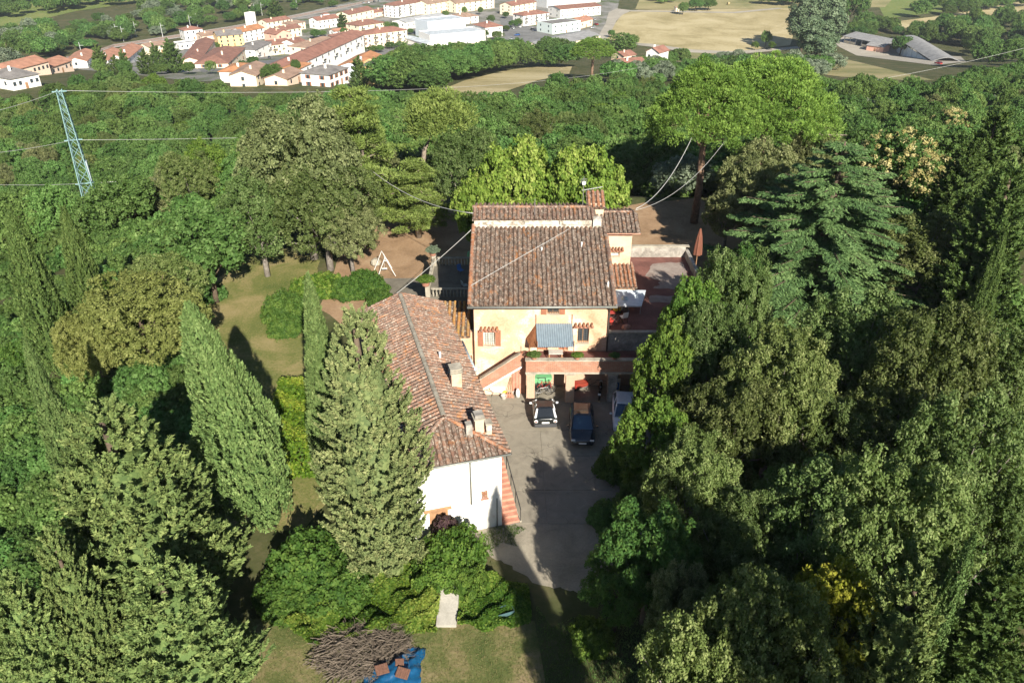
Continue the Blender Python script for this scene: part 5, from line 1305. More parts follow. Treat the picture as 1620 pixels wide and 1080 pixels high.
tag(mb.build('roof_cable', M['wire'], None, True), 'pale cable lying diagonally across the tiled roof', 'cable')
cable('service_cable', (-16, 78, 8), (X0-.3, 56.5, 10.2), 1.2, .03, 'thin cable reaching the far corner of the tiled roof')
cable('service_cable', (9.8, 58, 10.0), (19.5, 80, 12.0), 1.9, .03, 'thick pale cable from the tower roof to the umbrella pine')
cable('service_cable', (9.8, 58.2, 9.8), (25, 82, 13), 2.4, .018, 'thin lower cable from the tower roof toward the pines')
# ------------------------------------------------------------------ pylon
pt = atY(93, 142, 118); PTZ = pt.z; pt.z = terrain(118, pt.x); PHS = (PTZ-pt.z)/22.0
py_ = empty('lattice_pylon', pt, R(20), 'blue-green steel lattice pylon standing in the wood', 'pylon')
def pw_(z): return .26+.80*(1-z/22.0)
for sx in (-1, 1):
    for sy in (-1, 1): MB().tube([(sx*pw_(0), sy*pw_(0), 0), (sx*pw_(22), sy*pw_(22), 22)], [.075, .05], 4).build('leg', M['pylon'], py_)
lv = [0, 2.6, 5.0, 7.2, 9.2, 11.0, 12.6, 14.1, 15.5, 16.8, 18.0, 19.1, 20.1, 21.1, 22.0]
for i in range(len(lv)-1):
    a, b = lv[i], lv[i+1]; wa, wb_ = pw_(a), pw_(b); mb = MB()
    for (x0, y0, x1, y1) in ((-1,-1,1,-1), (1,-1,1,1), (1,1,-1,1), (-1,1,-1,-1)):
        mb.tube([(x0*wa, y0*wa, a), (x1*wb_, y1*wb_, b)], .03, 3, False).tube([(x1*wa, y1*wa, a), (x0*wb_, y0*wb_, b)], .03, 3, False)
    mb.build('bracing', M['pylon'], py_)
for z in (10.9, 16.2, 21.8):
    MB().box(-pw_(z)-.5, pw_(z)+.5, -.06, .06, z-.06, z+.06).build('cross_arm', M['pylon'], py_)
MB().box(pw_(12)-.1, pw_(12)+.15, -.3, .3, 11.2, 13.6).build('sign_cage', M['zinc'], py_)
py_.scale = (PHS, PHS, PHS)
PA = [pt+Vector((0, 0, z*PHS)) for z in (21.9, 16.2, 10.9)]
# lines run on to the right: they cross the picture over the wood
for a, (lx, ly), (rx, ry), lb in zip(PA, ((-10, 172), (-10, 238), (-10, 288)), ((760, 117), (760, 181), (760, 222)), ('top', 'middle', 'lowest')):
    b = atY(lx, ly, 105); cable('power_line', a, a+(b-a)*1.6, .4, .025, '%s power line running from the pylon out of the picture' % lb, group='power lines')
    b = atY(rx, ry, 205); cable('power_line', a, a+(b-a)*1.9, 3.0, .03, '%s power line running from the pylon over the wood toward the pines' % lb, n=40, group='power lines')
b = atY(760, 217, 205); a = PA[2]+Vector((.3, .4, -.1)); cable('power_line', a, a+(b-a)*1.9, 2.8, .025, 'second of the two low power lines running side by side from the pylon', n=40, group='power lines')
a, b = atY(1000, 175, 240), atY(1700, 55, 330); cable('power_line', a, b, 4, .045, 'power line crossing above the trees toward the barns', n=30, group='power lines')
# ------------------------------------------------------------------ near garden things
p0, p1, p2, p3 = at(690, 992), at(722, 992), at(728, 936), at(697, 934)
e = empty('garden_ramp', (0, 0, 0), 0, 'pale concrete ramp slab set among the ivy', 'slab')
for k, (a, b) in enumerate(((0, .30), (.305, .66), (.665, 1))):
    q = [p0.lerp(p3, a), p1.lerp(p2, a), p1.lerp(p2, b), p0.lerp(p3, b)]; h = [.16+.55*a, .16+.55*a, .16+.55*b, .16+.55*b]
    MB().hexa([(v.x, v.y, .0) for v in q], [(v.x, v.y, z) for v, z in zip(q, h)]).build('slab_panel', M['concrete_floor'], e)
# pile of cut branches
g = random.Random(12); c0 = at(575, 1030); bp = MB()
for k in range(1300):
    a = g.random()*6.28; rr = 2.15*math.sqrt(g.random()); ex = c0.x+rr*math.cos(a)*1.05; ey = c0.y+rr*math.sin(a)*.75
    z = max(.03, (.85-.3*rr)*g.random()+.03); th = g.gauss(.4, .9); L_ = g.uniform(.25, 1.5)
    dx, dy, dz = math.cos(th)*L_/2, math.sin(th)*L_/2, g.uniform(-.16, .16)
    bp.tube([(ex-dx, ey-dy, max(.02, z-dz)), (ex+g.uniform(-.08, .08), ey+g.uniform(-.08, .08), z+.05), (ex+dx, ey+dy, max(.02, z+dz))], [g.uniform(.006, .03), g.uniform(.008, .018), .004], 4, False)
tag(bp.build('brush_pile', M['brush']), 'heap of dry cut branches beside the blue tarpaulin', 'branches', None, 'stuff')
M['clay'] = plain('clay', (.15,.075,.05), .8, var=.3, scale=9)
# blue tarpaulin weighed down with ribbed clay sheets
c1 = at(622, 1062); tp = MB(); nx, ny = 30, 26; g = random.Random(4)
def tarp(x, y): return max(.02, .55*math.exp(-((x-.1)**2/.9+(y+.2)**2/1.0))+.07*math.sin(7*x+3*y)+.05*math.sin(11*y-4*x)+.03*math.sin(19*x+13*y))
for i in range(nx+1):
    for j in range(ny+1):
        x = -1.35+2.7*i/nx; y = -2.4+3.7*j/ny; x2 = x*(1-.45*max(0, y)) + .75*max(0, y-.1)**1.2
        tp.v.append((x2+.05*math.sin(9*y), y+.04*math.sin(8*x), tarp(x, y)))
for i in range(nx):
    for j in range(ny): a = i*(ny+1)+j; tp.f.append((a, a+ny+1, a+ny+2, a+1))
m, nt, b = nmat('tarpaulin'); nt.links.new(ramp(nt, noise(nt, 4, 5), [(.3, (.004,.045,.12)), (.7, (.010,.095,.21))]), b.inputs['Base Color']); b.inputs['Roughness'].default_value = .35
M['tarp'] = m
o = tp.build('tarpaulin', M['tarp'], None, True); o.location = (c1.x, c1.y, 0); o.modifiers.new('s', 'SOLIDIFY').thickness = .01
tag(o, 'crumpled blue tarpaulin on the dry lawn', 'tarpaulin')
for px, py, rz, lb in ((604, 1058, 25, 'ribbed clay sheet on the left fold of the blue tarpaulin'), (637, 1064, -12, 'ribbed clay sheet on the right edge of the blue tarpaulin'), (632, 1047, 10, 'broken clay block at the notch of the blue tarpaulin')):
    q = at(px, py, .6); e = empty('clay_sheet', (q.x, q.y, .58), R(rz), lb, 'clay sheet', 'clay sheets on the tarpaulin'); e.rotation_euler = (R(12), R(8), R(rz))
    s = .30 if py > 1050 else .2
    MB().box(-s, s, -s*.8, s*.8, 0, .05).build('plate', M['clay'], e)
    for k in range(6): x = -s+s*2*(k+.5)/6; MB().box(x-.02, x+.02, -s*.8, s*.8, .051, .075).build('rib', M['clay'], e)
M['teal'] = plain('teal', (.06,.12,.13), .6)
e = empty('plastic_trough', (*at(797, 972)[:2], .0), R(20), 'faded blue plastic tub half hidden in the shaded ivy', 'tub')
e.scale = (.7, .7, .6)
for a, b_, c_, d_2 in ((-.7,.7,-.35,-.32), (-.7,.7,.32,.35), (-.7,-.67,-.319,.319), (.67,.7,-.319,.319)): MB().box(a, b_, c_, d_2, .1, .62).build('side', M['teal'], e)
MB().box(-.7, .7, -.35, .35, .06, .098).build('base', M['teal'], e)

# ------------------------------------------------------------------ named trees and shrubs near the house
random.seed(77)
T = plant_top
plant('cypress', 'cyp_a', (-13.9, 33.2, 0), 2.15, 14.6, 'tall dense cypress with blunt tip casting its shadow on the lawn', lean=(0, -.125), rz=0)
T('cypress', 'cyp_b', 487, 440, 15.0, 1.25, 'slender pale cypress between the laurel hedge and the broad conifer')
T('conifer', 'broadcone', 558, 468, 16.5, 3.15, 'broad brownish-green conifer hiding the left half of the wing roof')
T('conifer', 'feather_a', 150, 628, 13.5, 4.4, 'largest feathery grey-green conifer on the left', lean=(0, .0))
T('conifer', 'feather_b', 245, 880, 9.5, 3.1, 'feathery grey-green conifer below the largest one, at the bottom edge')
T('conifer', 'feather_b', 72, 835, 10.0, 1.7, 'narrow feathery conifer half in shade left of the others', rz=2.1)
T('conifer', 'feather_b', 2, 905, 9.0, 2.0, 'feathery conifer cut by the bottom left corner', rz=4.1)
T('cypress', 'cyp_c', 16, 340, 13.0, 1.6, 'dark tall cypress at the left picture edge')
T('cypress', 'cyp_c', 102, 338, 12., 1.4, 'ragged cypress with side tips left of the grey oaks', rz=1.4)
T('cypress', 'cyp_b', 40, 540, 11.5, 1.0, 'slim cypress rising from behind the largest feathery conifer', rz=2.)
T('cypress', 'cyp_b', 66, 598, 8.5, .85, 'second slimmer cypress close in front of its taller twin', rz=4.)
T('holm_oak', 'oakgold', 205, 440, 8.0, 4.5, 'golden-olive rounded oak left of the tall lawn cypress')
T('holm_oak', 'oakgold', 130, 492, 6.6, 2.6, 'small golden-olive oak leaning against the larger golden one', rz=2.2)
T('holm_oak', 'oakgrey', 222, 318, 9.5, 4.0, 'grey-leaved oak at the far left end of the lawn')
T('holm_oak', 'forest_b', 312, 335, 8.5, 4.0, 'darker green oak touching the lawn, right of the grey oak')
T('holm_oak', 'oak_a', 250, 405, 6.2, 3.4, 'low dull green oak between the golden oak and the lawn')
T('holm_oak', 'oakgrey', 462, 158, 15.5, 5.8, 'huge grey-green oak, highest of the group before the layered pine', rz=.5)
T('holm_oak', 'oak_b', 395, 275, 10.0, 4.2, 'left shoulder oak of the huge grey-green oak group', rz=3)
T('holm_oak', 'oak_a', 500, 250, 11.0, 5.2, 'large olive oak in front of the huge grey-green oak', rz=1)
T('holm_oak', 'oakgrey', 545, 312, 7.6, 3.2, 'grey-olive oak nearest the swing frame', rz=4)
T('pine', 'layered', 562, 150, 14.8, 6.0, 'light green pine with bare trunk and flat layered branches', rz=.4)
T('pine', 'smallumb', 692, 158, 12.8, 3.3, 'small umbrella pine with a leaning bare trunk', rz=0)
T('pine', 'layered', 655, 258, 8.0, 4.6, 'low spreading pine above the balustraded terrace', rz=2.)
T('shrub', 'bush_a', 668, 250, 4.0, 1.6, 'yellow-green shrub under the small umbrella pine', cat='shrub')
T('holm_oak', 'oak_c', 735, 205, 10.5, 4.2, 'dark evergreen oak left of the bright lindens', rz=5)
T('holm_oak', 'oak_b', 850, 178, 10.5, 4.4, 'brownish oak rising behind the bright linden', rz=2)
T('holm_oak', 'oak_a', 925, 176, 10.0, 4.0, 'brownish oak behind the right-hand linden', rz=4)
T('linden', 'linden', 828, 218, 13.0, 4.3, 'bright yellow-green linden behind the ridge, fullest of the three')
T('linden', 'linden', 925, 230, 12.6, 3.9, 'bright linden behind the aerial mast and chimney hood', rz=2.)
T('linden', 'linden', 765, 268, 10.3, 2.8, 'smallest linden at the far left roof corner', rz=4.)
# umbrella pines: feet seen beyond the tower
for key, fx, fy, r, h, lb in (('umb_a', 1080, 352, 5.6, 16.2, 'giant umbrella pine whose trunk stands nearer the tower'), ('umb_b', 1160, 338, 6.9, 16.2, 'giant umbrella pine with the wider crown, beside the grey oak')):
    b = at(fx, fy, 0); e = plant('umbrella_pine', key, (b.x+(1.2 if key == 'umb_a' else 2.0), b.y, 0), r, h, lb, rz=.3)
    if key == 'umb_b':
        t = [c for c in e.children if c.name.startswith('trunk')][0]
        mb = MB()
        for a, b_ in (((0,0,9.5),(6.8,-2,10.6)), ((3.2,-1,10.0),(7.8,-3.5,9.2)), ((4.8,-1.4,10.2),(8.6,-1.2,9.6)), ((0,0,8.2),(-6,-2,6.2))): mb.tube([a, tuple((Vector(a)+Vector(b_))/2+Vector((0,0,-.5))), b_], [.16, .11, .03], 5)
        mb.build('dead_branch', M['deadwood'], e)
T('holm_oak', 'oakgrey', 1212, 228, 11.0, 4.3, 'grey-brown oak below the wider umbrella pine crown', rz=1)
T('holm_oak', 'oakgrey', 1160, 292, 7.0, 2.6, 'small grey oak between the pine trunks and the cedar', rz=3)
T('cedar', 'cedar', 1338, 222, 14.5, 11.5, 'blue-green cedar with horizontal tiered branches', rz=.6)
T('holm_oak', 'oak_b', 1480, 345, 8.5, 4.6, 'dull oak on the slope right of the cedar', rz=1)
# the oak wood on the right of the yard
OAKS = [(1135, 478, 10.5, 3.0, 'oak_a', 'oak crowding the front corner of the raised terrace'),
 (1385, 470, 12.0, 4.9, 'oak_b', 'largest oak in front of the cedar'),
 (1255, 520, 10.5, 3.9, 'oak_a', 'oak between the cedar foot and the yard trees'),
 (1180, 590, 9.5, 3.6, 'oak_c', 'oak with pale bare twigs beside the yard tree'),
 (1300, 625, 9.5, 3.6, 'oak_b', 'oak in the middle of the right-hand wood'),
 (1500, 490, 11.5, 4.2, 'oak_c', 'oak right of the largest one'),
 (1600, 520, 11, 4.0, 'oak_a', 'oak at the right picture edge, level with the eaves'),
 (1440, 600, 10, 3.7, 'oak_a', 'oak below the largest one'),
 (1560, 640, 10.5, 3.9, 'oak_b', 'oak near the right picture edge, level with the cars'),
 (1110, 690, 8.5, 3.0, 'oak_a', 'oak overhanging the navy car'),
 (1310, 745, 10.5, 3.6, 'oak_b', 'isolated light-topped oak in the lower right wood'),
 (1450, 735, 10.5, 3.7, 'oak_c', 'oak above the slim lower right cypress'),
 (1600, 755, 9, 3.0, 'oak_a', 'oak at the right edge above the lower conifers'),
 (1190, 800, 8.5, 2.9, 'oak_c', 'dark oak behind the bright locust tree'),
 (1230, 930, 9.5, 3.3, 'oak_a', 'shaded oak left of the yellow shrub'),
 (1130, 985, 9.0, 2.8, 'oak_c', 'shaded oak at the bottom edge right of the drive'),
 (1090, 905, 8.0, 1.9, 'oakgrey', 'small pale oak below the bright locust'),
 (1290, 1010, 7.0, 2.8, 'oak_b', 'dark oak at the bottom edge under the yellow shrub')]
for i, (px, py, h, r, k, lb) in enumerate(OAKS): T('holm_oak', k, px, py, h*(1, .88, 1.08)[i % 3], r*.87, lb, rz=i*.9)
T('locust_tree', 'locust', 1040, 795, 8.0, 2.7, 'bright feathery locust tree overhanging the lower drive')
T('locust_tree', 'locust', 985, 858, 6.0, 2.0, 'smaller locust branch mass nearest the drive', rz=2)
T('yard_tree', 'bright', 1040, 622, 8.0, 2.3, 'bright green tree shading the navy car')
T('yard_tree', 'bright', 1068, 508, 9.5, 2.1, 'bright green tree in front of the loggia end', rz=3)
plant('holm_oak', 'oak_c', (14.9, 46.6, 0), 2.7, 11.6, 'oak added behind the light green tree to shade the raised terrace', rz=1)  # added as a shadow caster for the back of the terrace
plant('yard_tree', 'locust', (16.9, 52.0, 0), 2.4, 9.3, 'tree added close behind the side wall to shade the raised terrace', rz=1)  # added so that its shadow reaches the rear terrace floor
T('yard_tree', 'bright', 1108, 432, 11.0, 2.5, 'light green tree along the side wall of the raised terrace', rz=5)
T('shrub', 'bush_a', 1160, 372, 5.0, 2.0, 'yellow-green shrub between the parasol and the cedar', cat='shrub')
T('shrub', 'bush_a', 1010, 395, 2.4, 1.8, 'low bright shrub behind the tower by the terrace wall', cat='shrub')
T('shrub', 'goldtree', 1352, 898, 9.5, 2.1, 'golden-yellow shrub in the dark lower right wood', cat='shrub')
T('conifer', 'feather_b', 1462, 885, 11.5, 2.3, 'feathery conifer left of the slim lower right cypress', rz=1)
T('cypress', 'cyp_b', 1540, 852, 11.5, .85, 'slim upright cypress in the lower right corner', rz=3)
T('conifer', 'feather_c', 1608, 880, 11.0, 1.9, 'dark feathery conifer cut by the lower right edge', rz=2)
T('conifer', 'feather_c', 1588, 165, 16, 3.2, 'tall dark conifer at the right edge beyond the flowering chestnuts')
T('conifer', 'feather_c', 1545, 215, 14, 3.0, 'dark conifer just left of the tallest right-edge conifer', rz=2)
T('conifer', 'feather_c', 1612, 250, 15, 3.0, 'dark conifer cut by the right edge above the oaks', rz=4)
T('conifer', 'feather_c', 1570, 300, 12, 2.4, 'nearest of the dark right-edge conifers', rz=5)
T('cypress', 'cyp_c', 1588, 372, 10, 1.0, 'small slim cypress before the dark right-edge conifers', rz=1)
# the tree below the picture whose shadow falls across the drive onto the white wall
plant('cypress', 'cyp_b', (8.2, 5.2, 0), 1.6, 20.0, 'tall cypress standing near the viewer, its shadow lying across the drive')
plant('holm_oak', 'oak_b', (15.2, 6, 0), 3.2, 20.5, 'unseen tall oak added below the viewer to shade the lower right wood')  # out of view, added only to cast shade on the wood
# flowering chestnuts on the right slope
def chestnut(px, py, h, r, seed, lb):
    e = T('chestnut_tree', 'forest_a', px, py, h, r, lb, rz=seed)
    rng = np.random.default_rng(seed); n = 95; d = rdir(rng, n); d[:, 2] = np.abs(d[:, 2]); d = unit(d+np.array([.0, -.3, .0]))
    cc = d*np.array([r*.95, r*.95, h*.37])+np.array([0, 0, h*.6])
    link('blossom', leaf_mesh('blossom', [clumps(rng, cc, rng.uniform(.25, .6, n), 42, .11, .065, d)], M['flower_cream']), None, e); e.rotation_euler.z = 0
chestnut(1435, 205, 9.5, 4.4, 3, 'chestnut covered in cream blossom, nearest the cedar tip')
chestnut(1510, 172, 9.0, 3.6, 4, 'chestnut in cream blossom further up the slope')
chestnut(1480, 245, 8.0, 3.4, 6, 'sparsely flowering chestnut between the two blossoming ones')
# clipped shapes and hedges on the left lawn
def hedge(name, px, py, lx, ly, lz, mat, rz, label, cat='hedge', per=190):
    p = ground_at(px, py); e = empty(name, (p.x, p.y, 0), R(rz), label, cat)
    link('foliage', box_hedge('foliage', int(px), M[mat], lx, ly, lz, per), None, e); return e
T('clipped_bush', 'bush_b', 440, 452, 3.0, 2.1, 'large clipped dark green bush on the lawn', cat='bush')
T('clipped_bush', 'bush_b', 446, 492, 2.0, 1.7, 'lower front lobe of clipped bush on the lawn', cat='bush', rz=2)
hedge('laurel_hedge', 470, 690, 3.0, 9.0, 2.2, 'leaf_laurel', 8, 'bright yellow-green laurel hedge beside the slender cypress', per=170)
for i, (px, py, h, r, k, lb) in enumerate((
 (575, 420, 2.6, 2.2, 'bush_b', 'green shrub behind the wing ridge, nearest the swing frame'), (545, 432, 2.2, 1.8, 'bush_b', 'green shrub left of the one by the swing frame'),
 (515, 425, 2.4, 2.0, 'bush_c', 'yellowish shrub beyond the slender cypress tip'), (480, 430, 2.2, 1.5, 'bush_c', 'yellow-green shrub touching the clipped bush'),
 (600, 452, 1.8, 1.4, 'bush_b', 'low green shrub on the far end of the wing roof line'),
 (715, 815, 3.6, 2.0, 'bush_a', 'vivid green shrub against the white end wall'), (690, 858, 2.8, 1.7, 'bush_a', 'vivid green shrub below the broad conifer'),
 (738, 880, 2.4, 1.3, 'bush_a', 'vivid green shrub nearest the drive'),
 (470, 835, 3.6, 2.4, 'bush_b', 'deep green rounded shrub below the lawn cypress foot'), (520, 880, 2.6, 2.2, 'bush_b', 'deep green shrub left of the broad conifer foot'),
 (445, 905, 2.0, 1.8, 'bush_b', 'deep green shrub at the edge of the feathery conifers'),
 (150, 430, 3., 2.0, 'bush_a', 'vivid shrub between the ragged cypress and the golden oak'), (20, 530, 3.2, 2.0, 'bush_b', 'bright green shrub below the left-edge cypress'),
 (940, 975, 2.0, 1.3, 'bush_a', 'lit green shrub at the shaded drive edge'), (985, 690, 3.0, 1.7, 'bush_b', 'green shrub under the tree by the white car'),
 (960, 790, 1.8, 1.2, 'underbush', 'dark low shrub at the right yard edge'))):
    T('shrub', k, px, py, h, r, lb, cat='shrub', rz=i*1.1)
o = plant('purple_shrub', 'purple', (*(O+U*(-.6)+W*3.9)[:2], 0), 0.7, 2.2, 'dark purple shrub under the wooden door hood', cat='shrub')

# ivy and ground cover between the conifers and the dry lawn
def cover(name, poly, n, mat, label, hmax, L=.075, W=.058, seed=1):
    rng = np.random.default_rng(seed); P = np.array([tuple(at(*p)[:2]) for p in poly]); lo, hi = P.min(0), P.max(0); C = []
    while len(C) < n:
        q = lo+(hi-lo)*rng.random(2)
        if inside2(q, P):
            dist = min(np.linalg.norm(P-q, axis=1)); C.append(q)
    C = np.array(C); x, y = C[:, 0], C[:, 1]
    z = hmax*(.35+.3*np.sin(x*1.3+1.1)*np.cos(y*1.6)+.22*np.sin(x*3.1+y*2.3)+.13*np.sin(y*5.3-x*4.1)); z = np.maximum(.04, z)
    gx = hmax*(.3*1.3*np.cos(x*1.3+1.1)*np.cos(y*1.6)+.22*3.1*np.cos(x*3.1+y*2.3)); gy = hmax*(-.3*1.6*np.sin(x*1.3+1.1)*np.sin(y*1.6)+.22*2.3*np.cos(x*3.1+y*2.3))
    Nn = np.stack([-gx, -gy, np.ones(n)], 1); Nn = unit(Nn)*.8+rng.normal(size=(n, 3))*.45
    ti = .5+.35*np.sin(x*.9+2)*np.sin(y*1.1)+rng.normal(size=n)*.22; s = .6+.8*rng.random(n)
    o = link(name, leaf_mesh(name, [(np.stack([x, y, z-rng.random(n)*.22*hmax+.03], 1), Nn, None, L*s, W*s, ti)], M[mat])); tag(o, label, 'ground cover', None, 'stuff'); return o
cover('ivy', [(425, 960), (440, 880), (520, 850), (640, 870), (700, 930), (690, 1000), (600, 1005), (520, 1030), (470, 1010)], 60000, 'leaf_ivy', 'bright ivy covering the bank below the conifers', .95)
cover('ivy', [(726, 995), (724, 925), (745, 905), (775, 915), (835, 925), (840, 985), (780, 1000)], 22000, 'leaf_ivy', 'ivy thicket right of the concrete ramp', .85, seed=2)
cover('ivy', [(560, 1005), (690, 985), (700, 940), (640, 920), (560, 950)], 20000, 'leaf_laurel', 'yellowing ivy left of the concrete ramp', .7, seed=3)
cover('leaf_litter', [(420, 1060), (430, 985), (520, 1010), (680, 995), (800, 1000), (830, 1040), (700, 1030), (560, 1030), (480, 1080)], 7000, 'leaf_brown', 'dry leaf litter along the ivy edge', .06, L=.06, W=.05, seed=4) if 'leaf_brown' in M else None
# grass tufts on lawns (small blades)
def grass(name, polyw, n, mat, label, seed, hgt=.10):
    rng = np.random.default_rng(seed); P = np.array(polyw); lo, hi = P.min(0), P.max(0); C = []
    Q = lo+(hi-lo)*rng.random((n*3, 2)); C = np.array([q for q in Q if inside2(q, P)][:n]); m = len(C)
    T_ = np.array([0, 0, 1.])+rng.normal(size=(m, 3))*.45
    o = link(name, leaf_mesh(name, [(np.concatenate([C, np.full((m, 1), hgt*.6)], 1), rng.normal(size=(m, 3)), T_, hgt*(.6+rng.random(m)), .012, .5+.4*np.sin(C[:, 0]*.8)*np.sin(C[:, 1]*.7)+rng.normal(size=m)*.2)], M[mat])); tag(o, label, 'grass', None, 'stuff')
M['grass'] = leafmat('grass', (.07,.095,.03), (.13,.14,.05), (.21,.18,.085), transl=.2, objvar=.02)
grass('grass', [(-27, 70), (-23, 73), (-19, 70), (-17.5, 60), (-16, 52), (-12.5, 47), (-9.5, 40), (-12, 33), (-20, 33), (-24, 45), (-30, 56)], 26000, 'grass', 'short dry grass on the left lawn', 1, .045)
grass('grass', [(-17, 26.5), (-5, 27.8), (0, 27.2), (1.2, 26), (1.4, 16), (-14, 16)], 28000, 'grass', 'short dry grass before the ivy bank', 2, .05)
grass('weeds', [(1.2, 27.6), (2.0, 26.2), (3.2, 26.8), (4.6, 26.0), (6.0, 28.2), (7.5, 29), (7.5, 20), (1.4, 20)], 9000, 'leaf_forest', 'dark rough grass at the shaded end of the drive', 5, .10)
grass('weeds', [(-2.2, 31.9), (-1.2, 31.3), (-.5, 31.9), (.3, 31.6), (.1, 32.3), (.8, 33.0), (.2, 33.3), (-.9, 33.2), (-1.6, 32.6)], 1500, 'leaf_hedge', 'weeds at the foot of the white end wall', 3, .08)

# ------------------------------------------------------------------ woods on the slope: individuals nearest, the rest one mass
for k, (cm, tm, r0, h0) in PR.items():
    for o in bpy.data.objects:
        if o.data is cm: CROWN_OF[k] = o; break
rng = random.Random(5)
UP = [(-60, 175), (0, 178), (60, 185), (120, 160), (210, 152), (330, 162), (370, 176), (420, 182), (560, 178), (640, 186), (690, 200), (760, 197), (800, 198), (850, 175), (900, 165), (960, 160), (1010, 162), (1060, 166), (1200, 160), (1250, 158), (1330, 160), (1420, 162), (1480, 170), (1530, 142), (1620, 130), (1700, 128)]
def up_line(x): return float(np.interp(x, [a for a, _ in UP], [b for _, b in UP]))
cand = []
Y = 86.0
while Y < 470:
    sp = 4.6+Y*.0105
    half = Y*.75+22; x = -half
    while x < half:
        xx = x+rng.uniform(-.4, .4)*sp; y2 = Y+rng.uniform(-.4, .4)*sp
        z = terrain(y2, xx); u, v, dep = to_px((xx, y2, z))
        if -60 < u < 1690 and v > up_line(u) and not (Y < 100 and -16 < xx < 16) and not (930 < u < 1050 and 112 < v < 134) and not ((xx-pt.x)**2+(y2-pt.y)**2 < 9):
            # keep the yard behind the house and the pines open
            if not (y2 < 92 and -12 < xx < 33):
                cand.append((xx, y2, z, u, v, dep))
        x += sp
    Y += sp*.9
sel = []
for (x, y, z, u, v, dep) in cand:
    h = rng.uniform(6.0, 9.5); r = rng.uniform(2.9, 4.3)
    if y > 250: h *= 1.05; r *= 1.15
    k = rng.random(); right = u > 1000
    pale = (300 < y < 400 and u > 850 and rng.random() < .55) or (1020 < u < 1480 and 190 < y < 300 and rng.random() < .35) or (u > 500 and rng.random() < .05)
    kind = 'olive' if pale else ('oak' if k < .10 else 'bright' if k < .16 else 'forest')
    if kind == 'olive': h, r = rng.uniform(4, 6), rng.uniform(2.4, 3.4)
    sel.append([x, y, z, r, h, kind, dep])
sel.sort(key=lambda s: s[6]/s[3])
LBL = {'forest': ('broadleaf_tree', ['forest_a', 'forest_b', 'forest_c', 'forest_d'], 'green broadleaf tree', 'broadleaf trees'),
       'oak': ('oak_tree', ['oakgrey', 'oak_c'], 'olive-grey oak', 'oaks'),
       'bright': ('broadleaf_tree', ['bright', 'forest_c'], 'bright light-green tree', 'light trees'),
       'olive': ('olive_tree', ['olive'], 'silvery olive tree', 'olive trees')}
def zone(u, v):
    side = ('at the left edge beside the pylon' if u < 150 else 'between the pylon and the huge grey oak' if u < 400 else 'beyond the layered pine' if u < 700 else
            'beyond the bright lindens' if u < 1010 else 'beyond the umbrella pines' if u < 1330 else 'on the right slope by the flowering chestnuts')
    band = 'near' if v > 235 else 'middle' if v > 185 else 'far'
    return side, band
cnt = {}; rest = []
KEYS = ['forest_a', 'forest_b', 'forest_c', 'forest_d', 'oak_c', 'olive', 'farbush', 'underbush', 'poplar', 'farcone']
ni = 0
for x, y, z, r, h, kind, dep in sel:
    u, v, _ = to_px((x, y, z+h*.8))
    vis = -20 < u < 1640 and v < 1090
    if vis and cnt.get(kind, 0) < (230 if kind == 'forest' else 60):
        cnt[kind] = cnt.get(kind, 0)+1
        nm, ks, lb, gp = LBL[kind]; sd_, bd_ = zone(u, v)
        plant(nm, ks[ni % len(ks)], (x, y, z-.2), r, h, '%s %s, %s rows' % (lb, sd_, bd_), group='%s %s, %s rows' % (gp, sd_, bd_), rz=rng.random()*6.28); ni += 1
    else:
        idx = {'forest': rng.randrange(4), 'oak': 4, 'bright': 2, 'olive': 5}[kind]; k = KEYS[idx]
        rest.append((x, y, z-.2, r/PR[k][2], h/PR[k][3], rng.random()*6.28, idx))
LAWN = [(-28, 72), (-22, 75), (-17, 71), (-15, 60), (-14, 52), (-10, 47), (-8, 40), (-10, 32), (-17, 32), (-20, 45), (-26, 56)]
# low scrub below and between
scr = []
for i in range(3200):
    y = 20+ (rng.random()**.8)*190; x = rng.uniform(-1, 1)*(y*.75+18)
    if -18 < x < 6.5 and y < 100: continue
    if 6 < x < 16 and 40 < y < 100: continue
    if inside2((x, y), LAWN): continue
    if -18 < x < -8 and 30 < y < 56: continue
    if 14 < x < 29 and 58 < y < 92: continue
    if y < 20 and -20 < x < 6: continue
    s = rng.uniform(.8, 1.7) if x > -20 else rng.uniform(.6, 1.0); scr.append((x, y, terrain(y, x), s, s*rng.uniform(.7, 1.2), rng.random()*6.28, 7 if y < 75 else rng.choice((6, 7, 7))))
for i in range(170):
    y = rng.uniform(50, 92); x = rng.uniform(-62, -29); s = rng.uniform(.9, 1.5); scr.append((x, y, terrain(y, x), s, s*rng.uniform(.7, 1.1), rng.random()*6.28, 7))
for i in range(420):
    y = rng.uniform(19, 58); x = rng.uniform(-(y*.75+10), -17)
    if inside2((x, y), LAWN): continue
    s = rng.uniform(.7, 1.25); scr.append((x, y, terrain(y, x), s, s*rng.uniform(.7, 1.1), rng.random()*6.28, 7))

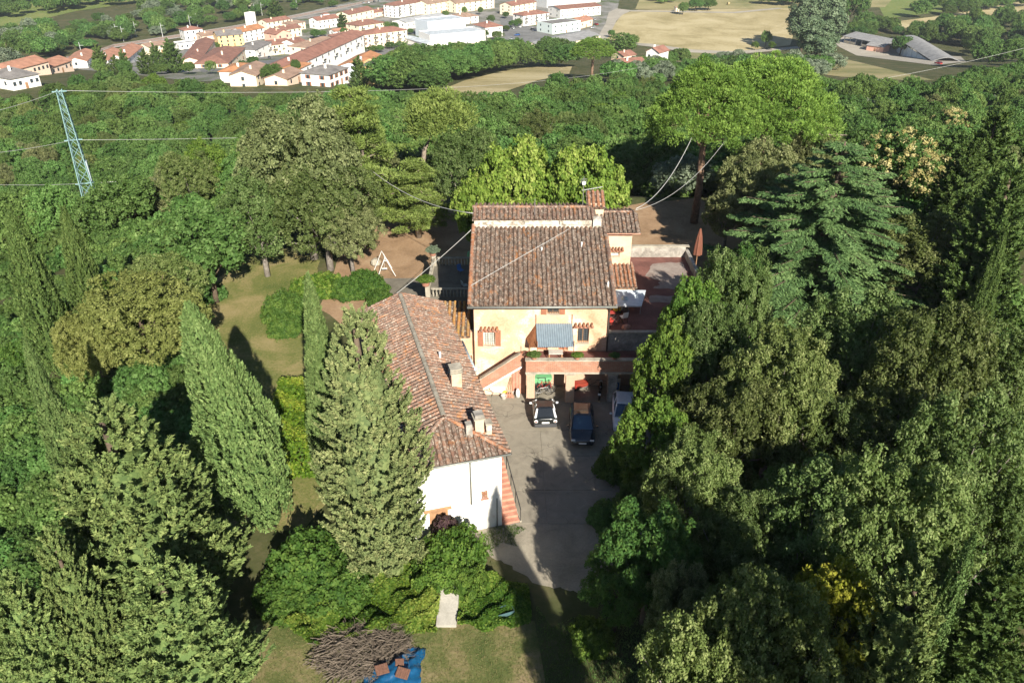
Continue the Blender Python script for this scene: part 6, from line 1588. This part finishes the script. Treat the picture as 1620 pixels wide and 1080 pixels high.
# ------------------------------------------------------------------ far trees: by kind
def far(name, key, px, py, pb, hw, label, group=None, cat='tree'):
    """tip at row py, foot at row pb, half width hw, all seen from the viewer"""
    g = ground_at(px, pb); dep = to_px(g)[2]; return plant(name, key, g, hw*dep/F, (pb-py)*dep/F, label, group=group, cat=cat)
far('umbrella_pine', 'umb_a', 935, 66, 128, 33, 'lone umbrella pine at the edge of the mid field')
far('broadleaf_tree', 'forest_b', 985, 56, 92, 26, 'dark tree above the red-roofed farmhouse')
far('poplar_tree', 'poplar', 1266, 8, 84, 27, 'leftmost silvery poplar of the clump by the hay field')
far('poplar_tree', 'poplar', 1300, -6, 82, 28, 'tallest silvery poplar behind the clump by the hay field')
far('poplar_tree', 'poplar', 1288, 40, 106, 29, 'pale poplar in front of the clump, its trunk showing')
far('poplar_tree', 'forest_a', 1338, -14, 50, 26, 'dark green tree right of the silvery poplars')
for i, (px, py, pb, hw, lb) in enumerate(((1210, 50, 76, 9, 'small round tree on the gravel lane'), (1194, 66, 80, 6, 'yellowish sapling on the gravel lane, left one'), (1220, 66, 80, 6, 'yellowish sapling on the gravel lane, right one'),
   (1080, 5, 24, 9, 'tree beside the farm track shrine'), (1100, 0, 18, 13, 'left tree of the pair in the upper field'), (1120, 0, 17, 13, 'right tree of the pair in the upper field'),
   (1423, 58, 88, 16, 'round tree standing in front of the long barn'), (967, 48, 60, 6, 'sapling on the bend of the white track'))):
    far('field_tree', 'forest_c' if 'yellow' not in lb else 'bright', px, py, pb, hw, lb)
rg = random.Random(9); WT = []
def wood(poly, n, hr, rr, keys):
    P = poly; lo = (min(a for a, _ in P), min(b for _, b in P)); hi = (max(a for a, _ in P), max(b for _, b in P)); c = 0
    while c < n:
        q = (rg.uniform(lo[0], hi[0]), rg.uniform(lo[1], hi[1]))
        if inside2(q, P):
            g = ground_at(*q); k = rg.choice(keys); idx = KEYS.index(k); WT.append((g.x, g.y, g.z-.2, rg.uniform(*rr)/PR[k][2], rg.uniform(*hr)/PR[k][3], rg.random()*6.28, idx)); c += 1
F4 = ['forest_a', 'forest_b', 'forest_c', 'forest_d']
wood([(-40, 150), (-40, 40), (10, 30), (120, 20), (260, 4), (300, -25), (-40, -25)], 150, (9, 16), (5, 9), F4)
wood([(0, 120), (0, 60), (150, 40), (240, 15), (420, 0), (430, 24), (330, 44), (240, 58), (170, 70), (100, 85)], 130, (5, 13), (4, 8), F4+['farbush', 'farbush', 'olive'])
wood([(420, 22), (440, -20), (620, -20), (590, 2), (520, 14)], 40, (4, 9), (3, 6), F4+['farbush'])
wood([(600, 148), (640, 122), (740, 106), (850, 96), (900, 100), (905, 108), (860, 108), (790, 118), (720, 132), (690, 150)], 95, (8, 14), (5, 8), ['forest_a', 'forest_b'])
wood([(960, 128), (975, 112), (1060, 108), (1070, 135), (980, 140)], 26, (4, 8), (3, 5), ['olive', 'forest_c', 'farbush'])
wood([(1230, 108), (1300, 105), (1340, 112), (1300, 125), (1240, 122)], 16, (5, 9), (4, 6), ['farbush', 'olive', 'forest_a'])
wood([(1320, 50), (1360, 30), (1400, 44), (1440, 52), (1400, 60), (1340, 58)], 18, (5, 10), (4, 7), F4)
wood([(1440, 20), (1520, 0), (1600, -10), (1660, -5), (1660, 16), (1560, 24), (1460, 40)], 30, (7, 14), (5, 9), F4)
wood([(1480, 40), (1560, 28), (1660, 30), (1660, 110), (1560, 112), (1530, 96), (1500, 70)], 60, (8, 17), (5, 8), F4)
wood([(1160, -2), (1240, -8), (1300, -4), (1290, 12), (1220, 10)], 22, (8, 13), (6, 9), F4)
wood([(1380, 40), (1480, 60), (1500, 72), (1440, 66)], 16, (6, 12), (4, 7), F4)
wood([(1010, -6), (1060, -4), (1080, 10), (1040, 6)], 12, (3, 6), (3, 5), ['farbush'])
wood([(1040, 100), (1130, 100), (1250, 112), (1250, 125), (1060, 132)], 30, (4, 8), (3, 5), ['olive', 'farbush', 'forest_c'])
# trees inside the town
for px, py in ((318, 92), (342, 80), (372, 100), (385, 110), (402, 105), (357, 62), (500, 62), (512, 58), (545, 62), (470, 120), (560, 112), (640, 60), (650, 55), (625, 50), (612, 48), (690, 30), (705, 28), (735, 25), (765, 62), (786, 64), (800, 50), (800, 30), (812, 45), (820, 42), (777, 38), (618, 78), (634, 76), (602, 84), (590, 83), (575, 86), (655, 110), (640, 100), (700, 100), (720, 96), (585, 108), (598, 104), (440, 128), (430, 134), (335, 118), (300, 118), (255, 118), (200, 122), (160, 122), (690, 16), (640, 8), (760, 24)):
    g = ground_at(px, py); k = rg.choice(F4+['bright'])
    k = k if k in KEYS else 'forest_c'; WT.append((g.x, g.y, g.z, rg.uniform(2.2, 4.2)/PR[k][2], rg.uniform(4, 8)/PR[k][3], rg.random()*6, KEYS.index(k)))
for px, py, pb, hw, lb in ((163, 71, 116, 13, 'leftmost dark conifer of the row before the town'), (186, 88, 118, 9, 'second dark conifer of the row before the town'), (201, 80, 118, 10, 'third dark conifer of the row before the town'), (233, 80, 118, 13, 'fourth dark conifer of the row before the town'), (252, 70, 114, 12, 'fifth dark conifer of the row before the town'), (277, 64, 116, 17, 'rightmost and tallest dark conifer of the row before the town'),
   (569, 90, 140, 14, 'dark conifer before the long white terrace block'), (543, 22, 45, 9, 'dark conifer between the small town houses'), (437, 2, 32, 14, 'grey-blue cedar beside the railway'), (102, 45, 68, 11, 'dark tree by the small house before the railway'), (22, 66, 112, 14, 'dark conifer left of the long terracotta-roofed building')):
    far('far_conifer', 'farcone', px, py, pb, hw, lb)
for px, py, pb, lb in ((606, 118, 136, 'purple-leaved tree beside the orange-roofed house'), (584, 115, 134, 'purple-leaved tree at the blue-white house corner'), (589, 88, 100, 'purple-leaved tree by the road bend')): far('plum_tree', 'purple', px, py, pb, 9, lb)

# ------------------------------------------------------------------ the town
def rooftex(name, c):
    c = tuple(x*.85 for x in c)
    return blotch(name, [(.3, tuple(x*.72 for x in c)), (.5, c), (.7, tuple(min(1, x*1.25) for x in c))], .35, 2.2, bstr=.5, bdist=.1)
RC = {'brown': rooftex('roof_brown', (.27,.14,.105)), 'red': rooftex('roof_red', (.31,.155,.115)), 'orange': rooftex('roof_orange', (.46,.22,.11)), 'grey': rooftex('roof_grey', (.22,.205,.195)),
      'tan': rooftex('roof_tan', (.34,.23,.17)), 'flat': rooftex('roof_flat', (.42,.43,.44)), 'blue': rooftex('roof_blue', (.52,.57,.61)), 'terra': rooftex('roof_terra', (.44,.225,.15)), 'asb': rooftex('roof_asb', (.30,.30,.30))}
WC = {'white': plain('town_white', (.80,.78,.74), .8), 'cream': plain('town_cream', (.76,.66,.50), .8), 'yellow': plain('town_yellow', (.78,.55,.25), .8), 'pink': plain('town_pink', (.74,.42,.32), .8), 'peach': plain('town_peach', (.78,.60,.47), .8), 'bluew': plain('town_bluew', (.66,.72,.78), .8), 'grey': plain('town_grey', (.52,.53,.53), .8), 'greenw': plain('town_greenw', (.60,.68,.66), .8)}
winm = MB().box(-.5, .5, -.06, .02, -.5, .5).mesh('window'); winm.materials.append(M['glass'])
shm = MB().box(-.5, .5, -.06, .02, -.5, .5).mesh('shutter'); shm.materials.append(M['shutter'])
def house(p0, p1, dp, h, roof, wc, rc, label, nw=4, fl=2, ns=2, rise=None, name='town_house', chim=True, door=True, balc=False, z_add=0, ww=1.1, wh=1.4, shut=False):
    A, B = ground_at(*p0), ground_at(*p1); z0 = (A.z+B.z)/2-.5; h *= .84
    u = Vector((B.x-A.x, B.y-A.y, 0)); ln = u.length; u.normalize(); rz = math.atan2(u.y, u.x)
    e = empty(name, (A.x, A.y, z0+z_add), rz, label, 'house' if name == 'town_house' else 'building'); h += .5
    w = WC[wc]; r = RC[rc]
    MB().box(0, ln, 0, dp, -6, h).build('wall', w, e)
    o = .5; rise = rise or dp*.17
    if roof == 'gable':
        rf = MB()
        rf.hexa([(-o, -o, h-.1), (ln+o, -o, h-.1), (ln+o, dp/2, h+rise), (-o, dp/2, h+rise)], [(-o, -o, h+.1), (ln+o, -o, h+.1), (ln+o, dp/2, h+rise+.2), (-o, dp/2, h+rise+.2)])
        rf.hexa([(-o, dp/2+.003, h+rise), (ln+o, dp/2+.003, h+rise), (ln+o, dp+o, h-.1), (-o, dp+o, h-.1)], [(-o, dp/2+.003, h+rise+.2), (ln+o, dp/2+.003, h+rise+.2), (ln+o, dp+o, h+.1), (-o, dp+o, h+.1)])
        rf = rf.build('roof', r, e)
        for x in (0, ln-.3): MB().prism([(x, .02, h+.001), (x, dp-.02, h+.001), (x, dp/2, h+rise-.02)], (.3, 0, 0)).build('gable', w, e)
    elif roof == 'hip':
        hp = min(dp/2, ln*.45)
        rf = MB().add([(-o, -o, h), (ln+o, -o, h), (ln+o, dp+o, h), (-o, dp+o, h), (hp, dp/2, h+rise), (ln-hp, dp/2, h+rise), (-o, -o, h+.15), (ln+o, -o, h+.15), (ln+o, dp+o, h+.15), (-o, dp+o, h+.15)],
                      [(0, 3, 2, 1), (0, 1, 7, 6), (1, 2, 8, 7), (2, 3, 9, 8), (3, 0, 6, 9), (6, 7, 5, 4), (7, 8, 5), (8, 9, 4, 5), (9, 6, 4)]).build('roof', r, e)
    elif roof == 'gable_x':   # gable toward the viewer
        rf = MB()
        rf.hexa([(-o, -o, h-.1), (ln/2, -o, h+rise), (ln/2, dp+o, h+rise), (-o, dp+o, h-.1)], [(-o, -o, h+.1), (ln/2, -o, h+rise+.2), (ln/2, dp+o, h+rise+.2), (-o, dp+o, h+.1)])
        rf.hexa([(ln/2+.003, -o, h+rise), (ln+o, -o, h-.1), (ln+o, dp+o, h-.1), (ln/2+.003, dp+o, h+rise)], [(ln/2+.003, -o, h+rise+.2), (ln+o, -o, h+.1), (ln+o, dp+o, h+.1), (ln/2+.003, dp+o, h+rise+.2)])
        rf = rf.build('roof', r, e)
        MB().prism([(.02, 0, h+.001), (ln-.02, 0, h+.001), (ln/2, 0, h+rise-.02)], (0, .3, 0)).build('gable', w, e)
    else:
        rf = MB().box(.3, ln-.3, .3, dp-.3, h-.1, h+.02).build('roof', r, e)
        par = MB()
        for a in ((0, ln, 0, .297), (0, ln, dp-.297, dp), (0, .297, .3, dp-.3), (ln-.297, ln, .3, dp-.3)): par.box(*a, h+.002, h+.5)
        par.build('parapet', w, e)
    fh = (h-.5)/fl
    def win(x, y, z, rot):
        q = link('window', winm, None, e); q.location = (x, y, z); q.rotation_euler = (0, 0, rot); q.scale = (ww, 1, wh)
        if shut:
            for s in (-1, 1):
                k = link('shutter', shm, None, e); ca, sa = math.cos(rot), math.sin(rot); dx = s*ww*.78; k.location = (x+dx*ca, y+dx*sa, z); k.rotation_euler = (0, 0, rot); k.scale = (ww*.5, 1.3, wh)
    for f in range(fl):
        for k in range(nw):
            if door and f == 0 and k == nw//2:
                d = MB().box(-.55, .55, -.05, .02, 0, 2.2).build('door', M['wood'], e); d.location = (ln*(k+.5)/nw, 0, .5); continue
            win(ln*(k+.5)/nw, 0, .5+fh*f+fh*.55, 0)
        for k in range(ns): win(0, dp*(1-(k+.5)/ns), .5+fh*f+fh*.55, -math.pi/2)
    if balc:
        for f in range(1, fl):
            for k in range(0, nw, 2):
                x = ln*(k+.5)/nw; b = MB().box(x-1.6, x+1.6, -1.1, -.003, .4+fh*f, .55+fh*f).build('balcony', w, e)
                MB().box(x-1.6, x+1.6, -1.1, -1.03, .552+fh*f, 1.4+fh*f).build('railing', M['grille'], b)
    if chim and roof != 'flat':
        x = ln*.3; MB().box(x, x+.7, dp*.3, dp*.3+.7, h+rise*.5, h+rise+.9).build('chimney', w, rf)
    return e
H = house
H((294, 65), (323, 62), 11, 8, 'hip', 'white', 'red', 'white house with rusty hipped roof nearest the railway', 3, 2, 2)
H((285, 79), (318, 75), 10, 4, 'flat', 'white', 'flat', 'low white flat-topped annex below the railway house', 4, 1, 2, door=False)
H((322, 72), (347, 69), 10, 7, 'gable', 'peach', 'tan', 'narrow peach house joined to the yellow house', 2, 2, 1)
H((347, 75.5), (387, 72), 13, 8.5, 'gable', 'yellow', 'grey', 'yellow three-storey house in the middle of the town', 4, 3, 2)
H((387, 68), (420, 61), 12, 8.5, 'gable', 'white', 'orange', 'white house with bright orange roof beside the yellow house', 4, 3, 2)
H((399, 53), (408, 51), 4.5, 16, 'flat', 'white', 'flat', 'narrow white tower rising behind the orange roof', 1, 1, 0, name='water_tower', chim=False, door=False)
H((317, 101), (344, 91), 10, 7, 'gable', 'peach', 'brown', 'peach gabled house at the side road', 3, 2, 1, shut=True)
H((362, 108), (391, 100), 16, 6, 'hip', 'cream', 'brown', 'house with a large brown hipped roof among garden trees', 3, 2, 2, shut=True)
H((405, 92), (432, 88), 13, 7.5, 'hip', 'white', 'grey', 'white house with grey-brown roof at the left of the street row', 3, 2, 2, balc=True)
H((432.5, 88), (462, 84), 12, 7.5, 'gable', 'cream', 'brown', 'cream house joined on the right of the grey-brown roofed one', 4, 2, 1, balc=True)
H((440, 76), (462, 72), 13, 10, 'gable_x', 'pink', 'red', 'salmon pink house with its gable toward the street', 2, 2, 1)
H((470, 87), (486, 82), 12, 8, 'gable', 'white', 'brown', 'small white house with a balcony next to the apricot block', 2, 2, 1, balc=True)
H((486, 91), (537, 83), 13, 8.5, 'hip', 'peach', 'tan', 'apricot block of flats with tan hipped roof and long balconies', 6, 2, 2, balc=True)
H((412, 126), (579, 99), 13, 8, 'gable', 'white', 'red', 'very long white terrace with a single red-brown roof', 16, 2, 2, balc=True)
H((470, 121), (494, 117), 8, 4.2, 'hip', 'white', 'orange', 'small white annex with ochre roof before the long terrace', 2, 1, 1, door=False)
H((538, 82), (590, 75), 14, 10, 'hip', 'peach', 'red', 'left half of the cream apartment block with open stair bays', 6, 3, 2, balc=True)
H((590.5, 75), (645, 68), 14, 10, 'hip', 'cream', 'red', 'right half of the cream apartment block with open stair bays', 6, 3, 0, balc=True)
H((577, 124), (609, 117), 12, 7, 'gable', 'bluew', 'orange', 'pale blue house with a vivid orange roof at the wood edge', 3, 2, 2)
H((611, 117), (648, 108), 10, 5.5, 'gable', 'peach', 'brown', 'low brown-roofed house behind the vivid orange roof', 4, 1, 1)
H((606, 133), (624, 128), 10, 8, 'flat', 'yellow', 'grey', 'blank ochre wall of a tall house at the wood edge', 0, 1, 0, chim=False)
H((522, 138), (553, 132), 12, 6, 'hip', 'white', 'grey', 'white villa with grey-brown hipped roof half sunk in the wood', 4, 2, 2, shut=True)
H((385, 131), (408, 126), 9, 6, 'hip', 'white', 'orange', 'little white house with orange roof at the wood edge', 2, 2, 1)
H((407, 137), (430, 130), 10, 6, 'gable', 'cream', 'tan', 'cream house with dull tan roof joined to the little orange-roofed one', 3, 2, 1)
H((455, 136), (480, 131), 9, 4, 'gable', 'peach', 'tan', 'low tan-roofed shed below the long terrace', 2, 1, 1)
H((424, 48), (460, 42), 10, 6.5, 'gable', 'cream', 'red', 'long cream house with red roof along the railway', 5, 2, 1)
H((450, 62), (478, 57), 11, 7, 'gable', 'cream', 'brown', 'cream house with brown roof in the back row', 4, 2, 1)
H((460, 50), (484, 46), 9, 6, 'hip', 'peach', 'tan', 'small tan-roofed house right of the railway row', 3, 2, 1)
H((504, 47), (538, 42), 11, 7.5, 'gable', 'white', 'red', 'white house with red roof and roof turret', 5, 2, 1)
H((514, 42), (523, 41), 4, 10.5, 'hip', 'white', 'red', 'little square turret standing above the white red-roofed house', 2, 2, 1, door=False, chim=False)
H((553, 38), (592, 29), 12, 8, 'gable', 'cream', 'brown', 'cream two-storey house with brown roof and orange extension', 5, 2, 2)
H((569, 54), (609, 48), 16, 6.5, 'hip', 'cream', 'brown', 'square house with a broad brown hipped roof and balcony', 4, 2, 2, balc=True)
H((530, 56), (551, 53), 7, 3, 'gable', 'white', 'terra', 'low garage with a light red roof', 2, 1, 1, door=False, chim=False)
H((593, 28), (626, 22), 9, 4.5, 'gable', 'peach', 'red', 'low red-roofed house left of the tall white flats', 4, 1, 1)
H((628, 29), (678, 20), 14, 11, 'hip', 'white', 'brown', 'tall white block of flats with balconies at the top of the town', 6, 4, 3, balc=True)
H((678, 24), (718, 17), 13, 10, 'gable', 'cream', 'tan', 'cream block with pale roof right of the tall white flats', 5, 3, 2)
H((722, 21), (782, 13), 14, 9, 'gable', 'cream', 'tan', 'long cream block with stepped pale roofs at the top edge', 7, 3, 2)
H((722, 40), (757, 36), 14, 6, 'hip', 'white', 'tan', 'white house with broad tan hipped roof behind the warehouse', 4, 2, 2)
H((643, 47), (705, 36), 15, 6, 'gable', 'white', 'flat', 'long old workshop with pale grey corrugated roof', 8, 1, 2, rise=1.5, name='workshop', chim=False)
H((678, 62), (737, 55), 18, 13, 'flat', 'bluew', 'blue', 'tall pale blue warehouse block', 0, 1, 0, name='warehouse', chim=False)
H((681, 76), (768, 68), 20, 9, 'flat', 'white', 'blue', 'wide white warehouse with pale blue flat roof', 0, 1, 0, name='warehouse', chim=False)
H((640, 68), (674, 78), 8, 4, 'gable', 'white', 'blue', 'low loading shed beside the wide white warehouse', 3, 1, 0, rise=1, name='workshop', chim=False)
H((768, 60), (795, 57), 17, 8, 'hip', 'white', 'red', 'white square house with red roof at the car park', 3, 2, 2, ww=.9)
H((735, 90), (789, 83), 14, 5, 'flat', 'cream', 'flat', 'low cream workshop with a grey barrel-vaulted front', 0, 1, 0, name='workshop', chim=False)
H((828, 42), (868, 37), 13, 9, 'hip', 'white', 'red', 'white block of flats with red roof and balconies beside the road', 5, 3, 2, balc=True)
H((810, 25), (848, 18), 13, 9, 'gable', 'cream', 'red', 'cream block with red roof behind the white flats by the road', 5, 3, 2)
H((862, 89), (949, 70), 22, 6.5, 'gable', 'cream', 'asb', 'long factory with grey roof and a row of dark windows', 11, 1, 5, rise=2.0, name='factory', chim=False, door=False, ww=1.5, wh=2.8)
H((874, 55), (918, 49), 18, 8, 'flat', 'greenw', 'grey', 'modern grey-green works building with flat roof', 5, 2, 2, name='works_building', chim=False)
H((918, 46), (937, 41), 12, 6, 'gable', 'peach', 'terra', 'orange-walled annex right of the modern works building', 3, 1, 1, name='workshop', chim=False)
H((886, 30), (950, 24), 18, 8.5, 'gable', 'white', 'brown', 'big white works hall with a brown roof edge at the top', 8, 2, 2, rise=1.6, name='works_building', chim=False)
H((865, 13), (950, 4), 20, 8, 'flat', 'grey', 'flat', 'ribbed pale-roofed hall at the very top of the town', 0, 1, 0, name='works_building', chim=False)
H((18, 124), (82, 118), 13, 5, 'gable', 'peach', 'terra', 'long building with light terracotta roof at the left, larger part', 9, 1, 2, name='school_building', chim=False)
H((83, 117), (118, 113), 12, 4.5, 'gable', 'peach', 'terra', 'lower right end of the long terracotta-roofed building', 5, 1, 0, name='school_building', chim=False)
H((22, 144), (66, 136), 16, 5, 'hip', 'white', 'grey', 'white house with dark grey roof below the terracotta building', 5, 1, 2)
H((68, 82), (96, 79), 11, 4, 'hip', 'cream', 'tan', 'small brown-roofed cottage before the railway', 3, 1, 1)
H((140, 108), (158, 103), 10, 6, 'gable', 'white', 'terra', 'white house showing left of the dark conifer row', 3, 2, 1)
H((172, 103), (198, 98), 10, 5, 'gable', 'white', 'terra', 'white house between the first dark conifers', 3, 2, 1)
H((204, 101), (230, 95), 11, 6, 'gable', 'white', 'terra', 'white house with terracotta roof between the middle dark conifers', 4, 2, 1)
H((238, 88), (268, 82), 10, 6, 'gable', 'cream', 'tan', 'cream house behind the last dark conifers of the row', 4, 2, 1)
H((262, 44), (275, 42), 7, 3, 'gable', 'cream', 'red', 'tiny red-roofed hut beyond the railway', 1, 1, 0)
H((403, 12), (424, 9), 9, 3.5, 'gable', 'cream', 'tan', 'small ochre hut among trees above the railway', 2, 1, 0)
# farmhouse
H((984, 118), (1022, 117), 12, 4.5, 'gable', 'white', 'red', 'low wing of the red-roofed farmhouse', 3, 1, 1, name='farmhouse')
H((986, 106), (1004, 105), 9, 6.5, 'gable', 'peach', 'red', 'upper left block of the red-roofed farmhouse', 2, 2, 1, name='farmhouse')
H((1020, 112), (1040, 113), 9, 10, 'gable_x', 'white', 'red', 'tall white block of the red-roofed farmhouse', 2, 2, 1, name='farmhouse', rise=2)
# church-like vault in front of the cream workshop
e = empty('vaulted_shed', ground_at(748, 92), R(25), 'grey barrel vault in front of the low cream workshop', 'shed')
rings = [[(8*math.cos(a*math.pi/10)+8, y, .3+5*math.sin(a*math.pi/10)) for a in range(11)] for y in (0, 9)]
mb = MB(); mb.loft([r_+[(0, r_[0][1], -.3)][:0]+[] for r_ in rings]); mb.build('vault', RC['asb'], e); MB().box(0, 16, .1, 8.9, -.5, .31).build('plinth', WC['cream'], e)
# hay barns
def barn(p0, p1, dp, h, rise, label, arch=False):
    A, B = ground_at(*p0), ground_at(*p1); u = Vector((B.x-A.x, B.y-A.y, 0)); ln = u.length; rz = math.atan2(u.y, u.x)
    e = empty('barn', (A.x, A.y, (A.z+B.z)/2-.3), rz, label, 'barn'); n = 7
    for k in range(n+1):
        for y in (0, dp): MB().box(ln*k/n-.2, ln*k/n+.2, y-.2, y+.2, -6, h).build('post', WC['grey'], e)
    for k in range(n):
        if k % 3 != 2 or arch: MB().box(ln*k/n+.21, ln*(k+1)/n-.21, -.1, .1, -6, h*.72 if arch else h*.45).build('wall_panel', WC['bluew'] if arch else WC['cream'], e)
        MB().box(ln*k/n+.21, ln*(k+1)/n-.21, dp-.1, dp+.1, -6, h).build('wall_panel', WC['cream'], e)
    rings = [[(x, y, z) for y, z in [(-1.2+(dp+2.4)*t, h+rise*(math.sin(math.pi*t) if arch else 1-abs(2*t-1))) for t in ([k/10 for k in range(11)] if arch else [0, .5, 1])]] for x in (-1, ln+1)]
    mb = MB(); m_ = len(rings[0]); mb.v = [p for r_ in rings for p in r_]; mb.f = [(k, k+1, m_+k+1, m_+k) for k in range(m_-1)]
    o = mb.build('roof', RC['asb'], e); o.modifiers.new('s', 'SOLIDIFY').thickness = .25
    return e
barn((1335, 68), (1400, 82), 20, 4.5, 2.2, 'open cattle barn with grey roof, left one of the two')
barn((1418, 82), (1478, 97), 13, 4.2, 2.2, 'arched hay barn with pale blue side panels, right one of the two', True)
H((1370, 80), (1396, 84), 8, 4, 'gable', 'pink', 'asb', 'small shed with a red door between the two barns', 1, 1, 0, name='farm_shed', chim=False)
# far little things: railway poles, parked cars, hay bale, shrine
ORD = ['first', 'second', 'third', 'fourth', 'fifth', 'sixth', 'seventh', 'eighth', 'ninth', 'tenth', 'eleventh', 'last']
for i, (px, py) in enumerate(sorted(((132, 96), (186, 62), (196, 66), (208, 60), (216, 58), (248, 52), (302, 46), (313, 44), (404, 27), (415, 25), (470, 14), (258, 60)))):
    g = ground_at(px, py); e = empty('railway_mast', g, 0, '%s thin grey mast along the railway, counted from the left' % ORD[i], 'mast', 'railway masts')
    MB().tube([(0, 0, -.2), (0, 0, 10)], [.2, .12], 6).build('post', WC['grey'], e); MB().box(-.1, 2.2, -.06, .06, 8.2, 8.35).build('bracket', WC['grey'], e)
CARS = [(426, 93, 'black', 'black car on the street before the long terrace'), (812, 46, 'silver', 'silver car on the road by the white flats, nearer the trees'), (822, 44, 'white', 'white car on the road by the white flats'), (842, 48, 'black', 'black car parked near the modern works building'),
  (846, 50, 'navy', 'dark blue car beside the black one near the works building'), (818, 57, 'blue', 'blue car on the car park nearest the road'), (808, 63, 'silver', 'silver van-like car crossing the car park'), (815, 66, 'white', 'white car in the middle of the car park'), (812, 73, 'black', 'black car at the lower car park edge'), (824, 70, 'navy', 'navy car under the car park trees'),
  (722, 73, 'white', 'leftmost white lorry cab before the warehouse'), (733, 71, 'white', 'middle white lorry cab before the warehouse'), (760, 69, 'white', 'rightmost white lorry cab before the warehouse'), (940, 32, 'silver', 'silver car behind the big works hall'), (943, 40, 'red', 'red car at the bend behind the works hall'), (938, 45, 'silver', 'silver car by the orange-walled annex'),
  (575, 6, 'silver', 'leftmost silver car of the top car row'), (583, 5, 'white', 'white car of the top car row'), (592, 4, 'navy', 'navy car of the top car row'), (600, 3, 'silver', 'rightmost silver car of the top car row'), (612, 1, 'red', 'red car beyond the top car row'), (1484, 102, 'red', 'red farm vehicle at the open barn end')]
for px, py, c, lb in CARS:
    g = ground_at(px, py); car('parked_car', (g.x, g.y, g.z+.15), R(rg.choice((20, 110, 30))), 4.3, 1.75, 1.5, M['paint_'+c], lb, simple=True)
e = empty('hay_bale', ground_at(1152, 8)+Vector((0, 0, .1)), R(20), 'single round hay bale on the upper field', 'hay bale')
MB().tube([(-.9, 0, 1.1), (.9, 0, 1.1)], 1.15, 16).build('bale', M['hay'], e); MB().tube([(-.92, 0, 1.1), (.92, 0, 1.1)], .5, 10).build('core', M['dirt'], e)
o = H((1069, 19), (1074, 18.7), 3, 4, 'gable', 'cream', 'tan', 'tiny wayside hut on the farm track', 1, 1, 0, chim=False, name='farm_shed')
e = empty('storage_tank', ground_at(1278, 9), 0, 'small white tank above the poplar clump', 'tank'); MB().lathe([(2.5, 0), (3, .5), (3, 4), (2.2, 5), (.4, 5.4)], n=16).build('body', WC['white'], e, True); MB().lathe([(3.03, 2), (3.03, 2.3)], n=16).build('band', WC['grey'], e)

# ------------------------------------------------------------------ the masses that nobody could count
for k in KEYS:
    if k not in CROWN_OF:
        for o in bpy.data.objects:
            if o.data is PR[k][0]: CROWN_OF[k] = o; break
KEYS2 = [k for k in KEYS if k in CROWN_OF]
for k in KEYS:
    if k not in CROWN_OF:   # kinds only used in the masses: one real specimen stands in the wood
        g = ground_at(700, 240 if k == 'farbush' else 200); e = plant('shrub', k, (g.x, g.y, g.z), PR[k][2], PR[k][3], 'low dark shrub in the wood below the umbrella pine', cat='shrub')
        CROWN_OF[k] = [c for c in e.children if c.data is PR[k][0]][0]
scatter('wood', rest, KEYS, 'farther trees of the wooded slope merging into one mass')
scatter('valley_trees', WT, KEYS, 'trees and hedges of the valley floor around the town')
scatter('undergrowth', scr, KEYS, 'dark undergrowth beneath the trees', 'undergrowth')

# ------------------------------------------------------------------ summer haze over hill and valley
hz = MB().box(-2500, 2500, -200, 2600, -66, 36).build('haze', None)
hm = bpy.data.materials.new('haze'); hm.use_nodes = True; hm.node_tree.nodes.remove(hm.node_tree.nodes['Principled BSDF'])
pv = N(hm.node_tree, 'ShaderNodeVolumePrincipled'); pv.inputs['Color'].default_value = (.86, .92, 1.0, 1); pv.inputs['Density'].default_value = .00011; pv.inputs['Anisotropy'].default_value = .2
hm.node_tree.links.new(pv.outputs[0], hm.node_tree.nodes['Material Output'].inputs['Volume'])
hz.data.materials.append(hm); tag(hz, 'thin summer haze filling the air over the valley', 'haze', None, 'stuff')
sc.cycles.volume_bounces = 0
